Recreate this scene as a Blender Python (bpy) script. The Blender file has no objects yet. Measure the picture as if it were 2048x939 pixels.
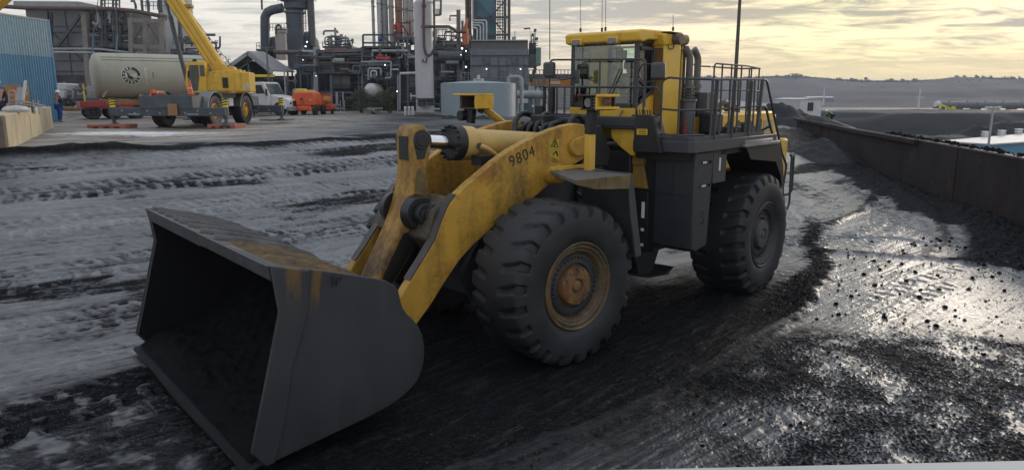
import bpy, bmesh, math, random
import numpy as np
from mathutils import Vector, Matrix

random.seed(7)
rng = np.random.default_rng(7)
sc = bpy.context.scene
COL = sc.collection
R = math.radians

# ------------------------------------------------------------------ camera
H, TH, FPX = 3.9669, 0.1926, 1442.85          # height, pitch down, focal length in pixels of the 2048 px photo
cd = bpy.data.cameras.new("camera")
cam = bpy.data.objects.new("camera", cd)
COL.objects.link(cam)
cam.location = (0, 0, H)
cam.rotation_euler = (math.pi / 2 - TH, 0, 0)
cd.sensor_width = 36.0
cd.lens = FPX / 2048 * 36.0
cd.clip_start, cd.clip_end = 0.1, 9000
sc.camera = cam

# ------------------------------------------------------------------ sky, sun, exposure
SUN_AZ, SUN_EL = R(39), R(9)                   # azimuth from +Y towards +X
sunv = Vector((math.sin(SUN_AZ) * math.cos(SUN_EL), math.cos(SUN_AZ) * math.cos(SUN_EL), math.sin(SUN_EL)))
w = bpy.data.worlds.new("World")
sc.world = w
w.use_nodes = True
nt = w.node_tree
nt.nodes.clear()


def nd(tree, typ, ins=None, **props):
    n = tree.nodes.new(typ)
    for k, v in props.items():
        setattr(n, k, v)
    for k, v in (ins or {}).items():
        s = n.inputs[k]
        if isinstance(v, bpy.types.NodeSocket):
            tree.links.new(v, s)
        else:
            s.default_value = v
    return n


def mth(t, op, a, b=0.0, c=None, clamp=False):
    ins = {0: a, 1: b}
    if c is not None:
        ins[2] = c
    return nd(t, "ShaderNodeMath", ins, operation=op, use_clamp=clamp).outputs[0]


def ramp(t, fac, stops, interp="LINEAR"):
    n = nd(t, "ShaderNodeValToRGB", {0: fac})
    cr = n.color_ramp
    cr.interpolation = interp
    while len(cr.elements) < len(stops):
        cr.elements.new(0.5)
    for e, (p, c) in zip(cr.elements, stops):
        e.position = p
        e.color = (c, c, c, 1) if isinstance(c, (int, float)) else (*c, 1)
    return n.outputs[0]


def mixc(t, fac, a, b, blend="MIX"):
    n = nd(t, "ShaderNodeMix", data_type="RGBA", blend_type=blend)
    for idx, v in ((0, fac), (6, a), (7, b)):
        if isinstance(v, bpy.types.NodeSocket):
            t.links.new(v, n.inputs[idx])
        elif idx == 0:
            n.inputs[0].default_value = v
        else:
            n.inputs[idx].default_value = (*v[:3], 1)
    return n.outputs[2]


def noise(t, vec, scale, detail=4, rough=0.55, dist=0.0, out=0):
    n = nd(t, "ShaderNodeTexNoise", {"Scale": scale, "Detail": detail, "Roughness": rough, "Distortion": dist})
    if vec is not None:
        t.links.new(vec, n.inputs["Vector"])
    return n.outputs[out]


sky = nd(nt, "ShaderNodeTexSky", sky_type="NISHITA", sun_disc=False, sun_elevation=SUN_EL, sun_rotation=SUN_AZ,
         air_density=1.2, dust_density=2.0, ozone_density=1.0)
tc = nd(nt, "ShaderNodeTexCoord").outputs["Generated"]
sep = nd(nt, "ShaderNodeSeparateXYZ", {0: tc})
zz = mth(nt, "MAXIMUM", sep.outputs[2], 0.0)
den = mth(nt, "ADD", zz, 0.07)
px_ = mth(nt, "DIVIDE", sep.outputs[0], den)
py_ = mth(nt, "DIVIDE", sep.outputs[1], den)
pv = nd(nt, "ShaderNodeCombineXYZ", {0: px_, 1: mth(nt, "MULTIPLY", py_, 1.5), 2: 0.0}).outputs[0]
pv = nd(nt, "ShaderNodeMapping", {"Vector": pv, "Rotation": (0, 0, R(-20))}).outputs[0]
n1 = noise(nt, pv, 0.42, 7, 0.6, 0.6)
n2 = noise(nt, pv, 1.7, 6, 0.64, 0.9)
cm = mth(nt, "ADD", mth(nt, "MULTIPLY", n1, 0.45), mth(nt, "MULTIPLY", n2, 0.55))
streak = ramp(nt, cm, [(0.435, 0.0), (0.50, 0.5), (0.56, 1.0)])             # 1 = thick grey cloud, 0 = thin bright gap
sd = nd(nt, "ShaderNodeVectorMath", {0: tc, 1: sunv}, operation="DOT_PRODUCT").outputs["Value"]
prox = ramp(nt, sd, [(0.15, 0.0), (0.62, 0.18), (0.86, 0.55), (0.99, 1.0)])
elev = ramp(nt, zz, [(0.0, 0.0), (0.022, 0.12), (0.06, 0.8), (0.11, 1.0)])
high = ramp(nt, zz, [(0.12, 0.0), (0.30, 1.0)])
# thin cloud / gap colour, thick cloud colour, both warmer and brighter near the sun
gap = mixc(nt, prox, (0.66, 0.65, 0.635), (1.0, 0.82, 0.49))
thick = mixc(nt, prox, (0.45, 0.45, 0.455), (0.25, 0.235, 0.215))
cloud = mixc(nt, streak, gap, thick)
low = mixc(nt, prox, (0.50, 0.48, 0.45), (0.80, 0.61, 0.34))                # calm band above the horizon
cloudy = mixc(nt, elev, low, cloud)
cloudy = mixc(nt, high, cloudy, mixc(nt, streak, (0.60, 0.65, 0.73), (0.43, 0.475, 0.55)))   # cooler, thinner cloud overhead
skyn = mixc(nt, 1.0, sky.outputs[0], (0.06, 0.06, 0.06), "MULTIPLY")
skyc = mixc(nt, 0.12, cloudy, mixc(nt, 1.0, skyn, (1.0, 1.0, 1.0), "DARKEN"))
bg = nd(nt, "ShaderNodeBackground", {"Color": skyc, "Strength": 1.0})
# the physical sky (at strength 0.06) shows through the overcast by an eighth
nt.links.new(bg.outputs[0], nd(nt, "ShaderNodeOutputWorld").inputs[0])

sl = bpy.data.lights.new("sun", "SUN")
sl.energy = 0.75
sl.angle = R(18)
sl.color = (1.0, 0.87, 0.72)
so = bpy.data.objects.new("sun", sl)
COL.objects.link(so)
so.rotation_euler = sunv.to_track_quat("Z", "Y").to_euler()
so.location = (40, 60, 60)

vs = sc.view_settings
vs.view_transform = "Standard"
vs.look = "None"
vs.exposure = 0.63
vs.gamma = 1.0
vs.use_curve_mapping = False
sc.render.engine = "CYCLES"
sc.cycles.use_denoising = True
sc.cycles.max_bounces = 8
sc.cycles.transparent_max_bounces = 16
sc.cycles.volume_bounces = 0
sc.render.resolution_x, sc.render.resolution_y = 1024, 469


# ------------------------------------------------------------------ pixel -> world helpers (photo is 2048 x 939)
def ray(px, py):
    a = (px - 1024) / FPX
    b = (469.5 - py) / FPX
    return Vector((a, math.cos(TH) + b * math.sin(TH), -math.sin(TH) + b * math.cos(TH)))


def at(px, py, Y):
    d = ray(px, py)
    t = Y / d.y
    return Vector((d.x * t, Y, H + d.z * t))


def mpp(Y, py=188):                              # metres per photo pixel at that depth
    d = ray(1024, py)
    return Y / d.y / FPX


# ------------------------------------------------------------------ objects
def tag(o, label=None, cat=None, group=None, kind=None):
    if label: o["label"] = label
    if cat: o["category"] = cat
    if group: o["group"] = group
    if kind: o["kind"] = kind
    return o


def empty(name, loc, rz=0.0):
    o = bpy.data.objects.new(name, None)
    COL.objects.link(o)
    o.location = loc
    o.rotation_euler = (0, 0, rz)
    o.empty_display_size = 0.2
    return o


def copy_tree(o, parent=None):
    c = o.copy()
    COL.objects.link(c)
    if parent is not None:
        c.parent = parent
    for ch in [q for q in bpy.data.objects if q.parent == o]:
        copy_tree(ch, c)
    return c


def fillet(pts, r, k=4):
    pts = [Vector(p) for p in pts]
    out = [pts[0]]
    for a, b, c in zip(pts, pts[1:], pts[2:]):
        u, v = (a - b), (c - b)
        q = min(r, u.length * 0.49, v.length * 0.49)
        p0, p1 = b + u.normalized() * q, b + v.normalized() * q
        for i in range(k + 1):
            s = i / k
            out.append(p0 * (1 - s) ** 2 + b * 2 * s * (1 - s) + p1 * s * s)
    out.append(pts[-1])
    return out


class MB:
    def __init__(s):
        s.v, s.f = [], []

    def add(s, vs, fs, M=None):
        o = len(s.v)
        s.v += [tuple(M @ Vector(p)) if M is not None else tuple(p) for p in vs]
        s.f += [tuple(i + o for i in f) for f in fs]
        return s

    def box(s, x0, x1, y0, y1, z0, z1, M=None):
        x0, x1 = min(x0, x1), max(x0, x1); y0, y1 = min(y0, y1), max(y0, y1); z0, z1 = min(z0, z1), max(z0, z1)
        vs = [(x, y, z) for z in (z0, z1) for y in (y0, y1) for x in (x0, x1)]
        return s.add(vs, [(0, 2, 3, 1), (4, 5, 7, 6), (0, 1, 5, 4), (2, 6, 7, 3), (0, 4, 6, 2), (1, 3, 7, 5)], M)

    def prism(s, poly, a, b, axis="y", M=None):
        # signed area so that faces point outward whatever the order
        n = len(poly)
        mk = {"y": lambda u, v, t: (u, t, v), "x": lambda u, v, t: (t, u, v), "z": lambda u, v, t: (u, v, t)}[axis]
        ar = sum(poly[i][0] * poly[(i + 1) % n][1] - poly[(i + 1) % n][0] * poly[i][1] for i in range(n))
        if (ar > 0) == (axis == "y"): poly = poly[::-1]
        a, b = min(a, b), max(a, b)
        vs = [mk(u, v, a) for u, v in poly] + [mk(u, v, b) for u, v in poly]
        fs = [tuple(range(n))[::-1], tuple(range(n, 2 * n))] + [(i, (i + 1) % n, (i + 1) % n + n, i + n) for i in range(n)]
        return s.add(vs, fs, M)

    def tube(s, pts, r, n=8, M=None, caps=True):
        pts = [Vector(p) for p in pts]
        m = len(pts)
        rs = r if isinstance(r, (list, tuple)) else [r] * m
        t0 = (pts[1] - pts[0]).normalized()
        up = Vector((0, 0, 1)) if abs(t0.z) < 0.9 else Vector((1, 0, 0))
        nrm = t0.cross(up).normalized()
        vs, fs = [], []
        for i, p in enumerate(pts):
            t = (pts[min(i + 1, m - 1)] - pts[max(i - 1, 0)]).normalized()
            nrm = (nrm - t * nrm.dot(t))
            nrm = nrm.normalized() if nrm.length > 1e-6 else t.orthogonal().normalized()
            bn = t.cross(nrm)
            for k in range(n):
                a = 2 * math.pi * k / n
                vs.append(p + (nrm * math.cos(a) + bn * math.sin(a)) * rs[i])
        for i in range(m - 1):
            for k in range(n):
                fs.append((i * n + k, i * n + (k + 1) % n, (i + 1) * n + (k + 1) % n, (i + 1) * n + k))
        if caps:
            fs += [tuple(range(n))[::-1], tuple(range((m - 1) * n, m * n))]
        return s.add(vs, fs, M)

    def rail(s, pts, r=0.02, fr=0.12, n=7):
        return s.tube(fillet(pts, fr), r, n)

    def cyl(s, p0, p1, r0, r1=None, n=16, M=None):
        return s.tube([p0, p1], [r0, r0 if r1 is None else r1], n, M)

    def lathe(s, prof, n, M=None, caps=False):       # prof = (radius, height) around local z
        vs, fs, m = [], [], len(prof)
        for r_, h_ in prof:
            for k in range(n):
                a = 2 * math.pi * k / n
                vs.append((r_ * math.cos(a), r_ * math.sin(a), h_))
        for i in range(m - 1):
            for k in range(n):
                fs.append((i * n + k, i * n + (k + 1) % n, (i + 1) * n + (k + 1) % n, (i + 1) * n + k))
        if caps:
            fs += [tuple(range(n))[::-1], tuple(range((m - 1) * n, m * n))]
        return s.add(vs, fs, M)

    def bar(s, p0, p1, w_, h_=None, M=None):          # box beam between two points
        h_ = h_ or w_
        p0, p1 = Vector(p0), Vector(p1)
        t = (p1 - p0).normalized()
        up = Vector((0, 0, 1)) if abs(t.z) < 0.95 else Vector((0, 1, 0))
        a = t.cross(up).normalized() * w_ / 2
        b = a.cross(t).normalized() * h_ / 2
        vs = [p + i * a + j * b for p in (p0, p1) for i, j in ((-1, -1), (1, -1), (1, 1), (-1, 1))]
        return s.add(vs, [(0, 1, 2, 3), (7, 6, 5, 4), (0, 4, 5, 1), (1, 5, 6, 2), (2, 6, 7, 3), (3, 7, 4, 0)], M)

    def build(s, name, mat, parent=None, M=None, bevel=0.0, ang=40, seg=2):
        me = bpy.data.meshes.new(name)
        me.from_pydata([tuple(p) for p in s.v], [], s.f)
        bm_ = bmesh.new()
        bm_.from_mesh(me)
        bmesh.ops.recalc_face_normals(bm_, faces=bm_.faces)
        bm_.to_mesh(me)
        bm_.free()
        me.shade_smooth()
        me.set_sharp_from_angle(angle=R(ang))
        if mat: me.materials.append(mat)
        o = bpy.data.objects.new(name, me)
        COL.objects.link(o)
        if parent is not None: o.parent = parent
        if M is not None: o.matrix_local = M
        if bevel:
            bv = o.modifiers.new("bevel", "BEVEL")
            bv.width, bv.segments, bv.limit_method, bv.angle_limit = bevel, seg, "ANGLE", R(50)
            bv.harden_normals = False
        return o


# ------------------------------------------------------------------ materials
_M = {}


def pm(name, col, rough=0.6, metal=0.0, var=0.12, vscale=3.0, dirt=0.0, dcol=(0.02, 0.019, 0.018), dscale=1.6, stretch=(1, 1, 0.35),
       rust=0.0, rcol=(0.16, 0.06, 0.015), bump=0.0, bscale=30.0, spec=0.5, coat=0.0):
    """painted / bare surface with tonal variation, grime runs and rust blooms in object space"""
    if name in _M: return _M[name]
    m = bpy.data.materials.new(name)
    m.use_nodes = True
    t = m.node_tree
    b = t.nodes["Principled BSDF"]
    co = nd(t, "ShaderNodeTexCoord").outputs["Object"]
    n0 = noise(t, co, vscale, 5)
    c = mixc(t, ramp(t, n0, [(0.3, 0.0), (0.7, 1.0)]), [q * (1 - var) for q in col], [min(1, q * (1 + var)) for q in col])
    rgh = mth(t, "ADD", mth(t, "MULTIPLY", n0, 0.2), rough - 0.1)
    if rust:
        nr = noise(t, co, dscale * 1.7, 6, 0.65, 0.4)
        fr_ = ramp(t, nr, [(0.62 - 0.25 * rust, 0.0), (0.72 - 0.2 * rust, 0.85)])
        c = mixc(t, fr_, c, rcol)
    if dirt:
        mp = nd(t, "ShaderNodeMapping", {"Vector": co, "Scale": stretch}).outputs[0]
        ndt = noise(t, mp, dscale, 8, 0.68, 0.3)
        ndf = noise(t, co, dscale * 9, 3, 0.6)
        s_ = mth(t, "ADD", mth(t, "MULTIPLY", ndt, 0.75), mth(t, "MULTIPLY", ndf, 0.25))
        fd = ramp(t, s_, [(0.60 - 0.28 * dirt, 0.0), (0.78 - 0.22 * dirt, min(0.95, 0.5 + dirt * 0.5))])
        c = mixc(t, fd, c, dcol)
        rgh = mth(t, "ADD", rgh, mth(t, "MULTIPLY", fd, 0.2), clamp=True)
    t.links.new(c, b.inputs["Base Color"])
    t.links.new(rgh, b.inputs["Roughness"])
    b.inputs["Metallic"].default_value = metal
    b.inputs["Specular IOR Level"].default_value = spec
    b.inputs["Coat Weight"].default_value = coat
    if bump:
        nb = noise(t, co, bscale, 5, 0.6)
        bp_ = nd(t, "ShaderNodeBump", {"Height": nb, "Strength": bump, "Distance": 0.02})
        t.links.new(bp_.outputs[0], b.inputs["Normal"])
    _M[name] = m
    return m


def glassm(name, tint, alpha=0.5, rough=0.03):
    if name in _M: return _M[name]
    m = bpy.data.materials.new(name)
    m.use_nodes = True
    t = m.node_tree
    t.nodes.clear()
    co = nd(t, "ShaderNodeTexCoord").outputs["Object"]
    grime = ramp(t, noise(t, co, 2.2, 6, 0.65), [(0.4, 0.0), (0.8, 0.10)])
    tr = nd(t, "ShaderNodeBsdfTransparent", {0: (*tint, 1)})
    gl = nd(t, "ShaderNodeBsdfGlossy", {"Color": (1, 1, 1, 1), "Roughness": rough})
    df = nd(t, "ShaderNodeBsdfDiffuse", {"Color": (0.12, 0.12, 0.11, 1)})
    fr_ = nd(t, "ShaderNodeFresnel", {"IOR": 1.5}).outputs[0]
    a = nd(t, "ShaderNodeMixShader", {0: grime, 1: tr.outputs[0], 2: df.outputs[0]})
    o = nd(t, "ShaderNodeMixShader", {0: mth(t, "ADD", fr_, 0.02), 1: a.outputs[0], 2: gl.outputs[0]})
    t.links.new(o.outputs[0], nd(t, "ShaderNodeOutputMaterial").inputs[0])
    _M[name] = m
    return m


def emit(name, col, k):
    if name in _M: return _M[name]
    m = bpy.data.materials.new(name)
    m.use_nodes = True
    t = m.node_tree
    b = t.nodes["Principled BSDF"]
    b.inputs["Base Color"].default_value = (*col, 1)
    b.inputs["Emission Color"].default_value = (*col, 1)
    n_ = noise(t, nd(t, "ShaderNodeTexCoord").outputs["Object"], 5.0)
    t.links.new(mth(t, "ADD", mth(t, "MULTIPLY", n_, k * 0.2), k * 0.9), b.inputs["Emission Strength"])
    _M[name] = m
    return m


def text(body, name, mat, parent, M, size, depth=0.004, space=1.0):
    cu = bpy.data.curves.new(name, "FONT")
    cu.body = body
    cu.size = size
    cu.space_character = space
    cu.align_x = "CENTER"
    cu.align_y = "CENTER"
    cu.extrude = depth
    cu.materials.append(mat)
    tmp = bpy.data.objects.new(name + "_curve", cu)
    COL.objects.link(tmp)
    me = bpy.data.meshes.new_from_object(tmp.evaluated_get(bpy.context.evaluated_depsgraph_get()))
    bpy.data.objects.remove(tmp)
    me.name = name
    me.materials.clear()
    me.materials.append(mat)
    o = bpy.data.objects.new(name, me)
    COL.objects.link(o)
    if parent is not None: o.parent = parent
    o.matrix_local = M
    return o


def axes(o, x, y, z):                             # matrix from an origin and three axis directions
    m = Matrix.Identity(4)
    for i, a in enumerate((x, y, z)):
        a = Vector(a).normalized()
        m[0][i], m[1][i], m[2][i] = a
    m[0][3], m[1][3], m[2][3] = o
    return m


YEL = pm("machine_yellow", (0.56, 0.34, 0.045), 0.5, var=0.10, dirt=0.32, dscale=1.3, rust=0.12)
YEL_ARM = pm("arm_yellow", (0.50, 0.275, 0.032), 0.55, var=0.14, dirt=0.52, dscale=1.35, stretch=(1.5, 1, 0.24), rust=0.22, rcol=(0.28, 0.12, 0.015))
YEL_CAB = pm("cab_yellow", (0.63, 0.375, 0.032), 0.45, var=0.08, dirt=0.22, dscale=1.4)
DGREY = pm("dark_grey_paint", (0.022, 0.024, 0.028), 0.55, var=0.2, dirt=0.3, dcol=(0.06, 0.058, 0.055))
BLACK = pm("black_paint", (0.011, 0.011, 0.0125), 0.55, var=0.2)
RUBBER = pm("tyre_rubber", (0.013, 0.0138, 0.016), 0.6, var=0.3, vscale=2.5, dirt=0.45, dcol=(0.030, 0.030, 0.0325), dscale=2.2, stretch=(1, 1, 1), bump=0.25, bscale=40)
RIMM = pm("rim_dirty_yellow", (0.13, 0.09, 0.04), 0.6, var=0.3, dirt=0.72, dscale=2.5, stretch=(1, 1, 1), rust=0.5)
RIMK = pm("rim_dark", (0.028, 0.028, 0.03), 0.6, var=0.3, dirt=0.3, dcol=(0.07, 0.06, 0.05), stretch=(1, 1, 1))
HUBO = pm("hub_orange", (0.26, 0.125, 0.035), 0.6, var=0.3, dirt=0.72, dscale=3.5, stretch=(1, 1, 1), rust=0.5)
CHROME = pm("chrome", (0.75, 0.75, 0.77), 0.16, metal=1.0, var=0.05)
HOSE = pm("hose_black", (0.014, 0.014, 0.015), 0.45, var=0.2)
BUCKM = pm("bucket_steel", (0.026, 0.028, 0.033), 0.52, metal=0.2, var=0.22, vscale=1.3, dirt=0.35, dcol=(0.024, 0.023, 0.024), dscale=1.1, rust=0.08, rcol=(0.26, 0.14, 0.02), bump=0.12, bscale=14)
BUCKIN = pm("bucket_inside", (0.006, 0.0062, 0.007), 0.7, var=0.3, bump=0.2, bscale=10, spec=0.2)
EDGE = pm("worn_steel_edge", (0.16, 0.16, 0.165), 0.45, metal=0.6, var=0.25, dirt=0.4, stretch=(1, 1, 1))
GLASS = glassm("cab_glass", (0.86, 0.94, 0.91))
LENS = pm("lamp_lens", (0.16, 0.165, 0.165), 0.2, var=0.1)
AMBER = pm("amber_lens", (0.12, 0.05, 0.03), 0.3)
REDL = pm("red_plastic", (0.5, 0.03, 0.03), 0.35)
# ------------------------------------------------------------------ ground (one sheet to the horizon)
_P = rng.permutation(512)
_P = np.concatenate([_P, _P, _P])
_G = np.stack([np.cos(np.linspace(0, 2 * np.pi, 64, endpoint=False)), np.sin(np.linspace(0, 2 * np.pi, 64, endpoint=False))], 1)


def perlin(x, y, seed=0):
    xi, yi = np.floor(x).astype(np.int64), np.floor(y).astype(np.int64)
    xf, yf = x - xi, y - yi
    u, v = xf * xf * xf * (xf * (xf * 6 - 15) + 10), yf * yf * yf * (yf * (yf * 6 - 15) + 10)

    def g(ix, iy, dx, dy):
        h = _P[(_P[(ix + seed * 17) & 511] + iy) & 511] & 63
        return _G[h, 0] * dx + _G[h, 1] * dy
    a, b = g(xi, yi, xf, yf), g(xi + 1, yi, xf - 1, yf)
    c, d = g(xi, yi + 1, xf, yf - 1), g(xi + 1, yi + 1, xf - 1, yf - 1)
    return (a * (1 - u) + b * u) * (1 - v) + (c * (1 - u) + d * u) * v


def fbm(x, y, o=4, seed=0, gain=0.5):
    s, a = 0, 1.0
    for i in range(o):
        s = s + a * perlin(x * 2 ** i, y * 2 ** i, seed + i)
        a *= gain
    return s


def ss(a, b, x):
    t = np.clip((x - a) / (b - a), 0, 1)
    return t * t * (3 - 2 * t)


def pline(x, y, pts):
    """signed distance to a polyline (positive on its left) and the arc length at the foot"""
    best = np.full(np.shape(x), 1e9)
    sg = np.zeros(np.shape(x))
    al = np.zeros(np.shape(x))
    L = 0.0
    n = len(pts) - 1
    for i, ((x0, y0), (x1, y1)) in enumerate(zip(pts, pts[1:])):
        dx, dy = x1 - x0, y1 - y0
        l = math.hypot(dx, dy)
        t = ((x - x0) * dx + (y - y0) * dy) / l
        tc_ = np.clip(t, 0 if i else -40, l if i < n - 1 else l + 40)
        ex, ey = x - x0 - dx / l * tc_, y - y0 - dy / l * tc_
        d = np.hypot(ex, ey)
        k = d < best
        best = np.where(k, d, best)
        sg = np.where(k, np.sign(dx / l * ey - dy / l * ex), sg)
        al = np.where(k, L + tc_, al)
        L += l
    return best * np.where(sg == 0, 1, sg), al


WALL = [(11.6, 4.5), (15.2, 22.0), (16.8, 30.0), (22.6, 58.0)]


def base_h(x, y):
    q = 0.75 * y - 0.66 * x
    z = 2.35 * ss(12.6, 27.5, q) * ss(22, 7, x - 0.12 * y)
    dw, _ = pline(x, y, WALL)                       # positive = left of the wall = in the yard
    drop = ss(0.6, 15.0, -dw) * ss(140, 100, y) + ss(60, 100, y) * ss(0.22, 0.42, x / np.maximum(y, 1))
    drop = np.clip(drop, 0, 1)
    shoulder = 1.75 * ss(0.1, 0.5, -dw) * ss(3.0, 1.0, -dw) * ss(62, 56, y)
    return z * (1 - drop) - 8.5 * drop + shoulder * 0.9


SWATH = [(-4.5, 4.0), (-0.5, 7.15), (0.94, 8.1), (2.05, 9.1), (3.53, 10.6), (5.39, 13.0), (7.2, 16.1), (9.5, 22.0), (11.0, 27.0)]
LIGHT = [(12.0, 15.2), (10.7, 17.2), (12.9, 20.3), (14.7, 23.8), (15.9, 28.7), (16.6, 33.0), (15.6, 38.0), (10, 41)]
TRACKS = [  # polyline, half width, lug pitch, depth, mud change
    ([(4.6, 13.8), (6.6, 17.0), (8.9, 21.0), (10.3, 27.0), (10.6, 33.0)], 0.62, 0.33, 0.055, 0.30),
    ([(-8.6, 5.5), (-5.7, 8.75), (-3.5, 12.5), (2, 18.5)], 0.60, 0.42, 0.07, -0.35),
    ([(-12, 8.0), (-7.5, 12.2), (-2.0, 18.0), (6, 27)], 0.55, 0.36, 0.05, 0.12),
    ([(-14, 9.5), (-9.0, 14.2), (-3.0, 20.5), (5, 29)], 0.60, 0.36, 0.05, -0.18),
    ([(-17, 10.2), (-10.5, 16.4), (-4.0, 23.0), (6, 32)], 0.55, 0.33, 0.04, 0.15),
    ([(-18, 13.2), (-11.5, 18.5), (-4.0, 26.0), (5, 35)], 0.60, 0.36, 0.04, -0.20),
    ([(-20, 14.6), (-12.5, 20.5), (-5.0, 28.5), (4, 38)], 0.60, 0.36, 0.04, 0.12),
    ([(-9.5, 5.2), (-7.2, 9.4), (-4.4, 13.5), (1, 20)], 0.35, 0.36, 0.03, 0.22),
    ([(9.0, 19.0), (11.6, 21.8), (13.6, 25.6), (14.6, 31)], 0.62, 0.40, 0.05, -0.30),
    ([(7.0, 13.2), (9.0, 15.0), (11.0, 16.2), (14, 16.6)], 0.50, 0.40, 0.03, -0.16),
    ([(7.6, 19.5), (9.8, 22.5), (11.8, 26.5), (12.4, 32)], 0.55, 0.40, 0.045, -0.25),
    ([(12.0, 21.3), (13.4, 25.5), (14.2, 30.0), (13.5, 34)], 0.45, 0.36, 0.035, 0.15),
]


def ground_fields(x, y, fine=True):
    z = base_h(x, y)
    q = 0.75 * y - 0.66 * x
    a = 0.75 * x + 0.66 * y
    r = np.hypot(x, y)
    dw, _ = pline(x, y, WALL)
    yard = ss(0.0, 0.6, dw)
    S = fbm(a * 0.34, q * 1.5, 5, 3, 0.62)                       # smears along the driving direction
    Bq = fbm(x * 0.23, y * 0.23, 4, 9)
    F1 = fbm(x * 3.1, y * 3.1, 4, 21, 0.6)
    warp = fbm(x * 0.5, y * 0.5, 3, 31)
    S2 = fbm(a * 0.9, q * 5.0, 4, 15, 0.62)
    S3 = (1 - np.abs(fbm(a * 0.35 + 0.2 * q, q * 7.0, 3, 16, 0.6)) * 3.2) * ss(45, 20, r)
    F2 = fbm(x * 7.3, y * 7.3, 3, 23, 0.6) * ss(45, 18, r)
    mud = 0.48 + 0.20 * S + 0.16 * Bq + 0.16 * F1 + 0.20 * S2 + 0.20 * F2 + 0.12 * S3
    wet = 0.55 + 0.5 * fbm(a * 0.3, q * 0.9, 4, 41) - 0.2 * F1
    h = 0.020 * S + 0.005 * F2 + 0.006 * F1 * ss(60, 20, r) + 0.04 * Bq + 0.006 * S2 + 0.005 * S3
    # bulldozed ridges across the left slope
    rid = fbm(a * 0.12 + 5, q * 0.9, 3, 55)
    h += 0.03 * np.maximum(0, rid) * ss(9, 13, q)
    mud -= 0.55 * ss(0.12, 0.4, fbm(a * 0.10, q * 0.55 + 3, 4, 61)) * ss(12, 17, q)
    # dark wet coal lane the loader is driving on
    ds, la = pline(x + 0.45 * warp + .10 * F1, y + 0.45 * warp + .10 * F1, SWATH)
    width = 3.3 + 1.6 * ss(13, 9, y) + 0.5 * warp
    lane = ss(-0.05, 0.30, ds) * ss(width + 0.5, width - 0.6, ds) * ss(17.3, 14.3, y + 0.8 * warp)
    nose = ss(2.3, 1.0, np.hypot(x + 3.4, (y - 7.4) * 1.1) + 0.9 * warp + 0.5 * F1)
    under = ss(3.9, 2.6, np.hypot((x + 0.2) * 0.8, y - 11.8) + 0.6 * warp)
    lane = np.clip(np.maximum(np.maximum(lane, nose), under), 0, 1)
    lane *= ss(-0.35, 0.25, x + 3.2 + 0.77 * (y - 7.14) + 0.6 * warp + 0.35 * F1)
    grit = fbm(x * 24, y * 24, 3, 71, 0.6)
    gl_ = fbm((0.66 * x + 0.75 * y) * 1.1, (0.75 * x - 0.66 * y) * 9.0, 4, 77, 0.6)
    mud = mud * (1 - lane) + lane * (0.015 + 0.16 * np.maximum(0, gl_ - .1) + 0.16 * ss(0.35, 0.8, grit) * ss(0.1, -0.3, warp))
    h += lane * (0.008 * grit + 0.022 * gl_ - 0.03)
    wet = wet * (1 - lane) + lane * (0.55 + 0.3 * S)
    # ridge pushed up along the lane's edge, with a crumbly dark strip beside it
    lip = np.exp(-((ds + 0.08) / 0.10) ** 2) * ss(28, 18, y)
    h += 0.02 * lip * (0.5 + 1.2 * F1 + 0.8 * warp)
    strip = np.exp(-((ds - 0.15 - 0.2 * F1) / 0.30) ** 2) * ss(12.0, 14.0, y) * ss(24, 21, y)
    mud -= 0.9 * strip
    h += strip * 0.05 * (0.5 + grit)
    # right side: smooth silvery silt with granules
    rt = ss(0.15, -0.5, ds) * yard
    mud = mud * (1 - 0.75 * ss(-1.5, -0.1, ds) * ss(0.3, 0.0, ds) * ss(13.5, 11, y))
    sheet = rt * ss(11.3, 13.2, y + 0.5 * warp) * ss(30, 22, y)
    mud += rt * (-0.02 - 0.2 * np.abs(Bq))
    mud = mud * (1 - 0.75 * sheet) + sheet * 0.75 * (0.66 + 0.03 * S3 + 0.16 * F1 + 0.14 * Bq + 0.12 * F2)
    wet += rt * (0.2 + 0.5 * ss(11.5, 13.5, y))
    yb = 12.3 - 0.9 * ss(6.8, 9, x) + 0.9 * Bq
    gz = rt * ss(yb + 0.3, yb - 0.9, y) * ss(1.0, 3.5, x)
    cl = fbm(x * 0.9, y * 0.9 , 4, 81, 0.6)
    g1 = perlin(x * 25, y * 25, 91) + 0.7 * perlin(x * 43, y * 43, 92)
    rad = fbm(x * 2.2 + 0.4 * warp, y * 2.2, 3, 95)
    gran = gz * ss(0.0, 0.14, g1 * 0.8 + cl * 0.85 + 0.4 * rad + 0.03)
    sparse = rt * (1 - gz) * ss(0.52, 0.60, g1 * 0.85 + 0.25 * cl)
    gr = np.clip(gran + sparse, 0, 1)
    mud = mud * (1 - gr) + 0.02 * gr
    wet = wet * (1 - 0.5 * gr)
    h += gr * (0.010 + 0.016 * np.maximum(0, g1))
    h += gz * 0.02 * fbm(x * 5, y * 5, 3, 97)
    # coal left along the wall, swept arcs
    dl, _ = pline(x + 0.5 * warp, y + 0.5 * warp, LIGHT)
    coal = ss(0.25, -0.45, dl) * yard * ss(0.2, -0.2, ds) * ss(14.8, 16.6, y + 0.2 * x - 2.2 + 0.6 * warp)
    mud = mud * (1 - coal) + coal * (0.0 + 0.10 * np.maximum(0, F1) + 0.10 * np.maximum(0, S))
    h += coal * (0.05 * F1 + 0.03 * grit + 0.10 * np.maximum(0, warp))
    bank = ss(2.5, 0.2, dw + 0.7 * warp) * yard * ss(11, 20, y)
    h += bank * (0.38 + 0.08 * F1 + 0.25 * warp)
    mud = mud * (1 - ss(0.02, 0.25, bank))
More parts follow.
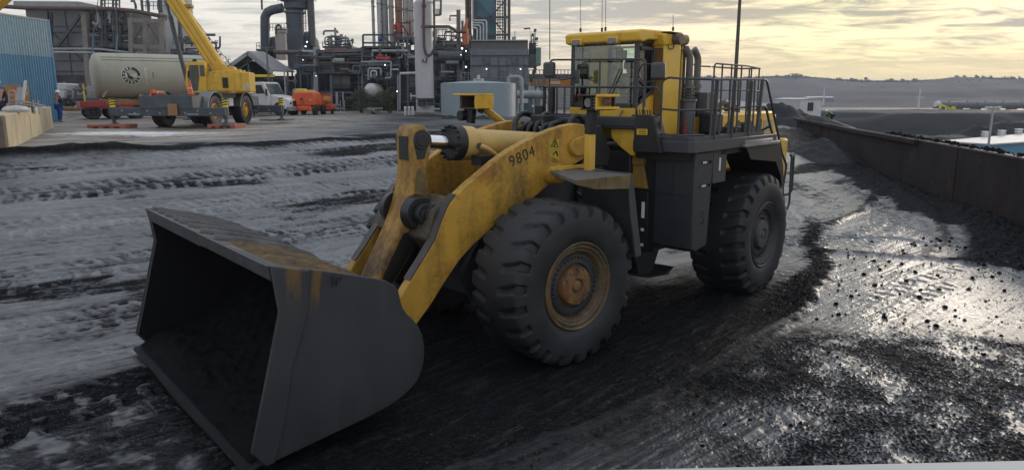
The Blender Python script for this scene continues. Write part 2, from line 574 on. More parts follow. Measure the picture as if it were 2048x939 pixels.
    for pts, wd, sg in (([(9.5, 21.6), (12.0, 24.6), (13.7, 27.3), (15.2, 29.5)], 0.20, 1), ([(7.6, 18.2), (9.0, 17.9), (10.4, 17.3), (12.2, 15.4), (14, 13)], 0.24, 1),
                        ([(10.3, 17.3), (12.35, 20.3), (14.1, 23.8), (15.4, 28.7)], 0.16, 1), ([(8.8, 20.2), (10.6, 19.6), (11.4, 18.6)], 0.08, -1)):
        dd, _l = pline(x + 0.25 * warp, y + 0.25 * warp, pts)
        ends = ss(0, 0.6, _l) * ss(0, 0.6, sum(math.dist(p, p2) for p, p2 in zip(pts, pts[1:])) - _l)
        k = np.exp(-(dd / wd) ** 2) * ends
        mud -= sg * k * (0.45 + 0.5 * F1)
        h += k * 0.06
    # churned dark patch in front of the bucket, pale crusts between the tread prints
    zone = ss(0.25, -0.7, (y - 9.1) - 1.09 * (x + 6.8) + 0.7 * warp) * ss(-1.5, -3.0, x + .3 * (y - 8)) * ss(13, 11, y)
    pr_ = fbm(x * 2.4 + .5 * warp, y * 2.4, 3, 101, 0.6)
    crust = ss(0.86, 0.98, 1 - np.abs(pr_)) * ss(-.1, .3, F1 + warp)
    mud = mud * (1 - zone * 0.80 * ss(-0.40, 0.10, pr_ + 0.15)) + zone * (0.20 * crust)
    h += zone * (0.02 * pr_ + 0.01 * crust)
    # tyre tracks
    for pts, hw, pit, dep, dm in TRACKS:
        dd, l = pline(x, y, pts)
        tot = sum(math.dist(p, p2) for p, p2 in zip(pts, pts[1:]))
        m = ss(hw + 0.06, hw - 0.06, np.abs(dd)) * ss(-1, 1, l) * ss(tot + 1, tot - 2, l) * ss(-0.25, 0.20, warp + 0.30 + S * 0.7 + 0.3 * F1)
        m = m * (1 - 0.8 * lane)
        ph = l / pit + np.sign(dd) * 0.25 + np.abs(dd) * 0.7
        lug = ss(0.10, 0.75, np.sin(2 * np.pi * ph + 0.7 * warp) + 1.1 * F1 + 0.5 * F2) * ss(0.05, 0.14, np.abs(dd))
        h += m * 0.6 * (dep * lug - dep * 0.5)
        mud += m * (dm * 0.6 + (0.24 if dm > 0 else 0.36) * (lug - 0.5))
        wet += m * 0.15 * (1 - lug)
    # plateau: dry dirt by the block wall, dark packed coal elsewhere, a windrow along its edge
    plat = ss(25.5, 27.5, q + 1.2 * warp)
    tan_ = plat * ss(-5, -9.5, x + 0.05 * y + 2.5 * Bq) * ss(62, 56, y) + ss(57, 66, y) * ss(8, 4, x)
    tan_ = np.clip(tan_, 0, 1) * ss(14, 8, x - 0.12 * y)
    dark = plat * (1 - tan_)
    mud = mud * (1 - dark) + dark * (0.16 + 0.25 * np.maximum(0, S) + 0.2 * Bq)
    mud = mud * (1 - tan_) + tan_ * (0.45 + 0.55 * S + 0.3 * Bq)
    wind = np.exp(-((q - 25.3 - 0.5 * warp) / 0.45) ** 2) * ss(4, -2, x)
    h += 0.09 * wind * (1 + 0.6 * warp) + 0.16 * wind * ss(-11.2, -13.0, x)
    mud = mud * (1 - np.clip(wind * 1.6, 0, 1))
    tan_ *= 1 - ss(0.25, 0.6, wind)
    # pale spill in front of the crane
    sp = ss(1.0, 0.5, np.hypot((x + 15.6 + 0.25 * (y - 30)) / 4.2, (y - 30.6) / 1.9) + 0.55 * S + 0.3 * F1)
    # beyond the yard: stockpile floor, brown field, tracks
    far = np.clip(1 - yard + ss(75, 100, y) * ss(0.2, 0.42, x / np.maximum(y, 1)), 0, 1)
    field = ss(330, 380, y + 60 * Bq) * far
    mud = mud * (1 - far) + far * (0.12 + 0.1 * Bq)
    tan_ = np.maximum(tan_, field)
    mud = mud * (1 - field) + field * (0.45 + 0.4 * S)
    z = z + h * ss(160, 60, r)
    return z, np.clip(mud, 0, 1), np.clip(wet, 0, 1), np.clip(tan_, 0, 1), np.clip(sp, 0, 1)


def gz(x, y):
    return float(ground_fields(np.array([float(x)]), np.array([float(y)]))[0][0])


def on(px, Y):
    """ground point under photo column px at depth Y"""
    x = at(px, 200, Y).x
    for _ in range(3):
        z = gz(x, Y)
        d = Vector((0, math.cos(TH), -math.sin(TH)))
        x = (px - 1024) / FPX * (Y * math.cos(TH) - (z - H) * math.sin(TH))
    return Vector((x, Y, z))


def onp(px, py):
    """ground point seen at a photo pixel"""
    d = ray(px, py)
    t = 3.0
    for _ in range(4000):
        p = Vector((0, 0, H)) + d * t
        if p.z < float(base_h(np.array([p.x]), np.array([p.y]))[0]): break
        t *= 1.004
    return Vector((p.x, p.y, gz(p.x, p.y)))


def make_ground():
    az = np.concatenate([np.linspace(-78, -43, 50, endpoint=False), np.linspace(-43, 43, 1150), np.linspace(43, 78, 51)[1:]])
    dep = np.concatenate([np.linspace(44, 30, 110, endpoint=False), np.linspace(30, 12, 480, endpoint=False), np.linspace(12, 2.4, 300)])
    rr = H / np.tan(np.radians(dep))
    rr = np.concatenate([rr, rr[-1] * np.exp(np.linspace(0, math.log(4200 / rr[-1]), 91)[1:])])
    A, RR = np.meshgrid(np.radians(az), rr)
    x, y = (RR * np.sin(A)).ravel(), (RR * np.cos(A)).ravel()
    z, mud, wet, tan_, sp = ground_fields(x, y)
    nr, nc = A.shape
    co = np.stack([x, y, z], 1).astype(np.float32)
    i = np.arange(nr * nc).reshape(nr, nc)
    f = np.stack([i[:-1, :-1].ravel(), i[:-1, 1:].ravel(), i[1:, 1:].ravel(), i[1:, :-1].ravel()], 1)[:, ::-1]
    me = bpy.data.meshes.new("ground")
    me.vertices.add(len(co)); me.vertices.foreach_set("co", co.ravel())
    me.loops.add(f.size); me.loops.foreach_set("vertex_index", np.ascontiguousarray(f).ravel().astype(np.int32))
    me.polygons.add(len(f)); me.polygons.foreach_set("loop_start", np.arange(0, f.size, 4, dtype=np.int32))
    me.update(calc_edges=True)
    me.shade_smooth()
    at_ = me.attributes.new("soil", "FLOAT_COLOR", "POINT")
    at_.data.foreach_set("color", np.stack([mud, wet, tan_, sp], 1).astype(np.float32).ravel())
    m = bpy.data.materials.new("ground_soil")
    m.use_nodes = True
    t = m.node_tree
    b = t.nodes["Principled BSDF"]
    at2 = nd(t, "ShaderNodeAttribute", attribute_name="soil")
    s = nd(t, "ShaderNodeSeparateColor", {0: at2.outputs["Color"]})
    spill = at2.outputs["Alpha"]
    co_ = nd(t, "ShaderNodeTexCoord").outputs["Object"]
    nf = noise(t, co_, 9.0, 6, 0.7)
    ng = noise(t, co_, 55.0, 4, 0.65)
    mudf = mth(t, "ADD", s.outputs[0], mth(t, "MULTIPLY", mth(t, "ADD", mth(t, "MULTIPLY", nf, 0.6), mth(t, "MULTIPLY", ng, 0.4)), 0.36))
    st_ = noise(t, nd(t, "ShaderNodeMapping", {"Vector": co_, "Rotation": (0, 0, R(-41)), "Scale": (5.0, 38.0, 5.0)}).outputs[0], 1.0, 5, 0.65)
    mudf = mth(t, "ADD", mudf, mth(t, "MULTIPLY", mth(t, "SUBTRACT", st_, 0.5), 0.30))
    vor = nd(t, "ShaderNodeTexVoronoi", {"Vector": co_, "Scale": 24.0}).outputs["Distance"]
    spk = mth(t, "MULTIPLY", ramp(t, vor, [(0.16, 1.0), (0.26, 0.0)]), ramp(t, noise(t, co_, 1.6, 4, 0.6), [(0.48, 0.0), (0.60, 1.0)]))
    mudf = mth(t, "SUBTRACT", mudf, mth(t, "MULTIPLY", spk, 0.32))
    mudf = mth(t, "SUBTRACT", mudf, 0.18, clamp=True)
    c = ramp(t, mudf, [(0.0, (0.0055, 0.0058, 0.0065)), (0.25, (0.019, 0.0203, 0.0225)), (0.6, (0.064, 0.066, 0.069)), (1.0, (0.15, 0.153, 0.156))])
    ct = ramp(t, mudf, [(0.0, (0.055, 0.045, 0.036)), (0.5, (0.19, 0.155, 0.12)), (1.0, (0.36, 0.32, 0.27))])
    c = mixc(t, s.outputs[2], c, ct)
    c = mixc(t, spill, c, (0.62, 0.62, 0.60))
    t.links.new(c, b.inputs["Base Color"])
    rg = mth(t, "SUBTRACT", 0.56, mth(t, "MULTIPLY", s.outputs[1], 0.32))
    rg = mth(t, "ADD", rg, mth(t, "MULTIPLY", s.outputs[2], 0.25))
    rg = mth(t, "ADD", rg, mth(t, "MULTIPLY", mth(t, "SUBTRACT", nf, 0.5), 0.35), clamp=True)
    rk = ramp(t, mudf, [(0.03, 1.0), (0.35, 0.0)])
    rg = mth(t, "ADD", mth(t, "MULTIPLY", rg, mth(t, "SUBTRACT", 1.0, rk)), mth(t, "MULTIPLY", rk, 0.80), clamp=True)
    v2 = nd(t, "ShaderNodeTexVoronoi", {"Vector": co_, "Scale": 31.0}).outputs
    glint = mth(t, "MULTIPLY", ramp(t, v2["Distance"], [(0.20, 1.0), (0.32, 0.0)]), ramp(t, nd(t, "ShaderNodeSeparateColor", {0: v2["Color"]}).outputs[0], [(0.55, 0.0), (0.75, 1.0)]))
    glint = mth(t, "MULTIPLY", glint, rk)
    rg = mth(t, "SUBTRACT", rg, mth(t, "MULTIPLY", glint, 0.45), clamp=True)
    t.links.new(rg, b.inputs["Roughness"])
    t.links.new(mth(t, "ADD", ramp(t, mudf, [(0.02, 0.05), (0.3, 0.55), (0.6, 0.9)]), mth(t, "MULTIPLY", glint, 0.6)), b.inputs["Specular IOR Level"])
    hb = mth(t, "ADD", mth(t, "ADD", mth(t, "MULTIPLY", nf, 0.6), mth(t, "MULTIPLY", ng, 0.4)), mth(t, "ADD", mth(t, "MULTIPLY", spk, 0.25), mth(t, "MULTIPLY", st_, 0.25)))
    bp_ = nd(t, "ShaderNodeBump", {"Height": hb, "Strength": 0.5, "Distance": 0.018})
    t.links.new(bp_.outputs[0], b.inputs["Normal"])
    me.materials.append(m)
    o = bpy.data.objects.new("ground", me)
    COL.objects.link(o)
    o["kind"] = "structure"
    return o


make_ground()
# ------------------------------------------------------------------ wheel loader
WB = 5.45
Af, Ff, Lf = Vector((-0.4142, 12.0715, 0)), Vector((-0.771107, -0.636706, 0)), Vector((0.636706, -0.771107, 0))
Ar, Fr, Lr = Vector((3.4769, 15.8613, 0)), Vector((-0.656843, -0.754027, 0)), Vector((0.754027, -0.656843, 0))
J = Af - Ff * WB / 2
loader = empty("wheel_loader", J)
tag(loader, "huge dirty yellow wheel loader with empty black bucket lowered, stencilled 9804", "wheel loader")
UP = Vector((0, 0, 1))
FM, RM = axes(Af - J, Ff, Lf, UP), axes(Ar - J, Fr, Lr, UP)


def fp(name, mb, mat, bevel=0.0, parent=None, **k):       # a part in the front frame's axes (x forward, y left, z up)
    return mb.build(name, mat, parent or loader, FM if parent is None else None, bevel, **k)


def rp(name, mb, mat, bevel=0.0, parent=None, **k):       # a part in the rear frame's axes
    return mb.build(name, mat, parent or loader, RM if parent is None else None, bevel, **k)


# ---- wheels
ZC, TR = 1.165, 1.235


def tyre_mesh():
    prof = [(.655, .50), (.70, .54), (.80, .572), (.92, .58), (1.00, .576), (1.045, .568), (1.06, .565), (1.10, .558), (1.135, .548), (1.165, .535), (1.195, .517), (1.217, .49), (1.226, .455), (1.230, .41), (1.232, .36), (1.234, .30), (1.235, .25), (1.236, .20), (1.237, .165), (1.237, .14), (1.237, .10), (1.237, .05)]
    prof = prof + [(r, -y) for r, y in prof[::-1]]
    N, per = 23, 20
    n = N * per
    vs, fs = [], []
    for r, y in prof:
        s = 1 if y > 0 else -1
        for k in range(n):
            f = k / per
            rad = r
            a = 2 * math.pi * k / n
            g = 0.0
            if r > 1.05:
                ph = (f + 0.5 * (s > 0) + 0.42 * max(0, 1 - abs(y) / 0.5)) % 1.0
                d = abs(ph - 0.5)
                w0 = 0.17 if r < 1.225 else 0.125
                g = 1.0 if d < w0 else max(0.0, 1 - (d - w0) / 0.05)
                if abs(y) < 0.155: g = 0.0
                elif abs(y) < 0.19: g *= 0.7
                g *= min(1, (r - 1.05) / 0.05)
                rad -= 0.052 * g
                if g < .5 and 1.19 < r < 1.232: rad -= 0.010 * min(1, abs(d - .5) * 0 + max(0, .24 - d) / .06)
            yy = y
            if r > 1.05 and g > 0: yy -= s * 0.045 * g * min(1, max(0, (abs(y) - .40) / .10))
            vs.append((rad * math.cos(a), yy, rad * math.sin(a)))
    for i in range(len(prof) - 1):
        for k in range(n):
            fs.append((i * n + k, (i + 1) * n + k, (i + 1) * n + (k + 1) % n, i * n + (k + 1) % n))
    m = MB()
    m.add(vs, fs)
    return m


def ydisc(prof, n=48):                                     # lathe around local y; prof = (radius, y)
    m = MB()
    m.lathe(prof, n, Matrix(((1, 0, 0, 0), (0, 0, 1, 0), (0, -1, 0, 0), (0, 0, 0, 1))))
    return m


def make_wheel(rim_mat, hub_mat, ring_mat):
    rim = ydisc([(.66, .44), (.675, .50), (.672, .54), (.655, .553), (.64, .545), (.625, .515), (.605, .525), (.59, .525), (.575, .50), (.555, .49), (.54, .495), (.525, .485), (.51, .45), (.50, .415), (.485, .40), (.40, .395), (.28, .39), (.0, .39)], 72)
    w_ = rim.build("wheel", rim_mat, loader)
    ty = tyre_mesh().build("tyre", RUBBER, w_, ang=50)
    rg = ydisc([(.475, .402), (.467, .43), (.40, .437), (.345, .437), (.335, .41), (.33, .40)], 60)
    for k in range(36):
        a = 2 * math.pi * k / 36
        rg.cyl((.43 * math.cos(a), .43, .43 * math.sin(a)), (.43 * math.cos(a), .462, .43 * math.sin(a)), .017, n=6)
    rg.build("bolt_ring", ring_mat, w_)
    hb = ydisc([(.30, .39), (.298, .475), (.28, .50), (.24, .51), (.17, .515), (.12, .51), (.115, .48), (.10, .47), (.085, .49), (.06, .515), (.0, .52)], 48)
    for k in range(12):
        a = 2 * math.pi * k / 12 + .1
        hb.cyl((.255 * math.cos(a), .50, .255 * math.sin(a)), (.255 * math.cos(a), .522, .275 * math.sin(a)), .016, n=6)
    hb.build("hub", hub_mat, w_)
    return w_


def place_wheel(w_, base, y, spin):
    m = base @ Matrix.Translation((0, y, ZC)) @ Matrix.Rotation(spin, 4, "Y")
    if y < 0: m = m @ Matrix.Rotation(math.pi, 4, "Z")
    w_.matrix_local = m


def wheel_copy(src):
    c = src.copy(); COL.objects.link(c); c.parent = loader
    for ch in [q for q in bpy.data.objects if q.parent == src]:
        d = ch.copy(); COL.objects.link(d); d.parent = c
    return c


wf = make_wheel(RIMM, HUBO, RIMK)
wr = make_wheel(RIMK, pm("hub_grey", (0.06, 0.058, 0.055), 0.6, var=0.3), RIMK)
wf2, wr2 = wheel_copy(wf), wheel_copy(wr)
wf["label"] = "front wheel with dirty yellow rim and orange hub"
wr["label"] = "rear wheel with blackened rim and grey hub"
place_wheel(wf, FM, 1.675, 0.15); place_wheel(wf2, FM, -1.675, 0.4)
place_wheel(wr, RM, 1.675, 0.05); place_wheel(wr2, RM, -1.675, 0.3)

# ---- axles and frames
m = MB(); m.cyl((0, -1.5, ZC), (0, 1.5, ZC), .24, n=20); m.cyl((0, -.4, ZC), (0, .4, ZC), .48, n=24)
fp("front_axle", m, BLACK, .01)
m = MB(); m.cyl((0, -1.5, ZC), (0, 1.5, ZC), .24, n=20); m.cyl((0, -.4, ZC), (0, .4, ZC), .48, n=24)
rp("rear_axle", m, BLACK, .01)
m = MB()
for s in (-1, 1):
    m.prism([(-2.5, .75), (.75, .7), (.95, 1.2), (.6, 1.7), (-.2, 2.0), (-.75, 3.0), (-1.0, 3.22), (-1.35, 3.25), (-1.65, 3.0), (-1.75, 2.2), (-2.4, 1.7)], s * .46, s * .56)
m.box(-2.5, .7, -.46, .46, .75, .95); m.box(-2.3, -1.5, -.46, .46, 1.7, 1.9); m.box(.5, .7, -.46, .46, .95, 1.7); m.box(-1.5, -.9, -.46, .46, 2.4, 2.7)
fp("front_frame", m, DGREY, .015)
m = MB()
for s in (-1, 1):
    m.prism([(-1.68, 3.2), (-1.78, 3.28), (-1.95, 3.26), (-2.0, 3.1), (-2.12, 2.4), (-2.55, 1.55), (-2.2, 1.5), (-1.5, 1.9), (-1.5, 2.9)], s * .62, s * .70)
    m.cyl((-1.86, s * .60, 3.05), (-1.86, s * .735, 3.05), .085, n=16)
fp("frame_gusset", m, pm("slate_plate", (0.035, 0.04, 0.048), 0.5, var=0.15), .012)
m = MB(); m.cyl((-2.725, 0, .7), (-2.725, 0, 2.1), .17, n=20); m.box(-2.95, -2.4, -.35, .35, .72, .86); m.box(-2.95, -2.4, -.35, .35, 1.75, 1.9)
fp("articulation_joint", m, BLACK, .01)
m = MB(); m.box(-3.6, 2.3, -.62, .62, .85, 1.75); m.box(1.2, 2.5, -.5, .5, 1.75, 3.0); m.box(2.1, 3.1, -.95, .9, 1.0, 2.95); m.box(-.2, 2.2, -1.05, 1.05, 1.7, 2.95)
m.prism([(2.2, .95), (3.15, .72), (3.55, .78), (3.3, 1.0), (2.9, 1.2)], -.7, .7)
rp("rear_frame", m, BLACK, .02)
m = MB(); m.prism([(2.0, 1.05), (2.9, 1.0), (2.75, .62), (2.3, .55)], .25, .95); m.prism([(2.3, .62), (2.95, .66), (2.2, .58), (1.95, .70)], .2, 1.25)
rp("belly_guard", m, BLACK, .01)

# ---- lift arms
ARM = [(-1.62, 3.30), (-1.55, 3.38), (-1.38, 3.46), (-1.18, 3.49), (-.95, 3.47), (-.65, 3.41), (-.37, 3.335), (0, 3.21), (.25, 3.115), (.55, 2.96), (.83, 2.79), (1.08, 2.64), (1.28, 2.50), (1.40, 2.38), (1.50, 2.22),
       (1.66, 1.88), (1.88, 1.60), (2.10, 1.34), (2.36, 1.02), (2.62, .86), (2.82, .74), (2.90, .58), (2.84, .42), (2.68, .34), (2.45, .38), (2.06, .62), (1.77, .90), (1.50, 1.22), (1.22, 1.52), (.95, 1.72), (.65, 1.90), (.40, 2.06), (-.05, 2.24), (-.32, 2.36), (-.6, 2.52), (-.85, 2.66), (-1.1, 2.79), (-1.36, 2.88), (-1.5, 3.0), (-1.56, 3.15)]
arms = []
for s in (1, -1):
    m = MB(); m.prism(ARM, s * .74, s * .90)
    a_ = fp("lift_arm", m, YEL_ARM, .018)
    arms.append(a_)
    m = MB(); m.prism([(-1.50, 2.96), (-1.12, 2.95), (-1.02, 3.03), (-1.0, 3.14), (-1.06, 3.23), (-1.25, 3.28), (-1.5, 3.27)], s * .90, s * .985)
    m.build("pivot_boss", YEL_ARM, a_, None, .02)
    m = MB(); m.cyl((-.62, s * .86, 2.70), (-.62, s * 1.14, 2.70), .19, .15, n=24); m.cyl((-.62, s * 1.14, 2.70), (-.62, s * 1.17, 2.70), .09, n=16)
    m.build("lift_pin", YEL_ARM, a_, None, .012)
    # thick edge band worn to bare steel along the front of the arm
    m = MB(); pts = [(1.285, 2.515), (1.41, 2.39), (1.515, 2.22), (1.672, 1.885), (1.89, 1.607), (2.11, 1.347)]
    for p, q in zip(pts, pts[1:]): m.bar((p[0], s * .82, p[1]), (q[0], s * .82, q[1]), .162, .018)
    m.build("worn_edge", pm("worn_dark", (0.035, 0.032, 0.03), 0.5, var=0.4, rust=0.35, dscale=4), a_, None)
for s in (-1, 1):
    m = MB(); m.prism([(-1.62, 2.75), (-1.2, 2.72), (-1.42, 2.95), (-1.38, 3.1), (-1.45, 3.25), (-1.36, 3.47), (-1.75, 3.44), (-2.0, 3.0), (-1.95, 2.74)], s * .73, s * .93)
    fp("pivot_guard", m, HOSE, .02)
m = MB(); m.prism([(.98, 1.78), (1.5, 1.62), (1.72, 1.86), (1.56, 2.28), (1.3, 2.46), (1.02, 2.4)], -.74, .74)
fp("arm_crossmember", m, pm("greasy_brown", (0.10, 0.065, 0.03), 0.55, var=0.3, dirt=0.75, stretch=(1, 1, 1)), .03)
m = MB()
for s in (-1, 1):
    m.cyl((1.42, s * .33, 2.17), (1.42, s * .62, 2.17), .20, n=24); m.cyl((1.42, s * .62, 2.17), (1.42, s * .66, 2.17), .12, n=16)
m.cyl((1.42, -.66, 2.17), (1.42, .66, 2.17), .10, n=16)
fp("crossmember_pin", m, HOSE, .012)
# mark, decals
MX = FM @ axes((.205, .906, 3.005), (-.86, 0, .30), (.30, 0, .86), (0, 1, 0))
num = text("9804", "fleet_number", pm("stencil_black", (0.02, 0.018, 0.014), 0.7), loader, FM @ axes((0.0, .906, 3.0), (-.905, 0, .30), (.30, 0, .905), (0, 1, 0)), .25, .001, 1.12)
YD = pm("decal_yellow", (0.72, 0.56, 0.02), 0.5, var=0.05, dirt=0.2)
YDD = pm("decal_worn", (0.56, 0.41, 0.035), 0.6, var=0.15, dirt=0.5, dscale=3)
m = MB(); m.prism([(-0.570, 3.260), (-0.570, 2.990), (-0.790, 2.900), (-0.790, 3.240)], .9025, .905)
fp("warning_decal", m, YDD)
m = MB(); tri = [(-0.610, 3.135), (-0.770, 3.120), (-0.695, 3.250)]
for p, q in zip(tri, tri[1:] + tri[:1]): m.bar((p[0], .908, p[1]), (q[0], .908, q[1]), .004, .012)
m.bar((-0.680, .908, 3.215), (-0.710, .908, 3.160), .004, .012); m.bar((-0.710, .908, 3.160), (-0.670, .908, 3.160), .004, .012); m.bar((-0.670, .908, 3.160), (-0.690, .908, 3.135), .004, .012)
m.bar((-0.650, .908, 3.000), (-0.730, .908, 3.050), .004, .02); m.bar((-0.730, .908, 3.050), (-0.760, .908, 2.970), .004, .03)
fp("warning_symbol", m, _M["stencil_black"])

# ---- bellcrank (single lever in the middle) with its tilt cylinder
BC = [(1.30, 3.41), (1.36, 3.49), (1.45, 3.52), (1.54, 3.48), (1.59, 3.38), (1.60, 3.2), (1.59, 2.9), (1.63, 2.6), (1.72, 2.33), (1.86, 2.0), (2.04, 1.68), (2.32, 1.2), (2.52, .9), (2.47, .7), (2.3, .7), (2.05, 1.05), (1.76, 1.42), (1.56, 1.7), (1.38, 1.95), (1.30, 2.2), (1.29, 2.45), (1.33, 2.65), (1.34, 2.87), (1.28, 3.06), (1.26, 3.24)]
bc = MB()
bc.prism(BC, -.25, .25)
bco = fp("bellcrank", bc, pm("bellcrank_yellow", (0.38, 0.20, 0.026), 0.55, var=0.18, dirt=0.74, dscale=1.5, rust=0.5, rcol=(0.2, 0.09, 0.012)), .045, seg=3)
m = MB()
for s in (-1, 1):
    m.cyl((1.58, s * .25, 2.2), (1.58, s * .42, 2.2), .28, .25, n=28); m.cyl((1.58, s * .44, 2.2), (1.58, s * .56, 2.2), .16, n=20); m.cyl((1.58, s * .56, 2.2), (1.58, s * .58, 2.2), .09, n=12)
m.build("pivot_hub", HOSE, bco, None, .015)
OLIVE = pm("pocket_olive", (0.13, 0.10, 0.03), 0.7, var=0.4, dirt=0.5, dscale=3, stretch=(1, 1, .4))
for s in (-1, 1):
    m = MB(); m.prism([(1.54, 2.80), (1.48, 2.87), (1.42, 2.80), (1.39, 2.52), (1.59, 2.52)], s * .252, s * .256); m.build("lower_pocket", OLIVE, bco, None)
    m = MB(); m.prism([(1.80, 1.9), (1.42, 1.95), (1.62, 1.68), (1.9, 1.32), (2.2, .95), (2.3, 1.05), (2.05, 1.5)], s * .252, s * .256); m.build("greased_face", HOSE, bco, None)
m = MB(); m.box(1.601, 1.606, -.14, .12, 2.98, 3.34); m.build("front_recess", HOSE, bco, None)
m = MB(); m.cyl((1.44, -.29, 3.29), (1.44, .29, 3.29), .10, n=24)
for s in (-1, 1):
    m.cyl((1.44, s * .25, 3.29), (1.44, s * .275, 3.29), .15, n=28)
m.build("top_pin", HOSE, bco, None, .01)
for s in (-1, 1):
    m = MB(); m.prism([(1.55, 3.40), (1.36, 3.40), (1.33, 3.2), (1.40, 3.0), (1.53, 3.0), (1.57, 3.2)], s * .252, s * .256); m.build("side_pocket", HOSE, bco, None)
d = (Vector((-1.45, 0, 3.05)) - Vector((1.45, 0, 3.26)))
cp = lambda k: Vector((1.45, 0, 3.26)) + d * k
tcy = MB(); tcy.cyl(cp(.375), cp(.90), .235, n=36); tcy.cyl(cp(.30), cp(.385), .275, n=36); tcy.cyl(cp(.90), cp(.93), .22, .15, n=36)
tco = fp("tilt_cylinder", tcy, pm("cylinder_tan", (0.50, 0.33, 0.10), 0.45, var=0.1, dirt=0.30, dscale=1.5), .015)
m = MB(); m.cyl(cp(.06), cp(.28), .105, n=28); m.build("piston_rod", CHROME, tco)
m = MB(); m.cyl(cp(.245), cp(.30), .285, n=36); m.cyl(cp(0.03), cp(.09), .15, n=20)
ax = d.normalized(); e1 = ax.cross(UP).normalized(); e2 = e1.cross(ax)
for k in range(16):
    a = 2 * math.pi * k / 16
    q = (e1 * math.cos(a) + e2 * math.sin(a)) * .262
    m.cyl(cp(.225) + q, cp(.27) + q, .024, n=8)
m.build("gland_flange", BLACK, tco, None, .006)
m = MB(); m.cyl(cp(.93), cp(1.0), .17, n=20); m.cyl(cp(1.0) + Vector((0, -.3, 0)), cp(1.0) + Vector((0, .3, 0)), .17, n=24)
m.build("base_eye", HOSE, tco, None, .01)
m = MB(); m.cyl(cp(.37) + Vector((0, .2, -.02)), cp(.37) + Vector((0, .31, -.03)), .05, n=12)
m.build("port_fitting", EDGE, tco)
hp = [cp(.37) + Vector((0, .31, -.03)), cp(.41) + Vector((0, .34, -.06)), cp(.47) + Vector((0, .33, -.16)), cp(.52) + Vector((0, .33, -.24))]
m = MB(); m.tube(fillet(hp, .12), .04, 10); m.build("feed_pipe", _M["cylinder_tan"], tco)
m = MB(); m.tube(fillet([hp[-1], cp(.60) + Vector((0, .34, -.33)), cp(.75) + Vector((0, .36, -.32)), cp(1.0) + Vector((0, .42, -.1))], .2), .045, 10)
for k in range(5):
    yy = -.45 + .17 * k
    m.tube(fillet([(-1.05 - .06 * k, yy, 3.12), (-1.15, yy, 3.42 + .03 * (k % 3)), (-1.55, yy * .9, 3.50 - .03 * (k % 2)), (-2.1, yy * .7, 3.30), (-2.5, yy * .5, 2.9)], .25), .045, 9)
m.tube(fillet([(-.9, -.35, 3.15), (-1.0, -.5, 3.5), (-1.3, -.62, 3.66), (-1.7, -.6, 3.5), (-2.2, -.3, 3.0)], .3), .05, 9)
m.tube(fillet([(-1.2, .1, 3.2), (-1.3, -.1, 3.6), (-1.6, -.25, 3.64), (-1.95, -.2, 3.3)], .2), .04, 9)
m.tube(fillet([(-1.3, .5, 3.2), (-1.5, .45, 3.58), (-1.8, .35, 3.6), (-2.2, .3, 3.2)], .2), .04, 9)
fp("hydraulic_hose", m, HOSE)
m = MB(); m.box(-1.55, -1.25, -.35, -.02, 3.4, 3.6); m.box(-1.9, -1.6, -.2, .2, 3.3, 3.5); m.box(-1.7, -1.5, .12, .42, 3.42, 3.56); m.cyl((-1.1, -.55, 3.3), (-1.5, -.55, 3.42), .07, n=10)
fp("valve_block", m, BLACK, .02)
m = MB()
m.tube(fillet([(.45, .38, 2.98), (-.3, .42, 2.86), (-1.1, .5, 2.75)], .2), .03, 8); m.tube(fillet([(.5, .45, 2.93), (-.3, .48, 2.8), (-1.1, .55, 2.7)], .2), .03, 8); m.box(.3, .55, .3, .55, 2.86, 3.02)
fp("grease_line", m, HOSE)
for s in (1, -1):
    m = MB(); m.cyl((-.75, s * .62, 1.55), (.25, s * .64, 1.78), .16, n=24); m.cyl((-.75, s * .55, 1.55), (-.75, s * .7, 1.55), .2, n=20)
    lc = fp("lift_cylinder", m, YEL_ARM, .01)
    m = MB(); m.cyl((.25, s * .64, 1.78), (.95, s * .66, 1.94), .085, n=20); m.build("piston_rod", CHROME, lc)

# ---- bucket
BW = 2.42
SHELL = [(5.10, .035), (4.87, .09), (4.2, .20), (3.68, .295), (3.25, .41), (3.03, .56), (2.93, .80), (2.95, 1.08), (3.04, 1.34), (3.20, 1.60), (3.43, 1.83), (3.78, 1.985), (4.2, 2.11), (4.69, 2.235)]
bk = MB()
n_ = len(SHELL)
cen = Vector((4.1, 0, 1.1))
outer, inner = [], []
for i, (x, z) in enumerate(SHELL):
    p0, p1 = SHELL[max(i - 1, 0)], SHELL[min(i + 1, n_ - 1)]
    t_ = Vector((p1[0] - p0[0], 0, p1[1] - p0[1])).normalized()
    nn = Vector((t_.z, 0, -t_.x))
    if nn.dot(Vector((x, 0, z)) - cen) > 0: nn = -nn
    outer.append((x, z)); inner.append((x + nn.x * .05, z + nn.z * .05))
bk.prism(outer + inner[::-1], -BW, BW)
bucket = fp("bucket", bk, BUCKM, .008)
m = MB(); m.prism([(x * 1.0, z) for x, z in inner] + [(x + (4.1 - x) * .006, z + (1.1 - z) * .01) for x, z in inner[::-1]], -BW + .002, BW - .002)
m.build("liner", BUCKIN, bucket)
CHEEK = [(4.87, .10), (3.68, .28), (3.38, .345), (3.22, .405), (3.08, .48), (2.98, .57), (2.92, .69), (2.885, .83), (2.88, .98), (2.905, 1.12), (2.965, 1.25), (3.05, 1.36), (3.14, 1.45), (3.18, 1.55), (3.215, 1.72), (3.26, 1.79), (3.36, 1.86), (3.5, 1.915), (3.78, 2.0), (4.2, 2.125), (4.70, 2.245), (4.64, 1.74), (4.83, 1.02), (5.03, .28)]
CHK = pm("bucket_cheek", (0.027, 0.029, 0.034), 0.55, metal=0.1, var=0.25, vscale=1.0, dirt=0.45, dcol=(0.044, 0.043, 0.045), dscale=2.2, stretch=(1.6, 1, .22), bump=0.12, bscale=12)
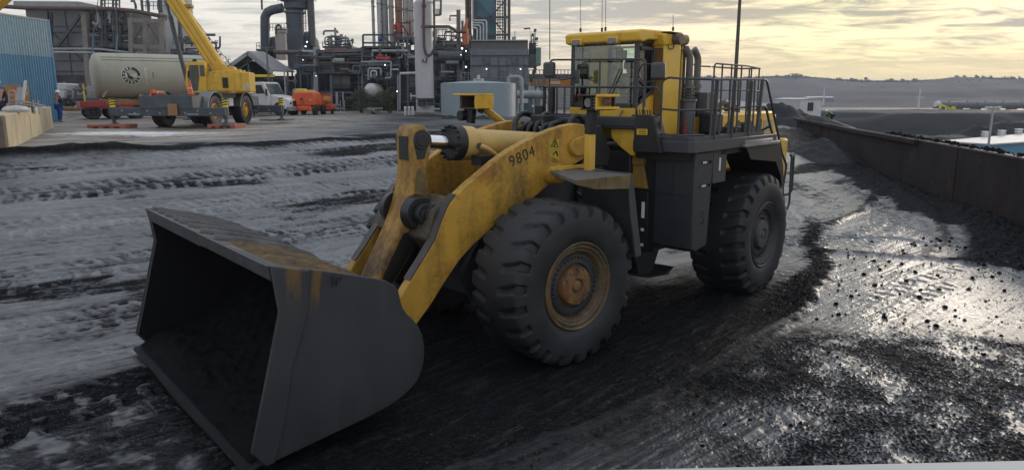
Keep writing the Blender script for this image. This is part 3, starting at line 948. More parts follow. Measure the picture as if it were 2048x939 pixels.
t = CHK.node_tree
co = nd(t, "ShaderNodeTexCoord").outputs["Object"]
sx = nd(t, "ShaderNodeSeparateXYZ", {0: co})
nz_ = noise(t, nd(t, "ShaderNodeMapping", {"Vector": co, "Scale": (9, 9, 2.2)}).outputs[0], 1.0, 6, 0.7)
nfine = noise(t, co, 22.0, 4, 0.65)
tot = None
for x0, w0, zt, zb_, slant in ((4.47, .13, 2.2, 1.55, .10), (4.20, .08, 2.12, 1.35, .16)):
    xc = mth(t, "ADD", mth(t, "SUBTRACT", sx.outputs[0], x0), mth(t, "MULTIPLY", mth(t, "SUBTRACT", sx.outputs[2], zt), slant))
    fz = nd(t, "ShaderNodeMapRange", {0: sx.outputs[2], 1: zb_, 2: zt, 3: 0.0, 4: 1.0}).outputs[0]
    k_ = mth(t, "SUBTRACT", 1.0, mth(t, "DIVIDE", mth(t, "ABSOLUTE", xc), w0))
    k_ = mth(t, "MINIMUM", mth(t, "MULTIPLY", k_, 1.3), fz)
    tot = k_ if tot is None else mth(t, "MAXIMUM", tot, k_)
msk = mth(t, "ADD", tot, mth(t, "ADD", mth(t, "MULTIPLY", nz_, 1.1), mth(t, "MULTIPLY", nfine, 0.5)))
msk = ramp(t, mth(t, "MULTIPLY", msk, 0.5), [(0.54, 0.0), (0.80, 0.75)])
bs = t.nodes["Principled BSDF"]
t.links.new(mixc(t, msk, bs.inputs["Base Color"].links[0].from_socket, (0.13, 0.075, 0.018)), bs.inputs["Base Color"])
for s in (1, -1):
    m = MB(); m.prism(CHEEK, s * BW, s * (BW + .05)); ck = m.build("side_plate", CHK, bucket, None, .01); m = MB(); m.prism([(x + (4 - x) * .02, z + (1.1 - z) * .02) for x, z in CHEEK], s * (BW - .004), s * (BW - .001)); m.build("liner", BUCKIN, bucket)
    m = MB(); m.prism([(4.715, 2.25), (4.655, 1.74), (4.845, 1.02), (5.045, .30), (4.90, .105), (4.80, .115), (4.66, .55), (4.55, 1.1), (4.33, 1.72), (4.30, 2.14)], s * (BW + .05), s * (BW + .085))
    m.build("wear_plate", CHK, bucket, None, .012)
m = MB(); m.prism([(4.685, 2.235), (4.745, 2.255), (4.70, 2.06), (4.64, 2.045)], -BW - .02, .1)
m.prism([(4.685, 2.23), (4.742, 2.25), (4.70, 2.08), (4.64, 2.065)], .1, BW + .02)
m.build("spill_guard", pm("lip_steel", (0.075, 0.077, 0.083), 0.5, metal=0.4, var=0.3, dirt=0.4, stretch=(1, 1, 1)), bucket, None, .008)
for k, yy in enumerate((-2.36, -2.0, -1.62, -1.2, -.92, -.5, .02, .55)):
    m = MB()
    pp = [(4.66, 2.235), (4.2, 2.12), (3.78, 1.995), (3.43, 1.84), (3.2, 1.62), (3.05, 1.4)]
    for p, q in zip(pp, pp[1:]): m.bar((p[0], yy, p[1] + .02), (q[0], yy, q[1] + .02), .026, .05)
    m.build("stiffening_rib", pm("rib_worn", (0.20, 0.20, 0.205), 0.4, metal=0.4, var=0.25, dirt=0.3, stretch=(1, 1, 1)), bucket, None)
m = MB()
rg2 = random.Random(3)
N1, N2 = 26, 40
vs, fs = [], []
for i in range(N1):
    for j in range(N2):
        x = 4.62 - 1.15 * i / (N1 - 1); y = .58 + 1.80 * j / (N2 - 1)
        zt = np.interp(x, [3.43, 3.78, 4.2, 4.69], [1.83, 1.985, 2.11, 2.235])
        e = min(i, N1 - 1 - i, j, N2 - 1 - j) / 4
        vs.append((x, y, zt - .012 + min(1, e) * (.03 + .025 * rg2.random())))
for i in range(N1 - 1):
    for j in range(N2 - 1):
        fs.append((i * N2 + j, i * N2 + j + 1, (i + 1) * N2 + j + 1, (i + 1) * N2 + j))
m.add(vs, fs)
m.build("caked_dirt", pm("caked_ochre", (0.13, 0.075, 0.018), 0.85, var=0.4, vscale=8, dirt=0.72, dscale=1.8, stretch=(1, 1, 1), bump=0.5, bscale=25), bucket)
m = MB(); m.prism([(5.0, -BW), (5.06, -BW), (5.11, -.9), (5.12, 0), (5.11, .9), (5.06, BW), (5.0, BW)], .012, .05, "z")
m.build("cutting_edge", BUCKIN, bucket, None, .01)
m = MB(); m.prism([(2.93, .75), (2.7, .3), (2.5, .35), (2.45, .7), (2.75, 1.2), (2.96, 1.22)], -.98, -.92)
for y in (-.98, -.66, .66, .98, .36, -.36): m.prism([(3.06, .52), (2.75, .28), (2.5, .4), (2.5, .75), (2.7, 1.25), (2.99, 1.28), (2.935, .95), (2.95, .72)], y - .03, y + .03)
m.cyl((2.66, -1.05, .58), (2.66, 1.05, .58), .10, n=16)
m.build("hinge_lug", BUCKM, bucket, None, .01)
# ochre runs below the lifting mark on the near cheek, and the mark itself
m = MB(); yb_ = BW + .088
for p, q in (((4.05, 2.03), (4.05, 1.93)), ((4.05, 2.03), (3.95, 2.015)), ((4.0, 1.98), (4.0, 1.93)), ((4.05, 1.93), (4.01, 1.925)), ((3.95, 2.015), (3.95, 1.98)), ((3.95, 1.98), (4.0, 1.985))):
    m.bar((p[0], yb_, p[1]), (q[0], yb_, q[1]), .008, .02)
m.build("weld_mark", HOSE, bucket)

# ---- front fenders, lamp posts
for s in (1, -1):
    m = MB()
    top = [(.15, 2.26), (-.98, 2.26), (-1.32, 1.15), (-.42, 1.12)]
    m.prism(top, 2.70, 2.765, "z") if s > 0 else m.prism([(x, -y) for x, y in top], 2.70, 2.765, "z")
    fo = fp("front_fender", m, pm("fender_dusty", (0.10, 0.09, 0.082), 0.75, var=0.25, dirt=0.25, dcol=(0.05, 0.045, 0.04), stretch=(1, 1, 1)), .012)
    m = MB(); m.prism([(.16, 2.765), (.16, 2.70), (-.25, 2.60), (-.98, 2.55), (-1.0, 2.77)], s * 2.255, s * 2.285)
    m.build("fender_lip", pm("lip_ochre", (0.17, 0.12, 0.04), 0.7, var=0.3, dirt=0.7, dscale=5, stretch=(1, 1, .2)), fo, None, .006)
    m = MB(); m.prism([(-.98, 2.78), (-1.06, 2.78), (-1.33, 1.45), (-1.27, 1.45)], s * 1.15, s * 2.27); m.prism([(-.96, 2.6), (-1.02, 2.77), (-1.30, 1.46), (-1.17, 1.45), (-1.02, 2.1)], s * 2.25, s * 2.29)
    m.build("mudguard", pm("mudguard_grey", (0.042, 0.044, 0.048), 0.6, var=0.25, dirt=0.3), fo, None, .01)
    m = MB(); m.box(-.40, -1.30, s * 1.10, s * 1.16, 2.77, 2.83)
    m.build("fender_rail", YEL, fo, None, .006)
    # lamp post
    m = MB()
    if s < 0: m.cyl((-1.62, -1.5, 3.36), (-1.02, -1.56, 3.78), .075, n=14); m.bar((-1.62, -1.5, 2.76), (-1.62, -1.5, 3.40), .12, .12)
    else: m.bar((-.98, s * 1.42, 2.76), (-.98, s * 1.42, 3.34), .13, .13)
    m.bar((-1.04, s * 1.30, 2.76), (-1.04, s * 1.30, 3.05), .1, .05)
    lp = fp("lamp_post", m, YEL, .012)
    m = MB(); m.bar(*(((-.98, s * 1.42, 3.34), (-.98, s * 1.46, 3.72), .135, .135) if s > 0 else ((-1.05, -1.5, 3.72), (-1.0, -1.52, 3.62), .10, .10))); m.build("post_sleeve", BLACK, lp, None, .01)
    if s < 0:
        m = MB(); m.box(-1.16, -.70, -1.98, -1.30, 3.94, 3.975); m.box(-1.16, -.74, -1.335, -1.30, 3.70, 3.94); hl = m.build("lamp_guard", YEL_CAB, lp, None, .008)
        m = MB(); m.box(-1.16, -1.10, -1.9, -1.335, 3.70, 3.94); m.box(-1.1, -.78, -1.86, -1.80, 3.72, 3.94); m.box(-1.1, -.80, -1.9, -1.335, 3.69, 3.72); m.build("headlight", pm("lamp_brown", (0.06, 0.04, 0.025), 0.7), hl, None, .006)
        m = MB(); m.cyl((-1.0, -1.47, 3.82), (-.88, -1.47, 3.82), .065, .075, n=16); m.build("lens", LENS, hl)
        m = MB(); m.bar((-.95, -1.7, 3.70), (-.93, -1.72, 3.42), .10, .16); m.cyl((-.92, -1.9, 3.56), (-.80, -1.9, 3.56), .10, n=14); m.bar((-.95, -1.9, 3.70), (-.95, -1.9, 3.56), .06); m.build("lower_lamp", BLACK, hl)
        continue
    m = MB(); m.box(-1.16, -.82, s * 1.34, s * 1.78, 3.72, 3.74); m.box(-1.16, -1.12, s * 1.34, s * 1.78, 3.74, 3.93); m.box(-1.16, -.80, s * 1.32, s * 1.80, 3.93, 3.955); m.box(-1.16, -.84, s * 1.54, s * 1.58, 3.74, 3.93); m.box(-1.16, -.86, s * 1.32, s * 1.36, 3.72, 3.93)
    hl = m.build("headlight", BLACK, lp, None, .006)
    m = MB(); m.cyl((-.93, s * 1.45, 3.835), (-.88, s * 1.45, 3.835), .068, .075, n=20); m.build("lens", LENS, hl)
    m = MB()
    for k in range(4): m.box(-.90, -.85, s * 1.59, s * 1.68, 3.75 + .045 * k, 3.775 + .045 * k)
    m.build("grille", EDGE, hl)
    m = MB(); m.box(-1.14, -.80, s * 1.69, s * 1.73, 3.72, 3.955); m.box(-1.10, -.78, s * 1.72, s * 1.92, 3.735, 3.775); m.box(-1.10, -.78, s * 1.72, s * 1.92, 3.925, 3.965)
    m.build("lamp_guard", YEL_CAB, hl, None, .008)
    m = MB(); m.cyl((-.95, s * 1.82, 3.85), (-.88, s * 1.82, 3.85), .065, n=16); m.build("turn_signal", AMBER, hl)
# ------------------------------------------------------------------ loader: deck, cab, engine hood, rails
def rpart(mb, name, mat, parent, bevel=0.0): return mb.build(name, mat, parent, None, bevel)


PLAT = pm("deck_grey", (0.034, 0.037, 0.043), 0.55, var=0.2, dirt=0.35, dcol=(0.065, 0.062, 0.058))
RAILM = pm("rail_grey", (0.038, 0.039, 0.043), 0.5, var=0.2)
# near and far side decks (fascia is a folded plate), front deck
for s in (1, -1):
    m = MB()
    x1 = 3.28 if s > 0 else 2.35
    m.prism([(x1, s * 1.05), (x1, s * 2.12), (x1 - .08, s * 2.20), (-.30, s * 2.20), (-.45, s * 2.05), (-.45, s * 1.05)], 3.0, 3.19, "z")
    dk = rp("side_deck", m, PLAT, .012)
    m = MB(); m.prism([(x1 - .025, s * 1.1), (x1 - .025, s * 2.10), (x1 - .09, s * 2.175), (.3, s * 2.175), (.3, s * 2.12), (x1 - .13, s * 2.12), (x1 - .08, s * 2.06), (x1 - .08, s * 1.1)], 3.19, 3.26, "z")
    rpart(m, "toe_board", PLAT, dk)
    m = MB(); m.box(2.1, x1 - .2, s * 1.0, s * 2.02, 2.85, 3.0); m.box(.2, 2.0, s * 1.2, s * 2.1, 2.90, 3.0); rpart(m, "deck_bracket", BLACK, dk)
    # storage box below the deck, tapered at the foot
    m = MB()
    m.prism([(2.32, 3.0), (2.98, 3.0), (3.0, 1.32), (2.85, 1.25), (2.42, 1.32), (2.36, 2.2)], s * 1.33, s * 2.12)
    tb = rp("side_tank", m, pm("tank_grey", (0.023, 0.0245, 0.029), 0.55, var=0.2, dirt=0.3, dcol=(0.042, 0.039, 0.036), stretch=(1, 1, .3)), .03)
    for z_ in (2.81, 2.405):
        m = MB(); m.box(2.50, 2.80, s * 2.12, s * 2.128, z_ - .03, z_ + .03); rpart(m, "label_strip", BLACK, tb)
        m = MB()
        for q in range(5): m.box(2.60 + .03 * q, 2.622 + .03 * q, s * 2.128, s * 2.132, z_ - .016, z_ + .016)
        rpart(m, "label_lettering", pm("label_white", (0.6, 0.6, 0.6), 0.6), tb)
    for z_ in (2.81, 2.405):
        m = MB(); m.cyl((2.45, s * 2.12, z_), (2.45, s * 2.15, z_), .028, n=14); rpart(m, "latch", BLACK, tb)
    m = MB()
    for q in range(7): m.cyl((2.38 if q % 2 else 2.92, s * 2.118, 1.5 + .2 * q), (2.38 if q % 2 else 2.92, s * 2.13, 1.5 + .2 * q), .012, n=8)
    rpart(m, "rivet", BLACK, tb)
    m = MB(); m.box(1.75, 2.28, s * 1.9, s * 2.10, 2.40, 3.0); rb = rp("battery_box", m, PLAT, .015)
    m = MB(); m.box(2.0, 2.06, s * 2.10, s * 2.108, 2.62, 2.85); rpart(m, "label_plate", _M["label_white"], rb)
    m = MB()
    for q in (1.0, 1.25, 1.5): m.box(q, q + .07, s * 1.5, s * 1.6, 2.3, 3.0)
    m.box(.95, 1.6, s * 1.3, s * 1.5, 2.35, 2.95)
    rp("step_frame", m, pm("dusty_tan", (0.15, 0.12, 0.08), 0.75, var=0.3), .01)
    # rear fender
    m = MB(); m.prism([(1.35, s * 1.15), (1.35, s * 2.27), (-.25, s * 2.30), (-.50, s * 1.9), (-.50, s * 1.15)], 3.0, 3.06, "z")
    m.prism([(1.25, s * 1.9), (1.25, s * 2.22), (.05, s * 2.26), (-.35, s * 1.95)], 3.06, 3.12, "z")
    rf = rp("rear_fender", m, pm("fender_silver", (0.22, 0.22, 0.215), 0.5, metal=0.3, var=0.25, dirt=0.35), .01)
    m = MB(); m.prism([(1.2, 3.0), (.95, 2.75), (-.3, 2.62), (-.62, 2.3), (-.9, 1.55), (-.98, 1.6), (-.70, 2.55), (-.45, 3.0)], s * 1.15, s * 2.22)
    rpart(m, "fender_liner", BLACK, rf, .01)
# side light strip on the black panel between the axles
m = MB(); m.box(2.94, 3.02, 1.06, 1.24, 1.20, 2.25); m.box(2.85, 2.94, .85, 1.34, 1.15, 2.95); rb = rp("sensor_strip", m, BLACK, .01)
m = MB()
for a_, b_ in ((1.78, 2.07), (1.54, 1.59), (1.26, 1.31)): m.box(3.02, 3.03, 1.12, 1.18, a_, b_)
rpart(m, "reflector", pm("reflector_white", (0.72, 0.72, 0.70), 0.4), rb)
# front deck
m = MB(); m.box(2.74, 3.32, -1.15, 1.12, 3.36, 3.52); m.box(3.27, 3.33, -1.15, 1.12, 3.40, 3.58)
fd_ = rp("front_deck", m, pm("front_deck_dark", (0.022, 0.024, 0.029), 0.5, var=0.2), .02)
m = MB(); m.prism([(.53, 3.40), (1.04, 3.40), (1.04, 2.90), (.98, 2.90), (.72, 3.06), (.56, 3.20)], 3.14, 3.22, "x"); rp("cab_mount_panel", m, YEL_CAB, .015)
m = MB(); m.prism([(.62, 3.36), (.95, 3.30), (1.2, 2.3), (.85, 2.3), (.7, 3.0)], 2.6, 3.0, "x"); m.box(2.5, 3.05, .9, 1.12, 2.72, 2.95); rp("hydraulic_tank", m, pm("tank_yellow_dark", (0.28, 0.17, 0.025), 0.6, dirt=0.5), .02)
# steps at the near front corner
m = MB(); m.prism([(1.10, 3.62), (1.42, 3.62), (1.62, 2.98), (1.10, 2.98)], 3.22, 3.34, "x"); m.prism([(1.40, 3.60), (1.50, 3.60), (1.68, 2.98), (1.60, 2.98)], 3.1, 3.38, "x")
st = rp("cab_step", m, BLACK, .015)
m = MB()
for q in range(4): m.box(3.345, 3.36, 1.17, 1.38, 3.28 + .028 * q, 3.296 + .028 * q)
m.box(3.345, 3.358, 1.17, 1.20, 3.28, 3.38); m.box(3.345, 3.358, 1.35, 1.38, 3.28, 3.38); rpart(m, "grating", YEL_CAB, st)
m = MB()
for q in range(6): m.cyl((3.26, 1.12 + .05 * q, 3.60), (3.26, 1.10 + .05 * q, 3.70), .012, n=6)
rpart(m, "tread_pin", BLACK, st)

# hoses slung between the two frames, seams and handles on the boxes
m = MB()
for k, (y0, z0) in enumerate(((.55, 2.3), (.70, 2.05), (.85, 1.9), (.62, 1.6), (.80, 1.45))):
    m.tube(fillet([(4.1, y0 - .25, z0 + .25), (3.7, y0 + .05, z0 - .15), (3.2, y0 + .08, z0 - .1), (2.95, y0, z0 + .1)], .25), .035, 8)
rp("hydraulic_hose", m, HOSE)
m = MB(); m.box(2.36, 2.985, 2.121, 2.124, 2.20, 2.208); m.box(2.44, 2.985, 2.121, 2.124, 1.62, 1.628); m.box(3.0, 3.003, 1.36, 2.1, 2.25, 2.258); m.box(2.985, 2.99, 1.7, 1.706, 1.4, 2.95); rp("panel_seam", m, BLACK)
m = MB(); m.rail([(2.70, 2.12, 1.95), (2.70, 2.17, 1.95), (2.70, 2.17, 1.75), (2.70, 2.12, 1.75)], .012, .03); m.build("grab_handle", DGREY, loader, RM)
# ---- cab
TINT = glassm("tinted_glass", (0.16, 0.17, 0.17))
CX, CY = 2.72, .75
m = MB(); m.box(.95, CX, -CY, CY, 3.20, 3.72); m.box(.95, 1.05, -CY, CY, 3.72, 3.92); m.box(.95, 1.05, -CY, CY, 4.90, 4.95); m.box(.99, 1.05, -CY, -CY + .06, 3.92, 4.90); m.box(.95, 1.05, CY - .1, CY, 3.92, 4.90); m.box(1.05, 2.05, CY - .06, CY, 3.72, 3.92)
m.prism([(CX, 3.72), (2.35, 3.95), (2.05, 3.95), (2.05, 3.6)], CY - .055, CY + .003)
cab = rp("cab", m, YEL_CAB, .02)
FRM = pm("cab_frame", (0.030, 0.032, 0.036), 0.45, var=0.15)
m = MB()
for s in (1, -1):
    m.bar((CX - .03, s * (CY - .04), 3.72), (CX - .05, s * (CY - .04), 4.9), .08 if s > 0 else .05, .08)
    m.bar((2.05 if s > 0 else 1.40, s * (CY - .03), 3.72), (2.05 if s > 0 else 1.40, s * (CY - .03), 4.92), .06, .12)
    m.bar((CX - .05, s * (CY - .03), 4.92), (1.0, s * (CY - .03), 4.92), .06, .07)
    m.bar((CX - .05, s * (CY - .03), 3.76), (2.3, s * (CY - .03), 3.76), .06, .08); m.bar((1.0, s * (CY - .03), 3.80), (1.0, s * (CY - .03), 4.9), .06, .12)
    m.bar((2.62, s * (CY + .012), 3.82), (2.2, s * (CY + .012), 4.02), .03, .07); m.bar((2.2, s * (CY + .012), 4.02), (2.2, s * (CY + .012), 4.78), .03, .07); m.bar((2.2, s * (CY + .012), 4.78), (2.64, s * (CY + .012), 4.78), .03, .07)
m.box(CX - .10, CX + .005, -CY + .11, CY - .11, 4.85, 4.93); m.box(CX - .08, CX + .006, -CY + .11, CY - .11, 3.72, 3.80)
m.bar((CX - .06, -.58, 4.86), (CX - .06, -.66, 4.2), .04, .10)
rpart(m, "window_frame", FRM, cab, .01)
m = MB(); m.box(CX - .035, CX - .029, -CY + .06, CY - .08, 3.78, 4.87); rpart(m, "windscreen", GLASS, cab)
for s in (1, -1):
    m = MB(); m.prism([(CX - .09, 3.80), (CX - .09, 4.89), (2.10, 4.89), (2.10, 3.97), (2.3, 3.95), (2.55, 3.80)] if s > 0 else [(CX - .09, 3.80), (CX - .09, 4.89), (1.42, 4.89), (1.42, 3.80)], s * (CY - .03), s * (CY - .024)); rpart(m, "side_window", GLASS if s > 0 else TINT, cab)
    m = MB(); m.box(1.06, 2.0 if s > 0 else 1.38, s * (CY - .03), s * (CY - .024), 3.96, 4.89); rpart(m, "door_window", GLASS, cab)
m = MB(); m.box(1.00, 1.006, -CY + .1, CY - .1, 3.92, 4.90); rpart(m, "rear_window", GLASS, cab)
# roof with visor, ROPS pillars
m = MB(); m.prism([(2.82, 4.90), (2.84, 5.06), (2.72, 5.10), (1.2, 5.13), (1.2, 4.97), (2.5, 4.93), (2.68, 4.88)], -.80, .84)
rf_ = rpart(m, "roof", YEL_CAB, cab, .025)
for y in (-.52, .28):
    m = MB(); m.prism([(2.855, 4.865), (2.87, 4.97), (2.76, 5.02), (2.72, 4.865)], y - .12, y + .12)
    rpart(m, "lamp_housing", YEL_CAB, rf_, .02)
for y in (-.52, .28):
    m = MB(); m.cyl((2.84, y, 4.915), (2.88, y, 4.915), .055, n=16); m.box(2.85, 2.875, y - .085, y + .085, 4.875, 4.965)
    rpart(m, "work_lamp", LENS, rf_, .005)
for k, (x, y, h_) in enumerate(((2.62, -.59, .62), (2.49, -.11, .75), (2.40, -.25, .62), (1.66, .85, .22))):
    m = MB(); m.cyl((x, y, 5.13), (x, y, 5.20), .022, n=8); m.cyl((x, y, 5.2), (x + .02, y, 5.2 + h_), .005, n=5); rpart(m, "antenna", BLACK, rf_)
for s in (1, -1):
    m = MB(); m.prism([(1.48, 3.19), (2.12, 3.19), (2.10, 4.88), (1.48, 4.96)], s * .70, s * .94)
    m.prism([(1.46, 4.88), (2.14, 4.84), (2.2, 5.05), (1.46, 5.075)], s * .68, s * .96)
    rps = rpart(m, "rops_pillar", YEL_CAB, cab, .03)
    m = MB(); m.box(2.122, 2.126, s * .715, s * .92, 3.25, 4.80); rpart(m, "pillar_shade_dirt", pm("brown_shade_dirt", (0.16, 0.085, 0.02), 0.7, var=0.3), rps)  # brown sheet: the pillar front's shade painted into the colour, together with dirt
m = MB(); m.cyl((1.80, .92, 4.97), (1.80, 1.10, 4.96), .10, .085, n=20); m.cyl((1.80, 1.07, 4.96), (1.80, 1.12, 4.96), .105, n=20); m.box(1.6, 2.05, .76, 1.0, 5.075, 5.095)
rpart(m, "horn", pm("horn_brown", (0.09, 0.06, 0.045), 0.5), rf_, .008)
m = MB(); m.cyl((1.35, .80, 4.99), (1.15, .86, 4.99), .10, n=14); m.box(1.2, 1.48, .7, .92, 4.92, 5.06); rpart(m, "rear_lamp", pm("lamp_brass", (0.25, 0.17, 0.06), 0.5, dirt=0.4), rf_, .01)
m = MB(); m.tube(fillet([(2.05, .97, 4.86), (2.0, .97, 4.79), (1.85, .97, 4.78), (1.80, .97, 4.9)], .05), .01, 6); rpart(m, "lamp_cable", HOSE, rf_)
# interior
m = MB(); m.box(1.40, 1.9, -.32, .26, 3.72, 3.86); m.box(1.30, 1.45, -.28, .22, 3.86, 4.38)
rpart(m, "operator_seat", pm("seat_cloth", (0.03, 0.032, 0.035), 0.8), cab, .04)
m = MB(); m.box(2.25, 2.55, -.2, .25, 3.72, 3.95); m.bar((2.4, 0, 3.9), (2.25, 0, 4.02), .08, .08); m.box(1.5, 2.0, .36, .58, 3.72, 3.95); m.box(1.6, 2.2, -.62, -.42, 3.72, 3.98)
rpart(m, "console", FRM, cab, .02)
m = MB()
ring = [Vector((2.22, 0, 4.04)) + Vector((-.12 * math.cos(a), .19 * math.sin(a), .15 * math.cos(a))) for a in np.linspace(0, 2 * math.pi, 25)]
m.tube(ring, .015, 6); rpart(m, "steering_wheel", HOSE, cab)
m = MB(); m.box(2.45, 2.5, .14, .36, 4.60, 4.76); m.bar((2.48, .25, 4.76), (2.5, .2, 4.9), .015); rpart(m, "cab_mirror", HOSE, cab, .02)
for yy, dy in ((.12, -.30),):
    m = MB(); m.bar((CX + .02, yy, 3.86), (CX + .02, yy + dy * -.9, 4.42), .016, .016); rpart(m, "wiper", HOSE, cab)
m = MB(); m.box(CX - .06, CX - .045, -.45, .35, 3.80, 3.97); rpart(m, "dash_panel", pm("dash", (0.05, 0.055, 0.055), 0.6), cab)
m = MB(); m.box(CX - .04, CX + .02, -.55, -.46, 3.93, 3.96); rpart(m, "red_tag", REDL, cab)
m = MB(); m.bar((CX + .01, .36, 3.50), (CX + .03, .48, 3.68), .02); m.box(3.30, 3.34, .18, .27, 3.36, 3.66); rpart(m, "tag_plate", pm("galv", (0.30, 0.30, 0.31), 0.5, metal=0.4), fd_)

# ---- mirrors
for yy, z0, z1, dx in ((1.47, 4.20, 4.49, 0), (-.86, 4.27, 4.56, 0)):
    m = MB(); m.box(3.17, 3.29, yy - .125, yy + .125, z0, z1)
    mo = rp("wing_mirror", m, pm("mirror_shell", (0.05, 0.05, 0.056), 0.5, var=0.15), .045, seg=3)
    s = 1 if yy > 0 else -1
    m = MB()
    if s > 0:
        m.rail([(3.2, 1.36, 4.46), (3.2, 1.16, 4.48), (3.2, 1.08, 4.38), (3.2, 1.08, 4.26), (3.2, 1.18, 4.16), (3.2, 1.36, 4.18)], .012, .08)
    else:
        m.rail([(3.2, -.74, 4.28), (3.2, -.60, 4.22), (3.2, -.45, 4.24), (2.8, -.40, 4.30)], .012, .08)
    rpart(m, "mirror_arm", HOSE, mo)
m = MB(); m.box(2.98, 3.02, -.43, -.33, 4.16, 4.42); mo = rp("wing_mirror", m, _M["mirror_shell"], .02)
m = MB(); m.rail([(3.0, -.38, 4.28), (2.98, -.6, 4.26), (2.75, -.7, 4.3)], .012, .05); rpart(m, "mirror_arm", HOSE, mo)

# ---- handrails
def rails(name, paths, r=.0185, mat=None):
    m = MB()
    for p in paths: m.rail(p, r, .10)
    return rp(name, m, mat or RAILM)


X = 3.22
rails("front_handrail", [[(X, -.86, 3.5), (X, -.86, 4.60), (X, 1.22, 4.55), (X, 1.22, 3.75)],
                         [(X, -.98, 4.1), (X, 1.28, 4.08), (X, 1.46, 4.08), (X, 1.55, 3.95), (X, 1.52, 3.62), (X, 1.40, 3.58), (X, .98, 3.60)],
                         [(X, 1.06, 4.52), (X, 1.06, 3.55)], [(X, 1.20, 4.1), (X, 1.20, 3.56)], [(X, .28, 4.55), (X, .28, 3.5)], [(X, -.68, 4.1), (X, -.68, 3.5)], [(X, -.50, 4.1), (X, -.50, 3.5)],
                         [(X, -.86, 3.6), (X, .2, 3.58)]])
m = MB(); m.bar((X, -.98, 4.1), (X, -.98, 3.5), .05, .05); m.bar((X - .02, -.82, 4.1), (X - .02, -.82, 3.5), .10, .10); m.box(X - .06, X + .06, -1.18, -.92, 4.09, 4.11); m.box(X - .06, X + .06, -1.18, -.98, 3.5, 3.75); rp("rail_post", m, BLACK, .01)
m = MB(); m.cyl((X, -.86, 4.6), (X + .01, -.87, 6.1), .011, .007, n=6); rp("whip_antenna", m, HOSE)
yo = 2.13
paths = [[(X, 1.55, 3.24), (X, 1.55, 4.18), (X, 1.66, 4.24), (X, 1.86, 4.22), (2.6, yo, 4.21), (.42, yo, 4.24)],
         [(X, 1.55, 3.72), (X, 1.86, 3.70), (2.6, yo, 3.70), (.50, yo, 3.74)], [(X, 1.88, 4.22), (X, 1.88, 3.22)],
         [(X, 1.55, 3.30), (X, 1.9, 3.28), (2.75, yo, 3.28)]]
for k, x in enumerate((2.55, 2.2, 1.85, 1.5, 1.12, .78, .45)):
    paths.append([(x, yo, 4.22), (x + .02, yo + .02, 3.40), (x + .06, yo + .03, 3.22), (x + .20, yo - .10, 3.20), (x + .30, yo - .12, 3.21)])
rails("side_handrail", paths)
m = MB()
for x in (2.38, 1.68, .95): m.bar((x, yo + .01, 4.2), (x + .10, yo + .03, 3.05), .035, .07)
m.bar((.42, yo, 4.22), (.62, yo + .02, 3.05), .06, .06); rp("rail_stanchion", m, RAILM, .008)
rails("rear_handrail", [[(.42, yo, 4.24), (.22, yo, 4.23), (-.83, yo, 2.76), (-1.15, yo, 2.48), (-1.0, yo, 1.95)], [(.5, yo, 3.74), (.18, yo, 3.73), (-.10, yo, 3.34), (-.68, yo, 2.72), (-.85, yo, 2.3)], [(-.10, yo, 3.34), (-.2, yo - .3, 3.2), (-.15, yo - .5, 3.05)]], .024)
rails("ladder_rail", [[(-1.40, yo, 2.66), (-1.46, yo, 1.62), (-1.35, yo, 1.52)], [(-1.40, yo, 2.66), (-1.53, yo, 2.66), (-1.56, yo, 1.9), (-1.50, yo - .05, 1.82), (-1.3, yo - .2, 1.8)]], .024)
m = MB(); m.cyl((-1.40, yo - .02, 2.66), (-1.46, yo + .03, 2.70), .055, n=12); m.box(-.95, -.8, 1.7, 1.95, 2.25, 2.36); m.box(-1.0, -.85, 1.7, 1.95, 1.95, 2.05); rp("tail_lamp", m, LENS, .01)
# ---- engine hood and things beside it
m = MB(); m.prism([(.35, 2.35), (.35, 3.46), (.15, 3.56), (-3.1, 3.57), (-3.32, 3.48), (-3.42, 2.35)], -1.0, 1.0)
hood = rp("engine_hood", m, YEL_CAB, .05, seg=3)
m = MB()
m.prism([(-.35, 3.22), (-.62, 3.40), (-.9, 3.22), (-1.15, 3.40), (-1.45, 3.22), (-1.75, 3.40), (-2.05, 3.22), (-2.4, 3.40), (-2.4, 2.75), (-.35, 2.75)], .99, 1.02)
m.prism([(-.35, 3.22), (-.62, 3.40), (-.9, 3.22), (-1.15, 3.40), (-1.45, 3.22), (-1.75, 3.40), (-2.05, 3.22), (-2.4, 3.40), (-2.4, 2.75), (-.35, 2.75)], -1.02, -.99)
rpart(m, "side_grille", pm("grille_dark", (0.05, 0.045, 0.03), 0.7), hood)
m = MB()
for q in range(12): m.box(-1.3 - .045 * q, -1.318 - .045 * q, 1.0, 1.018, 3.0, 3.36)
rpart(m, "louvre", BLACK, hood)
m = MB(); m.box(-2.55, -3.1, 1.0, 1.012, 3.1, 3.36); rpart(m, "hood_label", pm("label_grey", (0.35, 0.30, 0.2), 0.6, dirt=0.4), hood)
m = MB(); m.box(-3.42, -3.8, -1.15, 1.15, 1.3, 2.9); m.box(-2.6, -3.42, 1.0, 1.12, 1.6, 2.4); m.box(-2.6, -3.42, -1.12, -1.0, 1.6, 2.4); rp("counterweight", m, YEL, .06, seg=3)
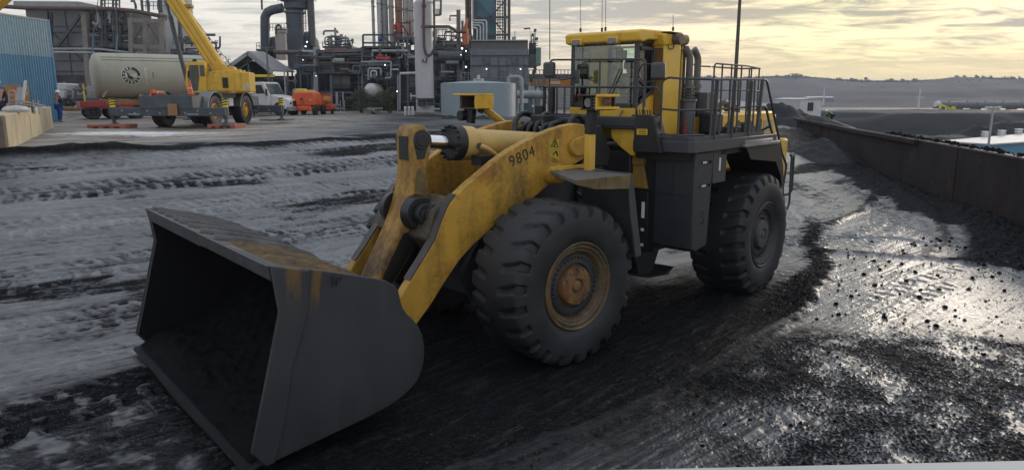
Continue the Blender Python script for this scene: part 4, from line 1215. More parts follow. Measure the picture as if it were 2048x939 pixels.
# items on the hood roof
m = MB(); m.box(-.6, -.2, .2, .6, 3.57, 3.80); m.box(-1.4, -1.0, -.3, .2, 3.57, 3.86); m.cyl((-.9, .55, 3.57), (-.9, .55, 3.78), .15, n=14); m.box(.0, .3, .4, .9, 3.57, 3.86); m.cyl((-1.8, .6, 3.57), (-1.8, .6, 3.72), .07, n=10); m.tube(fillet([(-.5, .7, 3.6), (-1.0, .75, 3.85), (-1.6, .5, 3.62)], .3), .06, 8)
m.cyl((-.5, -.2, 3.70), (-2.2, -.1, 3.70), .12, n=12)
rp("hood_equipment", m, pm("greasy_grey", (0.045, 0.042, 0.04), 0.6, var=0.3), .015)
rails("hood_rail", [[(.25, .5, 4.62), (-.3, .35, 4.56), (-1.0, .35, 4.56)], [(.12, .98, 3.57), (.12, .98, 4.58), (-1.5, .98, 4.575), (-2.45, .90, 4.55), (-2.6, .3, 4.56), (-1.4, .2, 4.57)],
                    [(.12, .98, 4.05), (-1.5, .98, 4.05), (-2.4, .92, 4.03)], [(-.25, .98, 4.57), (-.25, .98, 3.57)], [(-.7, .98, 4.57), (-.7, .98, 3.57)], [(-1.2, .98, 4.57), (-1.2, .98, 3.57)], [(-1.8, .95, 4.57), (-1.8, .95, 3.57)], [(-2.3, .92, 4.56), (-2.3, .92, 3.57)], [(-2.5, .6, 4.56), (-2.5, .6, 3.57)],
                    [(-.3, .35, 4.56), (-.3, .35, 3.57)], [(.3, .2, 4.05), (-.6, .2, 4.05)], [(.2, .98, 3.68), (-.15, .98, 3.68)]])
# exhaust stacks, air cleaner, lockers by the pillar
STK = pm("stack_grey", (0.13, 0.122, 0.11), 0.65, var=0.2, dirt=0.25)
for (x, y) in ((.92, .84), (.50, .80)):
    m = MB(); m.tube([(x, y, 3.5), (x, y, 4.62), (x + .005, y - .005, 4.68), (x + .04, y - .01, 4.74), (x + .09, y - .02, 4.80), (x + .13, y - .04, 4.85)], .07, 16); m.cyl((x, y, 4.08), (x, y, 4.16), .095, n=16)
    rp("exhaust_stack", m, STK)
m = MB(); m.cyl((1.22, 1.0, 3.19), (1.22, 1.0, 3.85), .145, n=24); m.cyl((1.22, 1.0, 3.82), (1.22, 1.0, 3.87), .17, n=24); ac = rp("air_cleaner", m, pm("canister_grey", (0.085, 0.087, 0.09), 0.45, var=0.2), .01)
m = MB()
for q in range(4): m.lathe([(.03, 0), (.13 - .01 * (q % 2), .012), (.13 - .01 * (q % 2), .035), (.03, .05)], 20, Matrix.Translation((1.22, 1.0, 3.88 + .06 * q)))
rpart(m, "rain_cap", EDGE, ac)
m = MB(); m.cyl((.72, 1.0, 3.55), (.72, 1.0, 4.0), .16, n=18); m.box(.1, .5, .7, 1.05, 3.55, 4.0); rp("silencer", m, _M["greasy_grey"], .02)
m = MB(); m.box(.55, 1.05, 1.15, 1.45, 3.19, 3.62); rp("locker_box", m, BLACK, .05)
m = MB(); m.cyl((1.50, 1.10, 3.20), (1.50, 1.10, 3.38), .04, n=14); m.tube(fillet([(1.50, 1.10, 3.38), (1.50, 1.10, 3.44), (1.45, 1.13, 3.45)], .04), .02, 6); rp("fire_extinguisher", m, pm("dull_red", (0.22, 0.025, 0.03), 0.5), .01)
m = MB(); m.box(-.1, .3, 1.3, 1.6, 3.19, 3.32); m.cyl((.1, 1.7, 3.19), (.1, 1.7, 3.4), .08, n=12); rp("deck_fitting", m, _M["greasy_grey"], .01)

# ---- coal left in the bucket
nx, ny = 90, 110
xs, ys = np.linspace(2.98, 5.03, nx), np.linspace(-2.36, 2.36, ny)
XX, YY = np.meshgrid(xs, ys, indexing="ij")
fl = np.interp(XX, [2.98, 3.05, 3.25, 3.68, 4.87, 5.35, 5.60], [.95, .62, .47, .36, .15, .06, -.02])
prof = .05 + .42 * ss(4.3, 3.0, XX) * (0.65 + .5 * ss(-.5, -2.2, YY)) + .10 * ss(5.3, 4.6, XX) * ss(-.3, -1.6, YY)
edge_ = ss(5.3, 4.7, XX + .30 * fbm(XX * 0 + 3, YY * .9, 3, 8)) * ss(2.36, 2.2, np.abs(YY) * .98)
zb = fl + .012 + (prof + .06 * fbm(XX * 1.3, YY * 1.3, 4, 5) + .03 * fbm(XX * 6, YY * 6, 3, 6)) * edge_
wc = [FM @ Vector((a_, b_, c_)) + J for a_, b_, c_ in zip(XX.ravel(), YY.ravel(), zb.ravel())]
m = MB(); m.add(wc, [(i * ny + j, i * ny + j + 1, (i + 1) * ny + j + 1, (i + 1) * ny + j) for i in range(nx - 1) for j in range(ny - 1)])
COALM = pm("coal_wet", (0.006, 0.0062, 0.007), 0.75, var=0.5, vscale=6, bump=0.7, bscale=22, spec=0.05)
tag(m.build("coal_heap", COALM), "thin layer of wet black coal lying inside the loader's bucket", "coal heap")
# ------------------------------------------------------------------ right side: wall, stockyard, hills
def boxpx(mb, x0, y0, x1, y1, Y, dep):
    ym, xm = (y0 + y1) / 2, (x0 + x1) / 2
    return mb.box(at(x0, ym, Y).x, at(x1, ym, Y).x, Y, Y + dep, at(xm, y1, Y).z, at(xm, y0, Y).z)


def pxt(mb, pts, r, n=8, f=0.0):
    q = [at(*p) for p in pts]
    return mb.tube(fillet(q, f) if f else q, r, n)


def mesh_grid(name, XX, YY, ZZ, mat, flip=False):
    n0, n1 = XX.shape
    m = MB()
    m.v = list(zip(XX.ravel().tolist(), YY.ravel().tolist(), ZZ.ravel().tolist()))
    m.f = [(i * n1 + j, i * n1 + j + 1, (i + 1) * n1 + j + 1, (i + 1) * n1 + j) for i in range(n0 - 1) for j in range(n1 - 1)]
    return m.build(name, mat, ang=180)


RUSTW = pm("rusty_plate", (0.024, 0.0185, 0.019), 0.85, var=0.3, vscale=0.6, spec=0.2, dirt=0.5, dcol=(0.011, 0.010, 0.0105), dscale=0.6, stretch=(1, 1, .35), rust=0.35, rcol=(0.055, 0.028, 0.021), bump=0.2, bscale=5)
STEEL = pm("weathered_steel", (0.13, 0.125, 0.12), 0.6, metal=0.2, var=0.3)
wall = empty("steel_wall", (16.0, 26.0, 0))
tag(wall, "long rusty brown steel plate wall holding coal along the yard's edge", "wall")
wi = Matrix.Translation((-16.0, -26.0, 0))
WP = [(14.2, 17.3), (15.2, 22.0), (16.8, 30.0), (19.7, 44.0), (22.6, 58.0)]
for k, (p, q) in enumerate(zip(WP, WP[1:])):
    n_ = 1 if k == 0 else 2 if k < 2 else 3
    for i in range(n_):
        a_ = Vector((*p, 0)).lerp(Vector((*q, 0)), i / n_)
        b_ = Vector((*p, 0)).lerp(Vector((*q, 0)), (i + 1) / n_)
        t_ = (b_ - a_).normalized(); nn = Vector((t_.y, -t_.x, 0))
        off = nn * (0.02 * ((i + k) % 2))
        ztop = 2.06 + .03 * ((k * 3 + i) % 3) - .015 * k
        m = MB()
        v = [a_ + off, b_ + off - t_ * .012, b_ + off + nn * .16 - t_ * .012, a_ + off + nn * .16]
        m.add([(*x.xy, -.6) for x in v] + [(*x.xy, ztop) for x in v], [(0, 1, 2, 3), (4, 5, 6, 7), (0, 1, 5, 4), (1, 2, 6, 5), (2, 3, 7, 6), (3, 0, 4, 7)])
        m.build("panel", RUSTW, wall, wi, .01)
m = MB()
for p, q in zip(WP[:3], WP[1:3]): m.bar((p[0] + .1, p[1], 2.10), (q[0] + .1, q[1], 2.10), .22, .06)
m.build("top_angle", pm("angle_rust", (0.085, 0.07, 0.065), 0.7, var=0.3, rust=0.3), wall, wi, .01)
m = MB()
for p, q in zip(WP[2:], WP[3:]): m.bar((p[0] - .02, p[1], 2.02), (q[0] - .02, q[1], 1.99), .36, .20)
m.build("top_channel", RUSTW, wall, wi, .02)


def chunk(mb, c, r, rg):
    n = 6
    vs = []
    for i in range(3):
        for k in range(n):
            a = 2 * math.pi * (k + .5 * (i % 2)) / n
            rr = r * (1, .95, .45)[i] * rg.uniform(.7, 1.15)
            vs.append((c[0] + rr * math.cos(a), c[1] + rr * math.sin(a), c[2] + r * (-.25, .35, .8)[i] * rg.uniform(.8, 1.2)))
    fs = [(i * n + k, i * n + (k + 1) % n, (i + 1) * n + (k + 1) % n, (i + 1) * n + k) for i in range(2) for k in range(n)] + [tuple(range(2 * n, 3 * n))]
    mb.add(vs, fs)


rg = random.Random(11)
m = MB()
for _ in range(240):
    t_ = rg.random() ** .8
    y = 20 + 15 * t_
    x = np.interp(y, [22, 30, 58], [15.2, 16.8, 22.6]) + rg.uniform(.05, .55)
    chunk(m, (x, y, 2.12 + rg.uniform(0, .02)), rg.choice((.02, .03, .03, .04, .05, .05, .08, .11)), rg)
tag(m.build("coal_lumps", COALM), "small black coal lumps littered along the top of the steel wall", "coal", kind="stuff")
# loose lumps on the silt in front
m = MB()
for _ in range(2600):
    y = rg.uniform(7.2, 20)
    x = rg.uniform(2.0, 15.5)
    xa = np.array([x]); ya = np.array([y])
    d_, _l = pline(xa, ya, SWATH)
    if d_[0] > -.3 or x > 14.5 or fbm(xa * .55, ya * .55, 3, 7)[0] < rg.uniform(-.55, .45): continue
    chunk(m, (x, y, gz(x, y)), rg.choice((.008, .01, .012, .015, .02, .03)) * (1.7 if y > 12 else 1), rg)
m.build("coal_gravel", COALM)["kind"] = "stuff"


def mound(name, cx, cy, rx, ry, h, z0, mat, label, group=None, seed=1, rot=0.0, flat=0.0, nx_=70, ny_=50, rough=0.12):
    u, v = np.meshgrid(np.linspace(-1, 1, nx_), np.linspace(-1, 1, ny_), indexing="ij")
    rr = np.hypot(u, v) + .16 * fbm(u * 2.2 + seed, v * 2.2, 3, seed)
    z = np.clip((1 - rr) / (1 - flat), 0, 1)
    z = z * (1 - .12 * z) + rough * (fbm(u * 5, v * 5, 4, seed + 3) * .5 + .3 * fbm(u * 18, v * 18, 2, seed + 5)) * (z > 0) * (.4 + z)
    X_, Y_ = u * rx, v * ry
    ca, sa = math.cos(rot), math.sin(rot)
    o = mesh_grid(name, cx + X_ * ca - Y_ * sa, cy + X_ * sa + Y_ * ca, z0 + z * h - .15, mat)
    return tag(o, label, "coal pile", group)


COALP = pm("coal_pile", (0.014, 0.0145, 0.016), 0.8, var=0.4, vscale=.5, dirt=0.3, dcol=(0.035, 0.035, 0.036), dscale=.3, stretch=(1, 1, 1), bump=0.6, bscale=4, spec=0.3)
mound("coal_pile", 16.9, 40.0, 3.2, 4.2, 1.75, 0.2, COALP, "conical heap of black coal against the far end of the steel wall", seed=3)
mound("coal_pile", at(1545, 230, 72).x, 72, 9.5, 8, 4.4, -.55, COALP, "dark coal heap behind the wall in front of the white site trailer", seed=5)
mound("coal_pile", at(1900, 230, 215).x, 215, 85, 38, 9.3, -9.0, COALP, "very large flat topped black stockpile across the stockyard", seed=7, flat=.55, rough=.05, nx_=120)
mound("coal_pile", at(1870, 250, 135).x, 135, 24, 14, 6.0, -8.9, COALP, "low ridge of black coal in front of the large stockpile", seed=9, flat=.25, rough=.10)
mound("coal_pile", at(1955, 245, 150).x, 150, 14, 10, 7.2, -8.9, COALP, "pointed black coal cone behind the blue warehouse's roof", seed=12, flat=.1)
mound("coal_pile", at(2060, 240, 160).x, 160, 22, 14, 8.0, -8.9, COALP, "black coal mound at the right edge behind the roof vents", seed=14, flat=.3)

# white site trailer
TW = pm("trailer_white", (0.55, 0.55, 0.55), 0.6, var=0.08, dirt=0.3, dcol=(0.25, 0.24, 0.22))
pA, pB = at(1546, 228, 96), at(1599, 232, 88)
u_ = (pB - pA); u_.z = 0; L_ = u_.length; u_.normalize(); v_ = Vector((-u_.y, u_.x, 0))
tr = empty("site_trailer", (pA.x, pA.y, pB.z - .1))
tag(tr, "white clapboard site trailer behind the coal heap beyond the steel wall", "site trailer")
TM = axes((0, 0, 0), u_, v_, UP)
m = MB(); m.box(0, L_, 0, 2.6, 0, 2.05); m.build("body", TW, tr, TM)
m = MB()
for k in range(9): m.box(-.01, L_ + .01, -.02, 0, .2 + .2 * k, .22 + .2 * k)
m.build("siding", pm("siding_grey", (0.38, 0.38, 0.38), 0.6), tr, TM)
m = MB(); m.prism([(-.1, 2.05), (2.7, 2.05), (1.3, 2.25)], -.1, L_ + .1, "x"); m.build("roof", pm("roof_grey", (0.4, 0.4, 0.41), 0.6), tr, TM)
m = MB(); m.box(L_, L_ + .03, .9, 1.6, .7, 1.7); m.build("window", HOSE, tr, TM)

# blue warehouse below the wall
WB_ = pm("warehouse_blue", (0.075, 0.235, 0.37), 0.55, var=0.08, dirt=0.2, dcol=(0.10, 0.15, 0.18))
WR = pm("warehouse_roof", (0.50, 0.48, 0.46), 0.6, var=0.1, dirt=0.25, dcol=(0.3, 0.28, 0.26))
Lc, Cc, Rc, Tc = at(1876, 281.5, 96), at(1983, 287.5, 85), at(2110, 279, 93), at(2110, 262, 108)
wh = empty("warehouse", (Cc.x, Cc.y, -8.5))
tag(wh, "blue warehouse with low white roof standing below the steel wall", "warehouse")
WMX = Matrix.Translation(-wh.location)
m = MB()
ft = [Lc, Cc, Rc, Tc]
ins = [Lc + Vector((.4, -.1, 0)), Cc + Vector((0, .4, 0)), Rc + Vector((-.3, .3, 0)), Tc + Vector((-.3, -.4, 0))]
m.add([(p.x, p.y, -9.0) for p in ins] + [(p.x, p.y, p.z - .06) for p in ins], [(0, 1, 5, 4), (1, 2, 6, 5), (2, 3, 7, 6), (3, 0, 4, 7)]); m.build("wall", WB_, wh, WMX)
m = MB(); dz_ = Vector((0, 0, .16))
m.add([p - dz_ for p in ft] + ft, [(4, 5, 7), (5, 6, 7), (0, 1, 5, 4), (1, 2, 6, 5), (2, 3, 7, 6), (3, 0, 4, 7), (0, 1, 3), (1, 2, 3)])
rfw = m.build("roof", WR, wh, WMX, ang=20)
for px in (1970, 2003, 2037):
    f_ = (px - 1876) / (2110 - 1876.)
    q = at(px, 281.5 + (262 - 281.5) * f_ - 1, 1 / ((1 - f_) / 96 + f_ / 108)); s_ = .30
    m = MB(); m.box(q.x - s_, q.x + s_, q.y - s_, q.y + s_, q.z - .4, q.z + .55); m.box(q.x - s_ * 1.35, q.x + s_ * 1.35, q.y - s_ * 1.35, q.y + s_ * 1.35, q.z + .16, q.z + .27); m.box(q.x - s_ * 1.35, q.x + s_ * 1.35, q.y - s_ * 1.35, q.y + s_ * 1.35, q.z + .55, q.z + .68)
    m.build("roof_vent", pm("vent_white", (0.6, 0.6, 0.6), 0.6), rfw)

# floodlight mast
ms = at(1976, 318, 70); mt = at(1986, 219, 70)
mast = empty("light_mast", (mt.x, 70, -8.4)); tag(mast, "tall grey floodlight mast in front of the blue warehouse", "light mast")
GALV = pm("galvanised", (0.36, 0.36, 0.37), 0.5, metal=0.5, var=0.15)
zt = mt.z + 8.4
m = MB(); m.cyl((0, 0, 0), (0, 0, zt), .16, .09, n=12); m.build("pole", GALV, mast)
m = MB(); m.bar((-.62, 0, zt), (.62, 0, zt), .07, .05); m.build("crossarm", GALV, mast)
for k in range(4):
    x = -.62 + .41 * k
    m = MB(); m.box(x - .12, x + .12, -.12, .10, zt + .08, zt + .30); m.bar((x, 0, zt), (x, 0, zt + .1), .04); m.build("floodlight", pm("lamp_shell", (0.5, 0.5, 0.5), 0.4), mast)

# far things: rail cars, poles, yard shed, digger, towers
RC = pm("tank_car_grey", (0.10, 0.10, 0.105), 0.5, var=0.3)
first = None
for k, px in enumerate(range(1898, 2075, 36)):
    c = at(px, 209, 420); s_ = mpp(420)
    if first is None:
        first = empty("tank_car", c)
        m = MB(); m.cyl((-5.0, 0, 0), (5.0, 0, 0), 1.6, n=16); m.cyl((0, 0, 1.4), (0, 0, 2.1), .5, n=10); m.build("tank", RC, first)
        m = MB(); m.box(-5.2, 5.2, -1.2, 1.2, -2.1, -1.5)
        for x in (-4.2, -3.0, 3.0, 4.2): m.cyl((x, -1.0, -2.4), (x, 1.0, -2.4), .5, n=10)
        m.build("underframe", BLACK, first)
        o = first
    else:
        o = copy_tree(first); o.location = c
    tag(o, "dark rail tank car in the long row beyond the stockpile", "rail car", "tank cars beyond the stockpile")
c = at(1875, 208, 418); t0 = empty("tank_car", c); tag(t0, "pale tank car end at the left end of the rail car row", "rail car")
m = MB(); m.cyl((-1.2, 0, 0), (1.2, 0, 0), 1.7, n=16); m.build("tank", TW, t0); m = MB(); m.box(-1.4, 1.4, -1.2, 1.2, -2.6, -1.6); m.build("underframe", BLACK, t0)
for px, y0, y1, lab in ((1648, 176, 203, "slim white pole in the far field left of the other white pole"), (1838, 175, 213, "slim white utility pole with short crossarms in front of the brown field")):
    p0, p1 = at(px - 1, y1, 380), at(px + 1, y0, 380)
    m = MB(); m.cyl((p0.x, 380, p0.z - 2), (p0.x, 380, p1.z), .45, .3, n=8)
    if px > 1700:
        for dz in (.45, .52): m.bar((p0.x - 2.0, 380, p0.z + (p1.z - p0.z) * dz), (p0.x + 2.0, 380, p0.z + (p1.z - p0.z) * dz), .25)
    tag(m.build("pole", TW), lab, "pole")
p = at(1892, 214, 236); ex = empty("excavator", (p.x, p.y, p.z)); tag(ex, "small yellow excavator arm showing over the large stockpile's crest", "excavator")
m = MB(); m.bar((-1.6, 0, .7), (2.0, 0, -.9), .7, .6); m.bar((-1.6, 0, .7), (-1.9, 0, -.6), .5, .5); m.build("boom", YD, ex); m = MB(); m.box(1.6, 3.6, -1, 1, -2.4, -.7); m.box(1.8, 2.6, -.9, 0, -.7, .2); m.build("cab", YD, ex); m = MB(); m.box(1.2, 4.0, -1.3, 1.3, -3.2, -2.4); m.build("track", BLACK, ex)
p = at(1643, 197, 520); fs_ = empty("shed", (p.x, p.y, p.z)); tag(fs_, "long low far shed with pale roof below the hills", "shed")
m = MB(); m.box(-9, 9, 0, 10, -2.5, .6); m.build("wall", pm("shed_slate", (0.16, 0.17, 0.22), 0.6), fs_); m = MB(); m.prism([(-.3, .6), (10.3, .6), (5, 1.5)], -9.3, 9.3, "x"); m.build("roof", WR, fs_)
for y_, xs_ in ((214, (1700, 1850)), (205.5, (1625, 1775)), (218, (1540, 1840))):
    m = MB(); a_, b_ = onp(xs_[0], y_ - (4 if y_ == 205.5 else 0)), onp(xs_[1], y_ + (8 if y_ == 205.5 else 0))
    t_ = (b_ - a_).normalized(); n_ = Vector((-t_.y, t_.x, 0)) * 4
    pts_ = [a_ + (b_ - a_) * f for f in np.linspace(0, 1, 30)]
    gzz = lambda q: (q.x, q.y, gz(q.x, q.y) + .5)
    m.add([gzz(q - n_) for q in pts_] + [gzz(q + n_) for q in pts_], [(i, i + 1, i + 31, i + 30) for i in range(29)])
    m.build("road", pm("pale_road", (0.42, 0.39, 0.34), 0.8, var=0.2, vscale=.05))["kind"] = "structure"

# hills
azs = np.linspace(-30, 75, 420)
us = np.linspace(0, 1, 40)
AZ, U = np.meshgrid(np.radians(azs), us, indexing="ij")
pxs = 1024 + FPX * np.tan(AZ)
crest_py = np.interp(pxs, [0, 1100, 1400, 1540, 1600, 1650, 1700, 1740, 1800, 1850, 1890, 1950, 2048, 2300, 4000], [168, 166, 160, 157, 160, 164, 166, 166, 164, 162, 157.5, 159.5, 162, 158, 165])
RRh = 700 + 900 * U
top = H + (188 - crest_py) / FPX * 1510 * np.cos(AZ)
prof_ = np.where(U < .9, ss(0.0, 0.92, U) ** 0.9, 1 - (U - .9) * 2.0)
Xh, Yh = RRh * np.sin(AZ), RRh * np.cos(AZ)
Zh = -9.5 + (top + 9.5) * prof_ + (fbm(Xh * .006, Yh * .006, 5, 12) * 7) * ss(0, .3, U) * ss(1, .8, U)
HILL = pm("winter_woods", (0.040, 0.034, 0.030), 0.95, var=0.25, vscale=.012, dirt=0.5, dcol=(0.034, 0.035, 0.036), dscale=.008, stretch=(1, 1, 1), bump=0.6, bscale=.08)
mesh_grid("hills", Xh, Yh, Zh, HILL)["kind"] = "structure"
m = MB()
for k in range(3800):
    a = R(rg.uniform(-5, 46)); u = .9 if k % 12 else rg.uniform(.5, .9)
    i = (math.degrees(a) + 30) / 105 * 419
    i0, j0 = int(i), min(39, int(u * 39))
    r = 700 + 900 * u
    z = Zh[i0, j0]
    hgt = rg.uniform(2.5, 5.0) * (.5 if u < .9 else 1.7 if rg.random() < .05 else .9)
    x, y = r * math.sin(a), r * math.cos(a)
    wd = hgt * rg.uniform(.7, 1.3)
    for q in range(2):
        dx = rg.uniform(-.5, .5) * wd
        n = 6
        vs = [(x + dx + wd * .5 * math.cos(t) * rg.uniform(.7, 1.2), y + wd * .5 * math.sin(t * 1.3), z + hgt * (.55 + .42 * math.sin(t)) * rg.uniform(.85, 1.1)) for t in np.linspace(0, 2 * math.pi, n, endpoint=False)]
        m.add(vs + [(x, y, z - 1), (x + dx, y - wd * .4, z + hgt * .5)], [(n + 1, i_, (i_ + 1) % n) for i_ in range(n)] + [(n, n + 1, 0), (n, n + 1, 3)])
m.build("treeline", pm("bare_trees", (0.045, 0.040, 0.038), 0.95, var=0.3, vscale=.1))["kind"] = "stuff"
p = at(1588, 160, 1300); tw = MB()
zt_ = at(1588, 147, 1300).z
for s in (-1, 1):
    for s2 in (-1, 1): tw.bar((p.x + 4 * s, 1300 + 3 * s2, p.z - 5), (p.x + 3.2 * s, 1300 + 2 * s2, zt_), .8)
for f in (.35, .62, .95): tw.bar((p.x - 9, 1300, p.z + (zt_ - p.z) * f), (p.x + 9, 1300, p.z + (zt_ - p.z) * f), .9)
for f in (0, .33, .66): tw.bar((p.x - 4, 1300, p.z + (zt_ - p.z) * f), (p.x + 4, 1300, p.z + (zt_ - p.z) * (f + .3)), .6)
tag(tw.build("pylon", HILL), "lattice power pylon standing on the hill's skyline", "pylon")
p = at(1731, 165, 1300); wt = empty("water_tower", (p.x, 1300, p.z)); tag(wt, "tiny water tower on the wooded skyline right of the pylon", "water tower")
m = MB(); m.cyl((0, 0, -4), (0, 0, 5), .7, n=8); m.build("stem", HILL, wt); m = MB(); m.lathe([(.1, 4), (3, 5.5), (3.2, 7), (1.5, 9), (.1, 9.3)], 14); m.build("tank", HILL, wt)
# tall lamp pole beyond the loader
b_ = on(1466, 52); p1 = at(1473, -60, 52)
m = MB(); m.cyl((b_.x, 52, b_.z), (b_.x, 52, p1.z), .15, .10, n=14); m.cyl((b_.x, 52, b_.z), (b_.x, 52, b_.z + .5), .24, n=14)
tag(m.build("lamp_pole", pm("pole_brown", (0.06, 0.052, 0.048), 0.6)), "tall dark steel pole rising behind the loader's hood rails", "pole")
# ------------------------------------------------------------------ the plant behind the yard
G1 = pm("clad_grey", (0.15, 0.155, 0.165), 0.6, var=0.12, dirt=0.4, dcol=(0.08, 0.075, 0.07), dscale=.5)
G2 = pm("steel_darkgrey", (0.072, 0.079, 0.087), 0.6, var=0.25, dirt=0.3)
G3 = pm("steel_bluegrey", (0.085, 0.11, 0.13), 0.55, var=0.2, dirt=0.3, dcol=(0.05, 0.05, 0.05))
G4 = pm("steel_palegrey", (0.27, 0.28, 0.285), 0.55, var=0.15, dirt=0.3, dcol=(0.12, 0.11, 0.10))
BRN = pm("pipe_brown", (0.085, 0.062, 0.055), 0.6, var=0.25, rust=0.3)
CONC = pm("frame_concrete", (0.20, 0.185, 0.165), 0.8, var=0.15, dirt=0.4, dcol=(0.10, 0.09, 0.08))
WHT = pm("plant_white", (0.50, 0.50, 0.49), 0.55, var=0.1, dirt=0.4, dcol=(0.28, 0.26, 0.23), dscale=.7)
PINK = pm("column_beige", (0.33, 0.295, 0.27), 0.6, var=0.12, dirt=0.35, dcol=(0.18, 0.15, 0.13), dscale=.6)
MAROON = pm("maroon_pipe", (0.11, 0.022, 0.03), 0.5, var=0.2)
REDP = pm("red_steel", (0.36, 0.05, 0.035), 0.55, var=0.2)
TEAL = pm("teal_cladding", (0.085, 0.185, 0.235), 0.55, var=0.1, dirt=0.3, dcol=(0.06, 0.10, 0.12))
LAMPE = emit("lamp_lit", (0.9, 0.95, 1.0), 4.0)
DARKW = pm("dark_wall", (0.048, 0.05, 0.054), 0.8, var=0.3, vscale=1)  # even dark grey for the back walls and some pipes
GZ0 = 2.35


def thing_at(name, px, Y, label, cat, group=None):
    c = at(px, 200, Y)
    o = empty(name, (c.x, Y, GZ0))
    tag(o, label, cat, group)
    return o, Matrix.Translation((-c.x, -Y, -GZ0))


def bp_(mb, name, mat, th, bevel=0.0, ang=40):
    return mb.build(name, mat, th[0], th[1], bevel, ang)


def vc(mb, px, y0, y1, wpx, Y, n=20, w1=None):
    a, b = at(px, (y0 + y1) / 2, Y), None
    r0 = wpx / 2 * mpp(Y)
    return mb.cyl((a.x, Y, at(px, y1, Y).z), (a.x, Y, at(px, y0, Y).z), r0, r0 if w1 is None else w1 / 2 * mpp(Y), n=n)


def lamp(px, py, Y, th, r=.07):
    m = MB(); c = at(px, py, Y); r *= .5
    m.lathe([(.01, -r), (r * .8, -r * .5), (r, 0), (r * .8, r * .5), (.01, r)], 8, Matrix.Translation(c))
    bp_(m, "lamp", LAMPE, th)


def handrail(x0, x1, y0, y1, Y, th, mat, n=6, name="handrail"):
    m = MB()
    for f in (0, .5): pxt(m, [(x0, y0 + (y1 - y0) * f, Y), (x1, y0 + (y1 - y0) * f, Y)], .035, 5)
    for k in range(n + 1):
        x = x0 + (x1 - x0) * k / n
        pxt(m, [(x, y0, Y), (x, y1, Y)], .035, 5)
    bp_(m, name, mat, th)


def pipework(th, x0, x1, y0, y1, Y, n, seed, mats, rmin=.05, rmax=.16):
    rg_ = random.Random(seed)
    for k in range(n):
        yy = Y + rg_.uniform(-1.5, 1.5)
        r = rg_.uniform(rmin, rmax) * (1 if rg_.random() < .75 else 1.6)
        xa, ya = rg_.uniform(x0, x1), rg_.uniform(y0, y1)
        pts = [(xa, ya, yy)]
        hor = rg_.random() < .6
        for s in range(rg_.choice((1, 2, 3))):
            if hor: xa = min(max(x0, xa + rg_.uniform(-1, 1) * (x1 - x0) * .55), x1)
            else: ya = min(max(y0, ya + rg_.uniform(-1, 1) * (y1 - y0) * .55), y1)
            hor = not hor
            pts.append((xa, ya, yy))
        if len(pts) < 2 or math.dist(pts[0][:2], pts[-1][:2]) < 6: continue
        m = MB(); pxt(m, pts, r, 7, .25)
        if rg_.random() < .5:
            p = at(*pts[1]); m.cyl(p - Vector((.0, .0, .2)), p + Vector((0, 0, .2)), r * 1.9, n=8)
        bp_(m, "pipe", rg_.choice(mats), th)


# ---- grey process building at the left
Y = 74
T = thing_at("process_building", 200, Y, "big grey clad process building with braced steel frame behind the beige tank", "building")
m = MB(); boxpx(m, 60, 20, 172, 167, Y, 8); bp_(m, "wall", G1, T)
m = MB()
for y in (52, 64, 92, 121, 142): boxpx(m, 60, y, 172, y + 1.2, Y - .1, .1)
for x in (101, 136): boxpx(m, x, 20, x + 1, 160, Y - .1, .1)
bp_(m, "panel_joint", G2, T)
m = MB(); m.prism([(at(35, 4, Y).x, at(35, 4, Y).z), (at(165, 5, Y).x, at(165, 5, Y).z), (at(205, 13, Y).x, at(205, 13, Y).z), (at(205, 16, Y).x, at(205, 16, Y).z), (at(35, 15, Y).x, at(35, 15, Y).z)], Y - .6, Y + 8); bp_(m, "roof", G4, T)
m = MB(); pxt(m, [(-10, 12, Y - 1.5), (50, 16, Y - 1.5), (220, 18, Y - 1.5), (268, 22, Y - 1.5), (325, 33, Y - 1.5)], .20, 14); pxt(m, [(318, 32, Y - 1.5), (332, 36, Y - 1.5)], .3, 14); bp_(m, "vapour_pipe", BRN, T)
for x0, x1, w_ in ((167, 177, 10), (97, 101, 5), (99, 102, 4)):
    m = MB(); m.bar(at(x0 + 2, 24, Y - 1), at(x1 + 4 if w_ > 8 else x1, 200, Y - 1), .5 if w_ > 8 else .22, .5); bp_(m, "column", CONC if w_ > 8 else G2, T)
m = MB(); m.bar(at(160, 32, Y - .6), at(112, 98, Y - .6), .24, .24); bp_(m, "brace", G2, T)
m = MB(); m.bar(at(102, 62, Y - .5), at(166, 122, Y - .5), .12, .12); bp_(m, "brace", G2, T)
m = MB(); pxt(m, [(100, 98, Y - 1.3), (185, 98, Y - 1.3), (205, 99, Y - 1.3), (262, 106, Y - 1.3)], .12, 10); bp_(m, "pipe", G4, T)
m = MB(); pxt(m, [(100, 104, Y - 1.3), (190, 105, Y - 1.3)], .07, 8); bp_(m, "pipe", WHT, T)
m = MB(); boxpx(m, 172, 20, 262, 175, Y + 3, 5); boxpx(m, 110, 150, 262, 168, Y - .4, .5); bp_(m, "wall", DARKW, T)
rg_ = random.Random(4)
for k in range(14):
    x, y = rg_.uniform(180, 256), rg_.uniform(24, 62)
    m = MB(); c = at(x, y, Y + rg_.uniform(0, 2)); m.cyl(c - Vector((rg_.uniform(.2, 1.4), 0, 0)), c + Vector((rg_.uniform(.2, 1.2), 0, rg_.uniform(-.3, .3))), rg_.uniform(.25, .6), n=12); bp_(m, "machinery", G2, T, .03)
m = MB(); c0, c1 = at(176, 46, Y + .5), at(224, 55, Y + .5); m.cyl(c0, c1, .75, .6, n=18); bp_(m, "drum", G2, T)
for y in (70, 92):
    m = MB(); boxpx(m, 176, y, 262, y + 3, Y - .8, 2); bp_(m, "walkway", G4 if y < 80 else G2, T)
